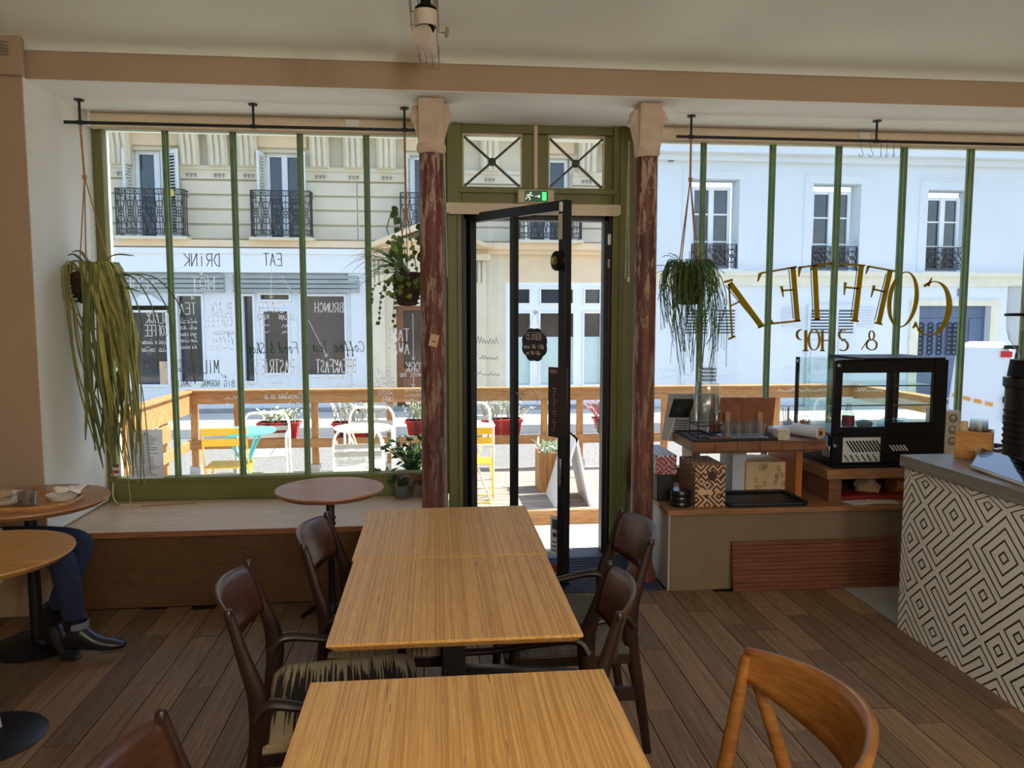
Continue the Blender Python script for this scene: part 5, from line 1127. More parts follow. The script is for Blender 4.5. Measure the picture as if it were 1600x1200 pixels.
def letter(fn): m = MB(); fn(m); return m
big = {
 'a': [((1140, 442), (1190, 510), 9), ((1139, 444), (1144, 526), 3), ((1142, 478), (1156, 471), 2.5), ((1131, 441), (1145, 437), 3.5), ((1184, 512), (1196, 508), 3), ((1138, 530), (1149, 525), 3.5)],
 'e': [((1239, 417), (1246, 502), 8), ((1245, 417), (1188, 427), 3), ((1188, 427), (1184, 440), 6, 2), ((1251, 501), (1202, 506), 3.2), ((1206, 505), (1200, 493), 6, 2), ((1239, 453), (1222, 454), 3), ((1221, 447), (1224, 464), 5, 2)],
 't': [((1273, 414), (1277, 500), 8), ((1249, 418), (1303, 411), 3), ((1250, 417), (1248, 432), 6, 2), ((1301, 411), (1302, 427), 6, 2), ((1270, 500), (1281, 499), 3)],
 'f': [((1346, 415), (1336, 501), 8), ((1312, 412), (1352, 415), 3), ((1342, 451), (1322, 449), 3), ((1321, 441), (1319, 461), 5, 2), ((1329, 501), (1342, 502), 3)],
 'f2': [((1391, 423), (1373, 505), 8), ((1356, 416), (1400, 424), 3), ((1357, 416), (1353, 428), 5, 2), ((1383, 456), (1365, 452), 3), ((1366, 446), (1361, 465), 5, 2), ((1366, 504), (1379, 507), 3)]}
for key_, strokes in big.items():
    m = MB(); mo_ = MB()
    for s_ in strokes: st2(m, s_[0], s_[1], *s_[2:])
    s0 = strokes[0]; st2(mo_, (s0[0][0] - 6.5, s0[0][1] + 4), (s0[1][0] - 6.5, s0[1][1] - 4), 1.3)
    m.build('gold_letter', GOLD, win2); mo_.build('letter_outline', OUT, win2)
m = MB(); oval(m, 1411, 468, 21, 43, 5.5, -.12); m.build('gold_letter', GOLD, win2)
m = MB(); oval(m, 1456, 482, 27, 42, 8, -.1, -125, 130); st2(m, (1450, 447), (1456, 434), 5, 2); st2(m, (1431, 507), (1426, 513), 6, 2); st2(m, (1430, 503), (1436, 517), 4, 2); m.build('gold_letter', GOLD, win2)
m = MB(); st2(m, (1259, 516), (1259, 548), 5); oval(m, 1253, 523, 8, 8, 3, 0, 90, 270); st2(m, (1254, 548), (1263, 548), 2); oval(m, 1272, 531, 8.5, 16, 2.5, 0); st2(m, (1285, 516), (1285, 548), 4.5); st2(m, (1303, 516), (1303, 548), 4.5); st2(m, (1285, 532), (1303, 532), 2); st2(m, (1281, 548), (1289, 548), 2); oval(m, 1318, 523, 7, 7.5, 2.5, 0, 60, 300); oval(m, 1317, 540, 8, 8, 2.5, 0, -110, 130); m.build('gold_letter', GOLD, win2)
m = MB(); oval(m, 1362, 524, 4, 7, 1.5, 0); oval(m, 1362, 539, 8, 8, 1.8, 0); st2(m, (1357, 530), (1346, 546), 1.6); m.build('gold_letter', GOLD, win2)
m = MB()
for k, (a, b, y) in enumerate(((1030, 1058, 580), (1030, 1052, 592), (1225, 1282, 577), (1215, 1292, 612), (1332, 1378, 583), (1335, 1380, 612), (1245, 1300, 640), (1252, 1290, 652), (1068, 1092, 625))): scribble(a, b, y, 7, m, 70 + k, .0028)
lettering('faint white handwriting on the right window', m, CHW, win2)
m = MB()
for k, (u, z, L, h) in enumerate(((.08, 1.42, .2, .05), (.1, 1.32, .18, .03), (.06, 1.22, .24, .02), (.42, 1.12, .12, .02))):
    r_ = random.Random(k); pts = [lp(u + L * i / 14, z + (h * r_.uniform(.2, 1) if i % 2 else 0), .005) for i in range(15)]; ribbon(m, pts, .003, dn)
ribbon(m, [lp(.43 + .06 * math.cos(a), 1.08 + .05 * math.sin(a), .005) for a in [PI * k / 10 for k in range(11)]], .003, dn); ribbon(m, [lp(.56 + .07 * math.cos(a), 1.08 + .08 * math.sin(a), .005) for a in [PI * k / 10 for k in range(11)]], .003, dn)
o = m.build('lettering', M('pen_grey2', (150, 152, 150), .7), leaf_o)
def sign_text(s, u0, u1, z0, z1, m, w):
    n = len(s); cw = (u1 - u0) / (n - .28)
    for i, ch in enumerate(s):
        for pl in SF.get(ch, []): ribbon(m, [on(u0 + i * cw + a * cw * .72, z0 + b * (z1 - z0), .0255) for a, b in pl], w, dn)
sg = [o for o in COL.objects if o.name.startswith('closed_sign')][0]; m = MB()
sign_text('CLOSED', -.05, .05, .03, .062, m, .003); sign_text('mon:8h-18h', -.066, .066, -.022, .004, m, .0022); sign_text('we:9h-18h', -.05, .04, -.058, -.036, m, .0022); ribbon(m, [on(-.05, .071, .0255), on(.06, .071, .0255)], .002, dn)
m.build('chalk_text', M('chalk_pink', (226, 196, 190), .8), sg)['kind'] = 'stuff'
# ================================================================= things on the right counter
CZ = .482
def pxbox(x0, x1, y0, y1, Y, d):
    """a box whose front stands at depth Y and spans these points"""
    a, b = atY(x0, y0, Y), atY(x1, y1, Y); return a.x, b.x, Y, Y + d, b.z, a.z
RW = wood('riser_wood', (148, 102, 70), (126, 84, 56), (84, 52, 34), (2, 12, 12), .4)
# leaning board
t = thing('wooden_board', 'reddish ribbed wooden board leaning against the counter front', 'board', (2.2, 4.19, 0)); BRD = wood('red_board', (132, 78, 52), (112, 62, 40), (74, 38, 24), (1.2, 18, 18), .5, streak=.5)
bx = (1.705, 2.72)
for k in range(12): z0 = .001 + k * .0236; yy = 4.165 + .045 * k / 12; MB().box(bx[0], bx[1], yy, yy + .02, z0, z0 + .0228).build('strip', BRD, t, bevel=.003)
# riser shelf
SZ = atY(1180, 690, 4.33).z; SY0 = 4.33
t = thing('riser_shelf', 'narrow raised wooden shelf standing on the right counter', 'shelf', (1.95, 4.5, CZ))
sx0, sx1 = atY(1082, 700, SY0).x, atY(1291, 700, SY0).x
n = 6
for k in range(n): a = sx0 + (sx1 - sx0) * k / n; b = sx0 + (sx1 - sx0) * (k + 1) / n; MB().box(a + .001, b - .001, SY0, 4.84, SZ - .055, SZ).build('board', RW, t, bevel=.002)
MB().box(sx0 + .04, sx1 - .04, 4.40, 4.44, SZ - .08, SZ - .055).build('batten', RW, t)
MB().box(sx1 - .14, sx1 - .10, 4.42, 4.82, CZ, SZ - .08).build('support', M('orange_wood', (176, 104, 50), .5), t); MB().box(sx0 + .10, sx0 + .13, 4.62, 4.82, CZ, SZ - .055).build('support', RW, t)
# display box shelf under the pastry case
KX0, KX1 = atY(1305, 740, 4.30).x, 3.2
t = thing('box_shelf', 'open wooden box shelf carrying the pastry case', 'shelf', (2.8, 4.55, CZ)); KT = atY(1350, 733, 4.3).z; KB = KT - .055
MB().box(KX0 - .06, KX1, 4.28, 4.9, KB, KT).build('top_board', CT, t, bevel=.003); MB().box(KX0 - .03, KX0 + .05, 4.31, 4.88, CZ, KB).build('side_board', RW, t, bevel=.003); MB().box(KX1 - .05, KX1, 4.31, 4.88, CZ, KB).build('side_board', RW, t, bevel=.003); MB().box(KX0 + .05, KX1 - .05, 4.86, 4.88, CZ, KB).build('back_board', RW, t)
# pastry case
PG = glassmat('case_glass', (.93, .975, .965), .9)
t = thing('pastry_case', 'black refrigerated pastry display case with sliding glass doors', 'display case', (2.75, 4.6, KT))
PX0, PX1, PY0, PY1, PZ0, PZ1 = atY(1303, 640, 4.35).x, atY(1479, 640, 4.35).x, 4.35, 4.86, KT, atY(1380, 563, 4.35).z
zm = atY(1380, 680, 4.35).z
MB().box(PX0, PX1, PY0, PY1, PZ0 + .02, zm).box(PX0, PX1, PY0 - .02, PY1 + .01, PZ0, PZ0 + .02).build('plinth', DARK, t, bevel=.006)
fr = MB(); fw = .05
fr.box(PX0, PX0 + .045, PY0, PY0 + .03, zm, PZ1).box(PX1 - .09, PX1, PY0, PY0 + .03, zm, PZ1).box(PX0 + .045, PX1 - .09, PY0, PY0 + .03, PZ1 - .075, PZ1).box(PX0 + .045, PX1 - .09, PY0, PY0 + .03, zm, zm + .05)
fr.box(PX0 + .34, PX0 + .375, PY0 - .004, PY0 + .03, zm + .05, PZ1 - .075); fr.build('door_frame', DARK, t, bevel=.004)
fr = MB(); fr.box(PX0, PX0 + .02, PY1 - .02, PY1, zm, PZ1 - .005).box(PX1 - .03, PX1, PY1 - .02, PY1, zm, PZ1 - .005).build('rear_post', DARK, t)
MB().box(PX0 + .2, PX1, PY0 + .03, PY1 - .05, PZ1 - .005, PZ1 + .012).build('lamp_bar', DARK, t)
MB().box(PX1 - .02, PX1, PY0 + .03, PY1 - .02, PZ1 - .04, PZ1 - .005).build('side_frame', DARK, t); MB().box(PX1 - .009, PX1 - .004, PY0 + .03, PY1 - .02, zm, PZ1 - .04).build('side_pane', PG, t)
MB().box(PX0 + .375, PX1 - .09, PY0 + .01, PY0 + .02, zm + .05, zm + .075).build('sill_strip', DARK, t)
MB().box(PX0 + .045, PX0 + .35, PY0 + .006, PY0 + .011, zm + .05, PZ1 - .075).build('sliding_pane', PG, t); MB().box(PX0 + .34, PX1 - .09, PY0 + .018, PY0 + .023, zm + .05, PZ1 - .075).build('sliding_pane', PG, t)
MB().box(PX0 + .004, PX0 + .009, PY0 + .03, PY1 - .02, zm, PZ1 - .01).build('side_pane', PG, t); MB().box(PX0 + .02, PX1 - .03, PY1 - .014, PY1 - .009, zm, PZ1 - .01).build('front_pane', PG, t); MB().box(PX0 + .005, PX1 - .02, PY0 + .03, PY1 - .01, PZ1 - .008, PZ1 - .003).build('top_pane', PG, t)
for z_ in (zm + .17, zm + .29):
    MB().box(PX0 + .03, PX1 - .03, PY0 + .1, PY1 - .06, z_, z_ + .005).build('glass_shelf', PG, t)
    MB().cyl((PX0 + .03, PY0 + .1, z_), (PX1 - .03, PY0 + .1, z_), .004, 6).build('shelf_rail', STEEL, t)
MB().box(PX0 + .02, PX1 - .03, PY0 + .04, PY1 - .03, zm, zm + .008).build('case_floor', M('case_floor', (176, 186, 186), .3), t)
MB().box(PX0 - .004, PX0, PY0 + .06, PY1 - .06, PZ0 + .12, zm - .01).build('vent_panel', M('vent_blue', (150, 170, 206), .4), t)
vg = M('vent_pale', (200, 200, 198), .5); va_ = atY(1317, 684, PY0); vb_ = atY(1374, 721, PY0)
gp = MB().box(va_.x, vb_.x, PY0 - .003, PY0, vb_.z, va_.z).build('vent_grille', vg, t)
for k in range(10):
    x_ = va_.x + .02 + k * .021; MB().bar((x_, PY0 - .004, va_.z - .02), (x_ + .05, PY0 - .004, vb_.z + .06), .003, .009, (1, 0, .6)).build('slot', DARK, gp)
for k in range(6):
    x_ = va_.x + .01 + k * .036; MB().bar((x_, PY0 - .004, vb_.z + .045), (x_ + .03, PY0 - .004, vb_.z + .005), .003, .006, (1, 0, .6)).build('slot', DARK, gp)
for k in range(5):
    x_ = vb_.x + .06 + k * .022; MB().bar((x_, PY0 - .002, va_.z - .05), (x_ + .03, PY0 - .002, va_.z - .085), .003, .009, (1, 0, .6)).build('slot', vg, t)
for x_, y_, z_ in ((PX0 + .02, PY0 - .004, PZ1 - .03), (PX0 + .01, PY1 - .02, PZ1 - .03), (PX0 + .012, PY0 - .004, zm - .06)): MB().lathe((x_, y_, z_), [(0, -.006), (.012, -.004), (.013, .004), (0, .006)], 14, 'y').build('cap', STEEL, t)
MB().box(PX0 - .012, PX0, PY0 + .02, PY0 + .1, PZ0 + .06, PZ0 + .13).build('switch_box', STEEL, t, bevel=.004)
def bottle(label, x, y, z, lab):
    b = thing('glass_bottle', label, 'bottle', (x, y, z)); MB().lathe((x, y, z), [(0, 0), (.034, 0), (.036, .01), (.036, .1), (.015, .14), (.014, .165), (.02, .17)], 20).build('glass', glassmat('bottle_glass', (.8, .86, .84), 1, .05, .12), b); MB().lathe((x, y, z), [(.0368, .03), (.0372, .032), (.0372, .09), (.0368, .092)], 20).build('label_band', lab, b)
bottle('small glass bottle with dark red label inside the pastry case', PX0 + .16, PY0 + .12, zm + .012, M('label_wine', (132, 50, 58), .6))
o = MB().lathe((PX0 + .52, PY0 + .2, zm + .008), [(0, 0), (.1, 0), (.11, .03), (.08, .06), (.03, .07), (0, .07)], 24).build('cake_dome', glassmat('dome_glass', (.82, .93, .95), 1, .05, .2)); tag(o, 'low glass dish inside the right half of the pastry case', 'dish')
o = MB().lathe((PX0 + .29, PY0 + .16, zm + .012), [(0, 0), (.03, 0), (.05, .035), (.045, .05), (.02, .06), (0, .055)], 16).build('wrapped_roll', M('grey_wrap', (110, 118, 130), .4)); tag(o, 'grey wrapped bundle inside the pastry case beside the bottle', 'bundle')
o = MB().lathe((PX0 + .12, PY1 - .06, PZ1 - .2), [(0, 0), (.02, 0), (.016, .02), (.02, .035), (.012, .05), (.014, .06), (0, .075)], 14).build('figurine', M('white_china', (240, 240, 236), .3))
o.location.x -= .18; o.location.z = (SZ - PZ1 + .2 - .0); tag(o, 'small white china figure on the riser shelf', 'figurine')
# leaflets, bag, book in the box shelf
t = thing('paper_bag', 'crumpled brown paper bag inside the box shelf', 'bag', (2.65, 4.45, CZ)); m = MB(); rr = random.Random(3); rows = []
for i in range(8):
    rows.append([(2.66 + (.06 + .02 * math.sin(i)) * math.cos(a) * (1 if i < 6 else .5) + rr.uniform(-.012, .012), 4.45 + .06 * math.sin(a) + rr.uniform(-.01, .01), CZ + .03 + i * .018 + rr.uniform(-.006, .006)) for a in [2 * PI * k / 14 for k in range(15)]])
    rows[-1][-1] = rows[-1][0]
m.grid(rows).build('bag_body', M('kraft_paper', (190, 160, 126), .8, var=.2, vs=20), t, smooth=25)
o = MB().tube([(2.80, 4.42, CZ + .07), (3.05, 4.45, CZ + .07)], .055, 18).build('bread_roll', M('crust', (176, 112, 58), .7, var=.25, vs=16)); tag(o, 'long brown loaf inside the box shelf', 'bread')
o = MB().box(KX0 + .06, 3.0, 4.34, 4.5, CZ + .001, CZ + .026).build('red_folder', M('red_card', (150, 40, 36), .6), bevel=.002); tag(o, 'flat red folder lying in the box shelf', 'folder')
o = MB().obox((2.50, 4.27, CZ + .004), (.07, .01, 0), (-.008, .05, 0), (0, 0, .002)).build('leaflet', M('leaflet_white', (206, 212, 220), .6)); tag(o, 'white leaflet lying before the box shelf', 'leaflet', 'leaflets on the counter')
o = MB().obox((2.64, 4.25, CZ + .010), (.08, -.012, 0), (.006, .04, 0), (0, 0, .003)).build('leaflet', M('leaflet_cream', (212, 200, 176), .6)); tag(o, 'cream folded leaflet beside the white leaflet', 'leaflet', 'leaflets on the counter')

# trays, dispenser, glasses, frames on the riser shelf
t = thing('serving_tray', 'black serving tray with paper mat under the drinking glasses', 'tray', (1.9, 4.45, SZ)); TRB = M('tray_black', (24, 24, 26), .5)
tx0, tx1 = atY(1084, 686, 4.36).x, atY(1210, 686, 4.36).x
def tray_mesh(x0, x1, y0, y1, z, m, parent, h=.018):
    r = MB().box(x0, x1, y0, y1, z, z + .005); r.box(x0, x1, y0, y0 + .01, z + .005, z + h).box(x0, x1, y1 - .01, y1, z + .005, z + h).box(x0, x0 + .01, y0 + .01, y1 - .01, z + .005, z + h).box(x1 - .01, x1, y0 + .01, y1 - .01, z + .005, z + h)
    return r.build('tray_body', m, parent, bevel=.003)
gx0, gx1 = atY(1128, 690, 4.38).x, atY(1212, 690, 4.38).x
tray_mesh(gx0, gx1, 4.35, 4.62, SZ, TRB, t); MB().box(gx0 + .02, gx1 - .02, 4.37, 4.6, SZ + .005, SZ + .007).build('paper_mat', M('mat_grey', (200, 204, 210), .7), t)
t = thing('slate_tray', 'black slate tray carrying the drink dispenser', 'tray', (1.6, 4.45, SZ)); tray_mesh(tx0, gx0 - .005, 4.34, 4.72, SZ, TRB, t, .016); MB().box(tx0 + .02, gx0 - .03, 4.36, 4.7, SZ + .005, SZ + .008).build('slate', M('slate_grey', (70, 72, 74), .6, var=.2, vs=20), t)
TG = glassmat('tumbler_glass', (.96, .97, .98), 1.2, .12, .14)
k_ = 0
gl = []
for r_ in range(2):
    for c_ in range(5): gl.append((gx0 + .04 + c_ * .068 + r_ * .02, 4.40 + r_ * .085))
words = ('front left', 'front second', 'front middle', 'front fourth', 'front right', 'rear left', 'rear second', 'rear middle', 'rear fourth', 'rear right')
g0 = None
for i, (x, y) in enumerate(gl):
    if x > gx1 - .03: continue
    if g0 is None:
        me = MB().lathe((0, 0, 0), [(0, .004), (.029, .004), (.0315, .094), (.033, .094), (.0305, 0), (0, 0)], 24); g0 = me.build('drinking_glass', TG); o = g0
    else: o = g0.copy(); COL.objects.link(o)
    o.location = (x, y, SZ + .007); tag(o, words[i] + ' clear tumbler on the black serving tray', 'glass', 'tumblers on the serving tray')
# dispenser
t = thing('drink_dispenser', 'clear glass drink dispenser jar on a black wire stand', 'dispenser', (1.6, 4.5, SZ)); dx, dy = atY(1104, 640, 4.5).x, 4.5
z_top, z_lid, z_sh, z_bot = atY(1104, 573, dy).z, atY(1104, 598, dy).z, atY(1104, 606, dy).z, atY(1104, 660, dy).z
JG = glassmat('jar_glass', (.90, .95, .95), 1.0, .04, .10)
MB().lathe((dx, dy, 0), [(0, z_bot), (.068, z_bot), (.078, z_bot + .012), (.078, z_sh), (.072, z_lid - .002), (.052, z_lid), (.054, z_top - .02), (.054, z_top)], 28).build('jar', JG, t)
for k in range(4): MB().lathe((dx, dy, z_top - .014 - k * .022), [(.0545, -.003), (.0575, 0), (.0545, .003)], 24).build('screw_thread', STEEL, t)
MB().lathe((dx, dy, 0), [(.0792, z_bot + .03), (.08, z_bot + .031), (.08, z_bot + .17), (.0792, z_bot + .171)], 20).build('ribbed_band', glassmat('ribbed', (.82, .84, .84), 1, .2, .15), t)
MB().tube(spline([(dx + .02, dy - .07, z_bot + .06), (dx + .02, dy - .11, z_bot + .07), (dx + .02, dy - .12, z_bot + .03)], 4), .008, 10).tube([(dx + .02, dy - .1, z_bot + .07), (dx + .05, dy - .1, z_bot + .085)], .004, 8).build('tap', STEEL, t)
st = MB(); zz0 = SZ + .008
for sx_ in (-1, 1):
    for sy_ in (-1, 1): st.cyl((dx + sx_ * .078, dy + sy_ * .078, zz0), (dx + sx_ * .078, dy + sy_ * .078, z_bot + .06), .0035, 6)
for z_ in (zz0 + .004, z_bot - .01): st.tube([(dx - .078, dy - .078, z_), (dx + .078, dy - .078, z_), (dx + .078, dy + .078, z_), (dx - .078, dy + .078, z_), (dx - .078, dy - .078, z_)], .0035, 6)
st.build('wire_stand', BLACKM, t)
t = thing('drip_dish', 'small brown dish below the dispenser tap', 'dish', (dx + .02, 4.4, SZ)); MB().box(dx - .02, dx + .1, 4.355, 4.42, SZ + .008, SZ + .014).box(dx - .028, dx + .108, 4.347, 4.428, SZ + .014, SZ + .022).build('dish_body', M('dish_brown', (110, 58, 34), .5), t, bevel=.003)
# easel board with chair picture and two frame backs
t = thing('display_board', 'grey display board with black square and little chair picture', 'board', (1.45, 4.72, SZ)); GB = M('board_grey', (150, 150, 152), .6, var=.04)
c = [atY(1046, 616, 4.80), atY(1122, 616, 4.80), atY(1100, 690, 4.70), atY(1034, 688, 4.70)]
m = MB().add([tuple(p) for p in c] + [tuple(p + Vector((0, .012, .004))) for p in c], [(3, 2, 1, 0), (4, 5, 6, 7), (0, 1, 5, 4), (1, 2, 6, 5), (2, 3, 7, 6), (3, 0, 4, 7)]); m.build('panel', GB, t)
def bl(u, v, o=.002): p = c[0].lerp(c[1], u).lerp(c[3].lerp(c[2], u), v); return p + Vector((0, -o, -o * .3))
MB().add([bl(.1, .1), bl(.55, .1), bl(.5, .5), bl(.06, .5)], [(3, 2, 1, 0)]).build('black_square', M('board_black', (22, 22, 24), .6), t, solid=.002)
m = MB()
for k in range(6): m.add([bl(.22, .56 + k * .05), bl(.52, .56 + k * .05), bl(.52, .58 + k * .05), bl(.22, .58 + k * .05)], [(3, 2, 1, 0)])
m.build('slat_picture', M('board_black', (22, 22, 24), .6), t); m = MB()
for a, b in (((.2, .54), (.14, .98)), ((.54, .54), (.62, .98))): m.bar(bl(*a), bl(*b), .003, .004)
m.build('chair_outline', M('board_white', (222, 222, 224), .6), t)
FBK = wood('mdf_back', (150, 92, 58), (134, 80, 50), (104, 60, 36), (3, 3, 3), .7)
for lab, x0, x1, x2, x3 in (('brown back of a picture frame with strut beside the dispenser', 1112, 1160, 1157, 1108), ('brown back of a picture frame with strut behind the glasses', 1161, 1212, 1206, 1158)):
    t = thing('picture_frame', lab, 'picture frame', (atY((x0 + x1) / 2, 690, 4.66).x, 4.66, SZ), group='picture frames facing the window')
    c4 = [atY(x0, 622, 4.78), atY(x1, 622, 4.78), atY(x2, 686, 4.70), atY(x3, 686, 4.70)]; c4[2].z = c4[3].z = SZ + .001
    MB().add([tuple(p) for p in c4] + [tuple(p + Vector((0, .015, .004))) for p in c4], [(3, 2, 1, 0), (4, 5, 6, 7), (0, 1, 5, 4), (1, 2, 6, 5), (2, 3, 7, 6), (3, 0, 4, 7)]).build('back_panel', FBK, t)
    MB().bar((c4[0] + c4[1] + c4[2] + c4[3]) / 4 + Vector((.01, -.005, .02)), Vector(((c4[2].x + c4[3].x) / 2 - .03, 4.58, SZ + .012)), .03, .004, (0, -.5, 1)).build('strut', M('strut_brown', (170, 120, 80), .7), t)
# napkins, paper roll, cups of stirrers
t = thing('coaster_stack', 'short stack of cream coasters on the riser shelf', 'coasters', (2.1, 4.4, SZ)); cx_ = atY(1221, 690, 4.39).x
for k in range(6): MB().box(cx_ - .038 + .002 * (k % 2), cx_ + .038, 4.36, 4.43, SZ + .001 + k * .011, SZ + .0095 + k * .011).build('coaster', M('coaster_cream', (216, 206, 186), .8), t, bevel=.002)
t = thing('paper_roll', 'roll of white kraft lined paper at the right end of the shelf', 'paper', (2.3, 4.4, SZ))
ra, rb = atY(1240, 678, 4.55), atY(1281, 694, 4.36); ra.z = rb.z = SZ + .04
MB().tube([ra, rb], .038, 20).build('roll', M('roll_white', (214, 216, 222), .7), t); MB().tube([rb + Vector((.0005, -.001, 0)), rb + Vector((.001, -.004, 0))], .034, 20).build('roll_end', M('roll_kraft', (196, 160, 116), .8), t); MB().tube([rb + Vector((.001, -.004, 0)), rb + Vector((.002, -.007, 0))], .014, 14).build('roll_core', M('roll_hole', (84, 60, 40), .9), t)
o = MB().obox((atY(1222, 680, 4.6).x, 4.6, SZ + .025), (.09, .02, 0), (0, .05, 0), (0, 0, .024)).build('plastic_pack', M('plastic_pack', (196, 206, 222), .25, var=.1, vs=30), bevel=.012); tag(o, 'soft clear pack lying behind the coasters', 'pack')
def pot_of(label, x, y, z, r, h, m, stick, n, cat, name, L=.1):
    t = thing(name, label, cat, (x, y, z)); MB().lathe((x, y, z), [(0, .003), (r * .85, .003), (r, h), (r * 1.06, h), (r * .9, 0), (0, 0)], 20).build('pot', m, t); rr = random.Random(n)
    for k in range(n):
        a = rr.uniform(0, 2 * PI); q = r * .7 * rr.random(); MB().cyl((x + q * math.cos(a) * .6, y + q * math.sin(a) * .6, z + .006), (x + q * math.cos(a) * 1.4, y + q * math.sin(a), z + L * rr.uniform(.85, 1.05)), .0028, 6).build('stick', stick[k % len(stick)], t)
WST = [M('stick_wood', (206, 160, 96), .7), M('stick_red', (186, 92, 62), .7), M('stick_dark', (150, 110, 70), .7)]
pot_of('white tub full of wooden stirrers beside the pastry case', atY(1255, 676, 4.62).x, 4.62, SZ, .045, .05, M('tub_white', (224, 220, 214), .5), WST, 22, 'stirrers', 'stirrer_tub', .085)
pot_of('glass jar with long spoons on the riser shelf', atY(1230, 676, 4.7).x, 4.7, SZ, .04, .07, TG, [STEEL, WST[2]], 9, 'cutlery jar', 'spoon_jar', .16)

# boxes and stacks on the counter itself
def print_mat(name, bg, fg, sc):
    if name in _mats: return _mats[name]
    m, nt, bs = base(name); bs.inputs['Roughness'].default_value = .6; v = coords(nt, (sc, sc, sc))
    vt_ = nt.nodes.new('ShaderNodeTexVoronoi'); vt_.inputs['Scale'].default_value = 1.0; vt_.distance = 'MANHATTAN'; vt_.feature = 'DISTANCE_TO_EDGE' if False else 'F1'; nt.links.new(v, vt_.inputs['Vector'])
    f1 = nt.nodes.new('ShaderNodeMath'); f1.operation = 'PINGPONG'; f1.inputs[1].default_value = .16; nt.links.new(vt_.outputs['Distance'], f1.inputs[0])
    g1 = nt.nodes.new('ShaderNodeMath'); g1.operation = 'GREATER_THAN'; g1.inputs[1].default_value = .085; nt.links.new(f1.outputs[0], g1.inputs[0])
    nt.links.new(mixc(nt, g1.outputs[0], lin(bg), lin(fg)), bs.inputs['Base Color']); _mats[name] = m; return m
PM1 = print_mat('kraft_print', (206, 164, 128), (62, 36, 28), 11)
t = thing('printed_box', 'kraft gift box printed all over with brown doodles', 'box', (1.62, 4.3, CZ))
MB().box(*pxbox(1087, 1133, 727, 786, 4.26, .3)[:4], CZ, atY(1110, 727, 4.26).z).build('carton', PM1, t, bevel=.002)
b_ = pxbox(1087, 1133, 727, 786, 4.26, .3)
MB().box(b_[0] + .02, b_[0] + .1, 4.258, 4.26, CZ + .075, CZ + .105).build('name_panel', M('kraft_plain', (212, 172, 136), .7), t); MB().lathe(((b_[0] + b_[1]) / 2 + .01, 4.259, CZ + .185), [(0, -.002), (.028, -.002), (.028, .001), (0, .001)], 20, 'y').build('oval_badge', M('badge_brown', (60, 36, 28), .6), t)
b_ = pxbox(1026, 1057, 712, 741, 4.42, .2)
t = thing('striped_box', 'white doodle printed box with red striped end beside the column', 'box', (b_[0] + .05, 4.5, CZ + .1)); PM2 = print_mat('white_print', (220, 222, 230), (60, 62, 84), 11)
MB().box(b_[0], b_[1], 4.42, 4.80, b_[4], b_[5]).build('carton', PM2, t); 
for k in range(10): w_ = (b_[1] - b_[0]) / 10; MB().box(b_[0] + k * w_, b_[0] + (k + .5) * w_, 4.417, 4.42, b_[4], b_[5] - .01).build('stripe', M('stripe_red', (176, 60, 40), .6), t)
o = MB().box(b_[0] + .01, b_[1] - .01, 4.43, 4.8, CZ + .001, b_[4] - .001).build('black_crate', TRB, bevel=.01); tag(o, 'black crate under the striped box beside the column', 'crate')
t = thing('cup_stack', 'stack of glossy black tins at the counter end', 'tins', (1.46, 4.3, CZ)); cx_ = atY(1064, 770, 4.3).x
for k in range(3): MB().lathe((cx_, 4.31, CZ + .0005 + k * .033), [(0, 0), (.056, 0), (.06, .004), (.06, .026), (.057, .031), (0, .031)], 28).build('tin', M('tin_black', (20, 20, 22), .25), t)
t = thing('black_tray', 'large black plastic tray lying on the counter', 'tray', (1.85, 4.32, CZ)); ta, tb = atY(1140, 786, 4.24).x, atY(1263, 786, 4.24).x
m = MB(); pts_ = []
for cx2, cy2, a0 in ((tb - .04, 4.27, -90), (tb - .04, 4.52, 0), (ta + .04, 4.52, 90), (ta + .04, 4.27, 180)):
    for k in range(5): a = math.radians(a0 + 22.5 * k); pts_.append((cx2 + .04 * math.cos(a), cy2 + .04 * math.sin(a)))
m.prism(pts_, CZ, CZ + .006, 'xy'); m.tube([(x, y, CZ + .016) for x, y in pts_] + [(pts_[0][0], pts_[0][1], CZ + .016)], .01, 8, False); m.build('tray_body', TRB, t)
WH = M('carton_side', (190, 198, 204), .7)
for lab, x0, x1 in (('left kraft carton with doodle print under the riser shelf', 1166, 1202), ('right kraft carton with doodle print under the riser shelf', 1203, 1231)):
    b_ = pxbox(x0, x1, 722, 765, 4.56, .25); t = thing('kraft_carton', lab, 'box', (b_[0], 4.6, CZ), group='kraft cartons under the riser shelf'); z1_ = min(b_[5], SZ - .085)
    MB().box(b_[0], b_[1], 4.56, 4.82, CZ, z1_).build('carton', M('kraft_carton', (206, 180, 140), .7), t, bevel=.002)
    m = MB(); rr = random.Random(x0)
    for k in range(7): u, v = rr.uniform(.12, .8), rr.uniform(.1, .8); m.frame(b_[0] + (b_[1] - b_[0]) * u, b_[0] + (b_[1] - b_[0]) * min(.95, u + .14), 4.558, 4.56, CZ + (z1_ - CZ) * v, CZ + (z1_ - CZ) * (v + .14), .003)
    m.build('doodle_print', M('carton_ink', (120, 84, 60), .7), t)
b_ = pxbox(1145, 1165, 720, 768, 4.58, .25); o = MB().box(b_[0], b_[1], 4.58, 4.8, CZ, SZ - .085).build('white_carton', WH, bevel=.002); tag(o, 'plain white carton left of the kraft cartons', 'box')
b_ = pxbox(1235, 1247, 724, 765, 4.6, .2); o = MB().box(b_[0], b_[1], 4.6, 4.75, CZ, b_[5] - .02).build('paper_sleeve', M('sleeve_white', (200, 194, 182), .7), bevel=.002); tag(o, 'pale paper sleeve right of the kraft cartons', 'box')
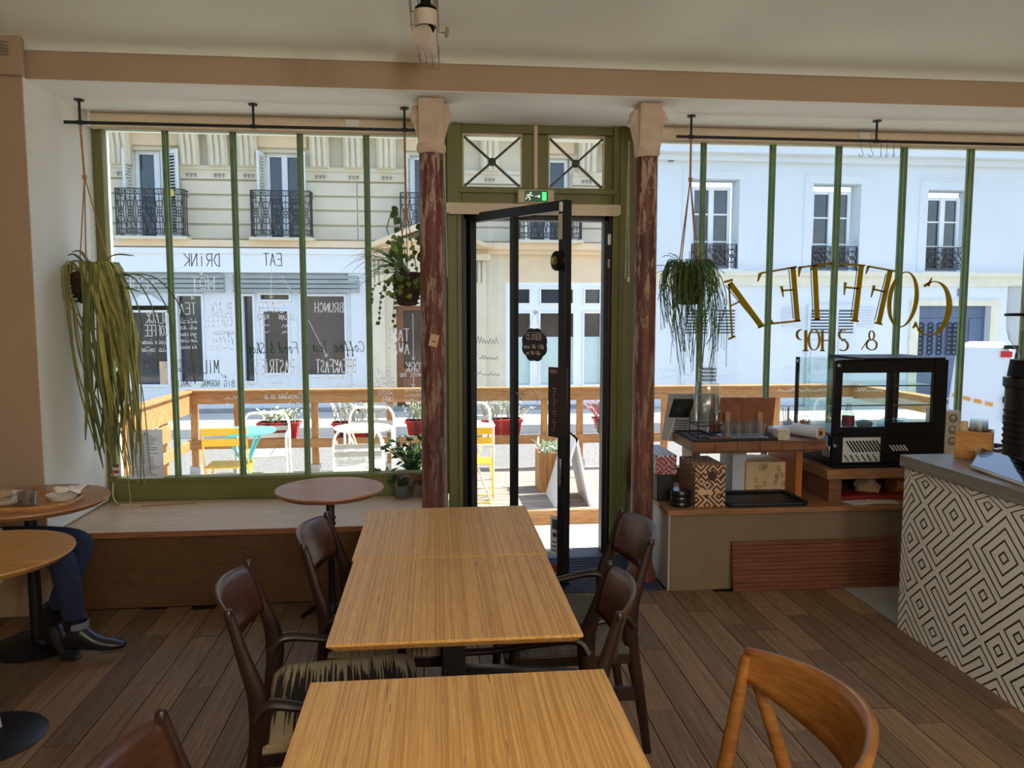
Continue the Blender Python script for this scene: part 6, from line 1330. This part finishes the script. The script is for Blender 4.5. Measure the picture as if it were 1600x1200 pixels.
# emoji box behind the pastry case
b_ = pxbox(1478, 1498, 643, 708, 4.55, .2); t = thing('face_box', 'white box printed with round black faces beside the pastry case', 'box', (b_[0], 4.6, CZ)); MB().box(b_[0], b_[1] , 4.55, 4.75, CZ, b_[5]).build('carton', M('facebox', (196, 186, 172), .7), t, bevel=.002)
for k in range(3):
    zc_ = b_[5] - .045 - k * .073; xc_ = (b_[0] + b_[1]) / 2
    MB().tube([(xc_ + .024 * math.cos(a), 4.549, zc_ + .024 * math.sin(a)) for a in [2 * PI * q / 20 for q in range(21)]], .003, 5, False).build('face_ring', TRB, t); MB().tube([(xc_ + .013 * math.cos(a), 4.549, zc_ + .013 * math.sin(a)) for a in [PI + PI * q / 8 for q in range(9)]], .0025, 5, False).build('smile', TRB, t)

# ================================================================= tiled island counter
t = thing('tiled_counter', 'service counter faced with black and white geometric tiles', 'counter', (2.8, 2.4, 0)); IX, IY = 2.35, 3.60; IZ = .84
MB().box(IX + .012, 3.15, 1.3, IY - .012, 0, IZ).build('carcass', M('carcass_white', (196, 190, 178), .7), t)
GREYW = wood('grey_worktop', (150, 142, 128), (128, 120, 108), (86, 80, 70), (14, 1.2, 14), .4, streak=.5)
MB().box(IX - .02, 3.2, 1.25, IY + .015, IZ, IZ + .058).build('worktop', GREYW, t, bevel=.003)
def tile_mat():
    m, nt, bs = base('stripe_tile'); bs.inputs['Roughness'].default_value = .35
    tc = nt.nodes.new('ShaderNodeTexCoord'); sp_ = nt.nodes.new('ShaderNodeSeparateXYZ'); nt.links.new(tc.outputs['Object'], sp_.inputs[0])
    a = nt.nodes.new('ShaderNodeMath'); a.operation = 'ADD'; nt.links.new(sp_.outputs[1], a.inputs[0]); nt.links.new(sp_.outputs[2], a.inputs[1])
    f = nt.nodes.new('ShaderNodeMath'); f.operation = 'MULTIPLY_ADD'; f.inputs[1].default_value = 2.0; f.inputs[2].default_value = 4.0; nt.links.new(a.outputs[0], f.inputs[0])
    fr = nt.nodes.new('ShaderNodeMath'); fr.operation = 'FRACT'; nt.links.new(f.outputs[0], fr.inputs[0])
    c = nt.nodes.new('ShaderNodeMath'); c.operation = 'COMPARE'; c.inputs[1].default_value = 0.5; c.inputs[2].default_value = .115; nt.links.new(fr.outputs[0], c.inputs[0])
    nt.links.new(mixc(nt, c.outputs[0], lin((238, 232, 216)), lin((40, 32, 24))), bs.inputs['Base Color']); return m
TM = tile_mat(); ts = .1055; tzs = .1
tile = MB().box(-.5, .5, -.5, .5, -.5, .5).mesh('tile'); tile.materials.append(TM)
cent = {(0, 6), (2, 5), (4, 6), (0, 4), (0, 2), (0, 0), (5, 4), (4, 2), (3, 0), (5, 0), (7, 5), (7, 2), (9, 6), (9, 3), (8, 0), (11, 5), (11, 1), (13, 3), (15, 6), (15, 1), (17, 4), (18, 1)}
Y0, Z0 = 3.43, .19
for i in range(-2, 20):
    for j in range(-2, 7):
        ya, yb = Y0 - (i + 1) * ts, Y0 - i * ts; za, zb_ = Z0 + j * tzs, Z0 + (j + 1) * tzs
        yb2, za2, zb2 = min(yb, IY), max(za, 0), min(zb_, IZ)
        if yb2 - ya < .02 or zb2 - za2 < .02: continue
        flip = (i + j) % 2 == 0; 
        if (i // 2 + j) % 3 == 0: flip = not flip
        for ci, cj, fl2 in ((i, j, False), (i + 1, j, True), (i, j + 1, True), (i + 1, j + 1, False)):
            if (ci, cj) in cent: flip = not fl2
        o = bpy.data.objects.new('tile', tile); link(o, t)
        full = (yb2 - ya > ts - 1e-4) and (zb2 - za2 > tzs - 1e-4)
        o.location = (IX + .006, (ya + yb2) / 2, (za2 + zb2) / 2); sy = yb2 - ya - .0012; sz = zb2 - za2 - .0012
        o.scale = (.012, sy * (-1 if flip else 1), sz)
# things on the island
WTZ = IZ + .058
t = thing('wooden_box', 'small open bamboo box on the grey worktop', 'box', (2.55, 3.4, WTZ)); WBX = wood('bamboo_box', (206, 150, 78), (188, 130, 62), (140, 90, 40), (3, 3, 16), .4)
p0, p1 = atZ(1492, 715, WTZ), atZ(1548, 720, WTZ); d_ = (p1 - p0).normalized(); h_ = .135; nv = Vector((-d_.y, d_.x, 0))
if nv.y < 0: nv = -nv
W4 = [p0, p1, p1 + nv * .13, p0 + nv * .13]
for a, b in zip(W4, W4[1:] + W4[:1]): MB().bar(a + Vector((0, 0, h_ / 2 + .001)), b + Vector((0, 0, h_ / 2 + .001)), .01, h_).build('side', WBX, t)
MB().add([tuple(p + Vector((0, 0, .001))) for p in W4] + [tuple(p + Vector((0, 0, .008))) for p in W4], [(3, 2, 1, 0), (4, 5, 6, 7), (0, 1, 5, 4), (1, 2, 6, 5), (2, 3, 7, 6), (3, 0, 4, 7)]).build('bottom', WBX, t)
cc = sum(W4, Vector()) / 4
t = thing('cup_stack', 'stack of clear plastic cups standing in the bamboo box', 'cups', (cc.x, cc.y, WTZ)); PCG = glassmat('plastic_cup', (.86, .86, .84), 1, .15, .14)
for k in range(7): MB().lathe((cc.x + .02, cc.y, WTZ + .01 + k * .013), [(.044, 0), (.045, .006), (.037, .10), (.0, .1)], 20).build('cup', PCG, t)
t = thing('lid_stack', 'stack of beige paper cup sleeves standing in the bamboo box', 'sleeves', (cc.x, cc.y, WTZ))
for k in range(5): MB().lathe((cc.x - .035, cc.y + .035, WTZ + .01 + k * .02), [(.024, 0), (.0245, .002), (.02, .085), (.0195, .085)], 18).build('sleeve', M('sleeve_beige', (214, 186, 140), .7), t)
t = thing('tablet', 'tablet computer with dark glossy screen lying on the worktop', 'tablet', (2.6, 3.1, WTZ))
q0, q1 = atZ(1516, 727, WTZ + .02), atZ(1600, 757, WTZ + .012); q2, q3 = q0 + Vector((.17, .16, .05)), q1 + Vector((.17, .12, .05)); cs = [q0, q1, q3, q2]
MB().add([tuple(p - Vector((0, 0, .012))) for p in cs] + [tuple(p) for p in cs], [(3, 2, 1, 0), (4, 5, 6, 7), (0, 1, 5, 4), (1, 2, 6, 5), (2, 3, 7, 6), (3, 0, 4, 7)]).build('case', M('tablet_pale', (200, 196, 186), .4), t, bevel=.003)
sc_ = [p.lerp(sum(cs, Vector()) / 4, .05) + Vector((0, 0, .001)) for p in cs]; MB().add([tuple(p) for p in sc_] + [tuple(p + Vector((0, 0, .001))) for p in sc_], [(3, 2, 1, 0), (4, 5, 6, 7), (0, 1, 5, 4), (1, 2, 6, 5), (2, 3, 7, 6), (3, 0, 4, 7)]).build('screen', M('black_screen', (12, 14, 18), .04, spec=.8), t)
MB().bar(q2 - Vector((0, 0, .012)), Vector((q2.x, q2.y, WTZ + .003)), .05, .004).build('prop', M('tablet_pale', (200, 196, 186), .4), t)
# coffee grinder
t = thing('coffee_grinder', 'tall black coffee grinder with clear bean hopper', 'grinder', (2.78, 3.25, WTZ)); gc = atY(1606, 600, 3.3); GXc, GYc = gc.x, 3.3
zA, zB, zC, zD = WTZ, atY(1590, 590, 3.3).z, atY(1590, 562, 3.3).z, atY(1590, 494, 3.3).z
MB().lathe((GXc, GYc, 0), [(0, zA), (.1, zA), (.1, zA + .03), (.085, zA + .05), (.09, zB - .05), (.1, zB - .04), (.1, zB), (0, zB)], 28).build('body', M('grinder_black', (18, 18, 20), .3), t, smooth=30)
MB().lathe((GXc, GYc, 0), [(.06, zB), (.085, zB + .005), (.075, zC), (.04, zC + .002)], 28).build('collar', DARK, t)
MB().lathe((GXc, GYc, 0), [(.03, zC), (.04, zC + .02), (.085, zC + .09), (.098, zC + .14), (.1, zD - .004), (.1, zD + .14)], 28).build('hopper', glassmat('hopper_clear', (.9, .9, .89), 1, .05, .08), t)
MB().lathe((GXc, GYc, 0), [(0, zD), (.108, zD), (.11, zD + .006), (.105, zD + .014), (0, zD + .014)], 28).build('hopper_lid', DARK, t)
for k in range(6): MB().lathe((GXc, GYc, zA + .1 + k * .03), [(.0905, 0), (.0925, .005), (.0905, .01)], 28).build('cooling_fin', DARK, t)
o = MB().tube(spline([(2.68, 3.42, WTZ + .05), (2.8, 3.42, WTZ + .055), (2.9, 3.40, WTZ + .03), (2.93, 3.38, WTZ + .006)], 4), .02, 10, flat=.4).build('steel_handle', STEEL); tag(o, 'bent steel strip beside the bamboo box on the worktop', 'handle')

# ================================================================= left round table: tray with dishes
TZ = .72; TL = wood('tray_wood', (204, 150, 92), (186, 130, 76), (140, 92, 52), (2, 14, 14), .4)
t = thing('wooden_tray', 'oval wooden tray on the left round table', 'tray', (-1.95, 3.75, TZ)); tcx, tcy = -1.93, 3.74
pts_ = [(tcx + .245 * abs(math.cos(a)) ** .7 * (1 if math.cos(a) > 0 else -1), tcy + .165 * abs(math.sin(a)) ** .7 * (1 if math.sin(a) > 0 else -1)) for a in [2 * PI * k / 40 for k in range(40)]]
MB().prism(pts_, TZ, TZ + .008, 'xy').tube([(x, y, TZ + .013) for x, y in pts_] + [(pts_[0][0], pts_[0][1], TZ + .013)], .009, 8, False).build('tray_body', TL, t)
CH = M('stoneware_white', (226, 222, 214), .3, var=.04)
o = MB().lathe((tcx - .07, tcy - .02, TZ + .008), [(0, .004), (.07, .004), (.11, .024), (.125, .036), (.128, .036), (.115, .02), (.075, 0), (0, 0)], 36).build('plate', CH); tag(o, 'white rimmed plate with crumbs on the wooden tray', 'plate')
o = MB().lathe((tcx + .07, tcy - .085, TZ + .008), [(0, .006), (.034, .006), (.038, .072), (.04, .072), (.036, 0), (0, 0)], 24).build('ribbed_glass', glassmat('ribbed_tumbler', (.88, .87, .84), 1, .08, .16)); tag(o, 'ribbed glass tumbler on the wooden tray', 'glass')
for k in range(7): MB().lathe((tcx + .07, tcy - .085, TZ + .014 + k * .009), [(.0375 + k * .0003, 0), (.0395 + k * .0003, .004), (.0375 + k * .0003, .008)], 24).build('rib', glassmat('ribbed_tumbler', (.88, .87, .84), 1, .08, .16), o)
o = MB().lathe((tcx + .16, tcy + .05, TZ + .008), [(0, .003), (.05, .003), (.07, .025), (.072, .025), (.055, 0), (0, 0)], 28).build('saucer', CH); tag(o, 'small white saucer at the right of the wooden tray', 'saucer')
m = MB(); rr = random.Random(5); rows = [[(tcx + .12 + .03 * i + rr.uniform(-.01, .01), tcy + .03 + .03 * j + rr.uniform(-.01, .01), TZ + .05 + rr.uniform(-.018, .02)) for j in range(5)] for i in range(5)]
o = m.grid(rows).build('napkin', M('napkin_white', (228, 224, 214), .9), solid=.003, smooth=20); tag(o, 'crumpled white napkin on the saucer', 'napkin')
for k, (lab, an) in enumerate((('small fork lying across the white plate', .9), ('small spoon lying across the white plate', 1.3))):
    d = Vector((math.cos(an), math.sin(an), .12)); p = Vector((tcx - .06 + k * .03, tcy - .06, TZ + .04)); o = MB().tube([p, p + d * .07, p + d * .13], [.003, .003, .008], 8, flat=.4).build('cutlery', STEEL); tag(o, lab, 'cutlery', 'cutlery on the plate')
o = MB().lathe((tcx - .09, tcy + .02, TZ + .016), [(0, 0), (.028, 0), (.036, .02), (.03, .045), (.012, .05), (0, .048)], 16).build('muffin', M('crumb', (190, 158, 120), .9, var=.3, vs=40, bmp=.5)); tag(o, 'piece of pale cake on the white plate', 'cake')

# ================================================================= plants
KOK = M('coir_basket', (70, 48, 34), .95, var=.5, vs=50, bmp=.6); ROPE = M('jute_rope', (176, 134, 86), .9, var=.25, vs=60)
CAC = M('cactus_strap', (164, 158, 84), .6, var=.35, vs=9, rnd=.25); CACD = M('cactus_dark', (104, 112, 58), .6, var=.3, vs=9, rnd=.25); HRT = M('heart_leaf', (70, 104, 38), .45, var=.25, vs=14, rnd=.3); SPD = M('spider_leaf', (120, 148, 72), .5, var=.3, vs=6, rnd=.25); IVY = M('ivy_leaf', (88, 110, 54), .55, var=.4, vs=20, rnd=.3); RHP = M('rhipsalis', (72, 104, 42), .55, var=.35, vs=8, rnd=.35)
def basket(c, r, h, parent):
    MB().lathe(c, [(0, -h), (r * .6, -h * .97), (r * .92, -h * .6), (r, -h * .2), (r * .95, 0), (r * .8, .01), (0, -.01)], 24).build('basket', KOK, parent)
    for k in range(7): z_ = -h * .9 + h * .85 * k / 6; rr_ = r * (.72 + .3 * math.sin(PI * .5 * min(1, (k + 1) / 5))); MB().lathe((c[0], c[1], c[2] + z_), [(rr_ - .006, -.006), (rr_ + .004, 0), (rr_ - .006, .006)], 24).build('coil', KOK, parent)
def ropes(top, c, r, parent, n=3, knot=.35):
    top = Vector(top); kn = top.lerp(Vector(c), knot)
    MB().tube([top, kn], .0065, 8).build('rope', ROPE, parent); MB().lathe(kn, [(0, -.02), (.012, -.012), (.013, .01), (0, .02)], 10).build('knot', ROPE, parent)
    for k in range(n):
        a = .6 + 2 * PI * k / n; MB().tube([kn, Vector(c) + Vector((math.cos(a) * r * .95, math.sin(a) * r * .95, -.02))], .0035, 6).build('rope', ROPE, parent)
# 1 cactus by the left wall
c1 = atY(140, 428, 4.58); c1.x = max(c1.x, -1.915); rr = random.Random(21)
t = thing('hanging_cactus', 'hanging basket with long drooping flat cactus stems at the left', 'plant', c1)
basket(c1, .115, .17, t); ropes((rx[0], RY, zr - .01), c1, .11, t)
for k in range(74):
    a = rr.uniform(0, 2 * PI); d = Vector((math.cos(a), math.sin(a), 0)); 
    if d.x < -.3 and rr.random() < .5: d.x = -d.x
    out = rr.uniform(.10, .16); L = rr.choice((.35, .5, .65, .8, .95, 1.1)) * rr.uniform(.85, 1.1); sx_ = .08 if k % 3 else -.02
    b0 = c1 + d * .05; e1 = c1 + d * out + Vector((0, 0, .035)); e2 = c1 + d * (out + .015) + Vector((sx_ * .6 + rr.uniform(-.03, .03), rr.uniform(-.02, .02), -L * .5)); e3 = c1 + d * out * .7 + Vector((sx_ + .02 + rr.uniform(-.05, .05), rr.uniform(-.03, .03), -L))
    pts2 = spline([b0, e1, e2, e3], 5)
    for p in pts2: p.x = max(p.x, -2.036); p.y = min(p.y, 4.80)
    MB().leaf(pts2, rr.uniform(.014, .026), (d.x, d.y, .1), [1] * (len(pts2) - 2) + [.8, .2]).build('stem', CAC if k % 3 else CACD, t, solid=.003)
for ang, L, up in ((2.7, .17, .10), (2.4, .12, .12), (.35, .26, .10), (.1, .2, .0), (-.2, .24, -.02), (2.9, .15, .06), (-.4, .3, -.1)):
    d = Vector((math.cos(ang), -abs(math.sin(ang)) * .5, 0)); e = c1 + d * L + Vector((0, 0, up)); e.x = max(e.x, -2.03); MB().leaf(spline([c1 + Vector((0, 0, .01)), c1 + d * L * .5 + Vector((0, 0, up * .8 + .02)), e], 5), .02, (0, -.5, 1), None).build('stem', CACD, t, solid=.003)
for k in range(12):
    x_ = .03 + .016 * k; L = rr.uniform(1.05, 1.42); p0 = c1 + Vector((x_ * .6, -.08, -.02))
    pts2 = spline([p0, p0 + Vector((.03, -.04, -.06)), p0 + Vector((x_ * .7, -.02, -L * .5)), p0 + Vector((.06 + x_ * .4 + rr.uniform(-.04, .04), .03, -L))], 6); MB().tube(pts2, .0032, 5).build('stem', CAC if k % 2 else CACD, t)
for k in range(5):
    p0 = c1 + Vector((.05 + .03 * k, -.05, 0)); x_ = .14 + .05 * k; pts2 = spline([p0, p0 + Vector((x_ * .6, -.02, -.03)), p0 + Vector((x_, 0, -.25)), p0 + Vector((x_ + .02 * (k - 2), 0, -.42 - .05 * k))], 5); MB().tube(pts2, .0035, 6).build('stem', CACD, t)
# 2 mixed basket left of the column
c2 = atY(636, 428, 4.60); rr = random.Random(22); t = thing('hanging_plant', 'hanging basket of spider plant and ivy beside the left column', 'plant', c2)
basket(c2, .085, .19, t); ropes((rx[2], RY, zr - .01), c2, .08, t, 3, .55)
for k in range(42):
    a = rr.uniform(1.9, 4.1); L = rr.uniform(.2, .40); d = Vector((math.cos(a), math.sin(a) * .5, 0)); up = rr.uniform(.02, .26)
    MB().leaf(bez(c2 + Vector((0, 0, -.01)), c2 + d * L * .6 + Vector((0, 0, up)), c2 + d * L + Vector((0, 0, up * .6 - rr.uniform(0, .12))), 8), .016, (0, -.3, 1), [.6, .9, 1, 1, .9, .8, .6, .4, .05]).build('leaf', SPD, t)
def heart(p, d, s, parent, m):
    d = Vector(d).normalized(); n_ = Vector((rr.uniform(-.4, .4), -1, rr.uniform(0, .5))); sd = d.cross(n_).normalized(); pr_ = [(0, .0), (.12, .3), (.3, .46), (.5, .42), (.75, .22), (1, 0)]
    rows = [[p + d * s * u - sd * s * w, p + d * s * u - n_.normalized() * -.003 * s, p + d * s * u + sd * s * w] for u, w in pr_]; MB().grid(rows).build('leaf', m, parent)
for k in range(20):
    z_ = rr.uniform(-.02, .42); w = .05 + .07 * rr.random() if z_ > .22 else .03 + .1 * rr.random(); sgn_ = -1 if rr.random() < .7 else 1
    heart(c2 + Vector((sgn_ * w * .6, -.05, z_)), (sgn_ * .6, -.2, -1), rr.uniform(.04, .065), t, HRT)
MB().tube(spline([c2 + Vector((0, -.03, 0)), c2 + Vector((-.02, -.03, .2)), c2 + Vector((-.06, -.03, .38)), c2 + Vector((-.11, -.03, .27)), c2 + Vector((-.10, -.03, .22))], 5), .003, 6).build('vine', HRT, t)
for k in range(100):
    a = rr.uniform(0, 2 * PI); heart(c2 + Vector((math.cos(a) * rr.uniform(.03, .11), -.04 + math.sin(a) * .07, rr.uniform(-.15, .22))), (math.cos(a), -.3, rr.uniform(-1, .2)), rr.uniform(.02, .042), t, (IVY, HRT, SPD)[k % 3])
for v, (ex, ez, n) in enumerate(((-.16, -.28, 14), (-.08, -.34, 12), (.10, -.30, 12), (.17, -.46, 14), (-.2, -.18, 10))):
    p = spline([c2 + Vector((ex * .3, -.06, -.02)), c2 + Vector((ex * .9, -.07, ez * .4)), c2 + Vector((ex, -.06, ez))], 6); MB().tube(p, .002, 5).build('vine', IVY, t)
    for k in range(n): q = p[min(len(p) - 1, int(len(p) * k / n))]; heart(q, (rr.uniform(-1, 1), -.3, rr.uniform(-1, .1)), rr.uniform(.018, .032), t, IVY)
t = thing('gift_tag', 'kraft paper tag hanging in front of the left column', 'tag', atY(678, 532, 4.36)); p = atY(678, 532, 4.36); MB().obox(p, (.024, 0, -.006), (0, .001, 0), (.008, 0, .034)).build('card', M('kraft_tag', (206, 178, 138), .8), t); MB().tube([p + Vector((.008, -.002, .032)), p + Vector((.0, 0, .07)), p + Vector((-.05, .06, .14)), c2 + Vector((.08, -.07, -.26))], .0015, 5).build('string', ROPE, t); MB().obox(p + Vector((0, -.0015, -.006)), (.012, 0, -.002), (0, .0004, 0), (.001, 0, .004)).build('stamp', M('tag_ink', (120, 96, 70), .8), t)
# 3 rhipsalis right
c3 = atY(1076, 428, 4.60); rr = random.Random(23); t = thing('hanging_rhipsalis', 'hanging basket with thin wiry green stems at the right window', 'plant', c3)
basket(c3, .095, .19, t); ropes((rx2[0], RY, zr - .01), c3, .09, t, 4, .30)
for k in range(190):
    a = rr.uniform(0, 2 * PI); d = Vector((math.cos(a), math.sin(a) * .8, 0)); L = rr.choice((.12, .2, .3, .42, .55)) * rr.uniform(.8, 1.15); o_ = rr.uniform(.10, .17); bias = .05 if L > .35 else 0
    p = [c3 + d * .03, c3 + d * o_ * .8 + Vector((0, 0, rr.uniform(.03, .09))), c3 + d * (o_ + .02) + Vector((bias, 0, -L * .4)), c3 + d * o_ * rr.uniform(.6, 1.2) + Vector((bias + rr.uniform(-.04, .05), 0, -L))]
    MB().tube(spline(p, 4), rr.uniform(.0013, .0027), 4, False).build('stem', RHP, t)
for k in range(26):
    a = rr.uniform(-.5, PI + .5); L = rr.uniform(.14, .27); d = Vector((math.cos(a), rr.uniform(-.3, .3), max(0, math.sin(a)) * .7)); MB().tube(bez(c3, c3 + d * L * .7 + Vector((0, 0, .05)), c3 + d * L + Vector((0, 0, -.06 * rr.random())), 6), .002, 4, False).build('stem', RHP, t)
# bench plants
BZ = .43
def potted(label, x, y, r, h, pm, saucer=None):
    t = thing('potted_plant', label, 'plant', (x, y, BZ), group='potted plants on the bench beside the column'); z0 = BZ
    if saucer: MB().lathe((x, y, BZ), [(0, 0), (r * 1.2, 0), (r * 1.3, .02), (r * 1.2, .022), (0, .01)], 24).build('saucer', saucer, t); z0 += .012
    MB().lathe((x, y, z0), [(0, 0), (r * .8, 0), (r * .86, .006), (r, h), (r * .9, h), (r * .88, h - .015), (0, h - .015)], 28).build('pot', pm, t); return t, Vector((x, y, z0 + h - .015))
p = atZ(628, 778, BZ); t, c = potted('small plant with pink veined leaves in grey pot on the bench', p.x, p.y, .05, .085, M('grey_pot', (92, 98, 102), .6, var=.08)); rr = random.Random(31); PKL = M('pink_veined', (150, 96, 84), .5, var=.5, vs=40, rnd=.2); DGR = M('deep_green_leaf', (46, 76, 44), .45, var=.35, vs=14, rnd=.3)
for k in range(26):
    a = rr.uniform(0, 2 * PI); d = Vector((math.cos(a), math.sin(a), rr.uniform(.4, 1.6))).normalized(); L = rr.uniform(.06, .12); heart(c + d * L * .7, (d.x, d.y, d.z * .3), rr.uniform(.03, .05), t, PKL if k % 2 else DGR); MB().cyl(c, c + d * L * .72, .0015, 5).build('stalk', DGR, t)
p = atZ(607, 772, BZ); t, c = potted('dark leaved plant in green pot with green saucer on the bench', p.x - .02, p.y + .04, .058, .085, M('olive_pot', (66, 58, 40), .6), M('green_saucer', (84, 128, 92), .5)); DKL = M('dark_purple_leaf', (62, 52, 46), .45, var=.5, vs=20, rnd=.3)
for k in range(34):
    a = rr.uniform(0, 2 * PI); d = Vector((math.cos(a), math.sin(a), rr.uniform(.3, 1.4))).normalized(); L = rr.uniform(.06, .13); MB().leaf(bez(c, c + d * L * .7 + Vector((0, 0, .03)), c + d * L + Vector((0, 0, -.01)), 5), .016, (d.y, -d.x, .4)).build('leaf', DKL if k % 3 else DGR, t)
p = atZ(640, 764, BZ); t, c = potted('tall bushy green jade plant at the right end of the bench', p.x + .02, p.y, .075, .10, M('jade_pot', (60, 66, 60), .6))
for s_ in range(9):
    a = s_ * .7; d = Vector((math.cos(a), math.sin(a) * .7, 0)); tip = c + d * rr.uniform(.06, .17) + Vector((-.02, 0, rr.uniform(.14, .26))); st_ = bez(c, c + Vector((0, 0, .1)), tip, 6); MB().tube(st_, .006, 6).build('branch', M('jade_stem', (90, 84, 60), .7), t)
    for k in range(26):
        q = st_[rr.randint(1, 6)] + Vector((rr.uniform(-.02, .02), rr.uniform(-.02, .02), rr.uniform(-.01, .02))); v = Vector((rr.uniform(-1, 1), rr.uniform(-1, 1), rr.uniform(-.2, .9))).normalized(); L = rr.uniform(.04, .068); MB().leaf([q, q + v * L * .5, q + v * L], L * .5, (v.y + .2, -v.x, .6), [.3, 1, .15]).build('leaf', DGR if k % 3 else HRT, t)
p = atZ(655, 773, BZ); t, c = potted('red flowering plant half hidden behind the left column', p.x - .01, p.y - .03, .045, .07, M('patterned_pot', (120, 112, 110), .6, var=.5, vs=60)); RDF = M('red_petal', (206, 52, 66), .5, var=.1)
for k in range(16):
    a = rr.uniform(0, 2 * PI); d = Vector((math.cos(a), math.sin(a), rr.uniform(.3, 2))).normalized(); L = rr.uniform(.05, .12); heart(c + d * L * .6, d, rr.uniform(.03, .04), t, RDF if k % 4 == 0 else DGR)
o = MB().tube(spline([(-2.0, 4.93, .56), (-1.99, 4.90, .47), (-1.93, 4.86, .436), (-1.80, 4.83, .434)], 5), .004, 6).build('cable', M('cream_cable', (206, 198, 160), .6)); tag(o, 'cream cable running down onto the bench at the left', 'cable')
o = MB().tube(spline([(-1.80, 4.82, .433), (-1.68, 4.84, .433), (-1.55, 4.86, .433), (-1.48, 4.85, .433)], 5), .0025, 6).build('dry_stem', M('dry_stem', (150, 92, 60), .7)); tag(o, 'dry reddish stem lying on the bench', 'stem')
# menu sheet and small card standing in the left window
t = thing('menu_sheet', 'printed white menu sheet standing in the left window', 'menu', atY(228, 745, 4.93)); a, b = atY(199, 672, 4.93), atY(256, 745, 4.93)
MB().box(a.x, b.x, 4.93, 4.935, .58, a.z).build('sheet', inkmat('menu_paper', (226, 226, 230), .55), t); m = MB(); rr = random.Random(8)
for k in range(22): z_ = a.z - .03 - k * (a.z - .62) / 22; m.box(a.x + .02 + .03 * rr.random(), b.x - .02 - .06 * rr.random(), 4.9285, 4.93, z_, z_ + .004)
o = m.build('print_lines', M('print_lines', (120, 122, 128), .7), t); o['kind'] = 'stuff'
MB().tube([((a.x + b.x) / 2, 4.928, a.z - .035), ((a.x + b.x) / 2, 4.928, a.z - .012)], .012, 5, flat=.1).build('emblem', M('print_blue', (130, 140, 156), .7), t)
t = thing('sticker', 'small red and white card stuck low in the left window', 'card', atY(180, 740, 4.96)); a, b = atY(173, 726, 4.96), atY(186, 744, 4.96)
for k, mm in enumerate((M('card_dark', (90, 60, 60), .6), M('card_white', (214, 200, 200), .6), M('card_red', (170, 50, 60), .6), M('card_white', (214, 200, 200), .6))): MB().box(a.x, b.x, 4.96, 4.964, a.z - (k + 1) * (a.z - b.z) / 4, a.z - k * (a.z - b.z) / 4).build('band', mm, t)
# black sticker on the right column
p = atY(1006, 505, 4.352); t = thing('column_sticker', 'small black emblem sticker on the right iron column', 'sticker', p); MB().obox(p + Vector((.004, 0, 0)), (.018, 0, .006), (0, .001, 0), (-.008, 0, .028)).build('paper', M('sticker_paper', (150, 120, 104), .7), t)
MB().tube([p + Vector((.004 + .010 * math.cos(a), -.002, .004 + .010 * math.sin(a))) for a in [2 * PI * k / 14 for k in range(15)]], .002, 5, False).tube([p + Vector((.006 + .007 * math.cos(a), -.002, .022 + .007 * math.sin(a))) for a in [2 * PI * k / 14 for k in range(15)]], .0015, 5, False).build('emblem', TRB, t)
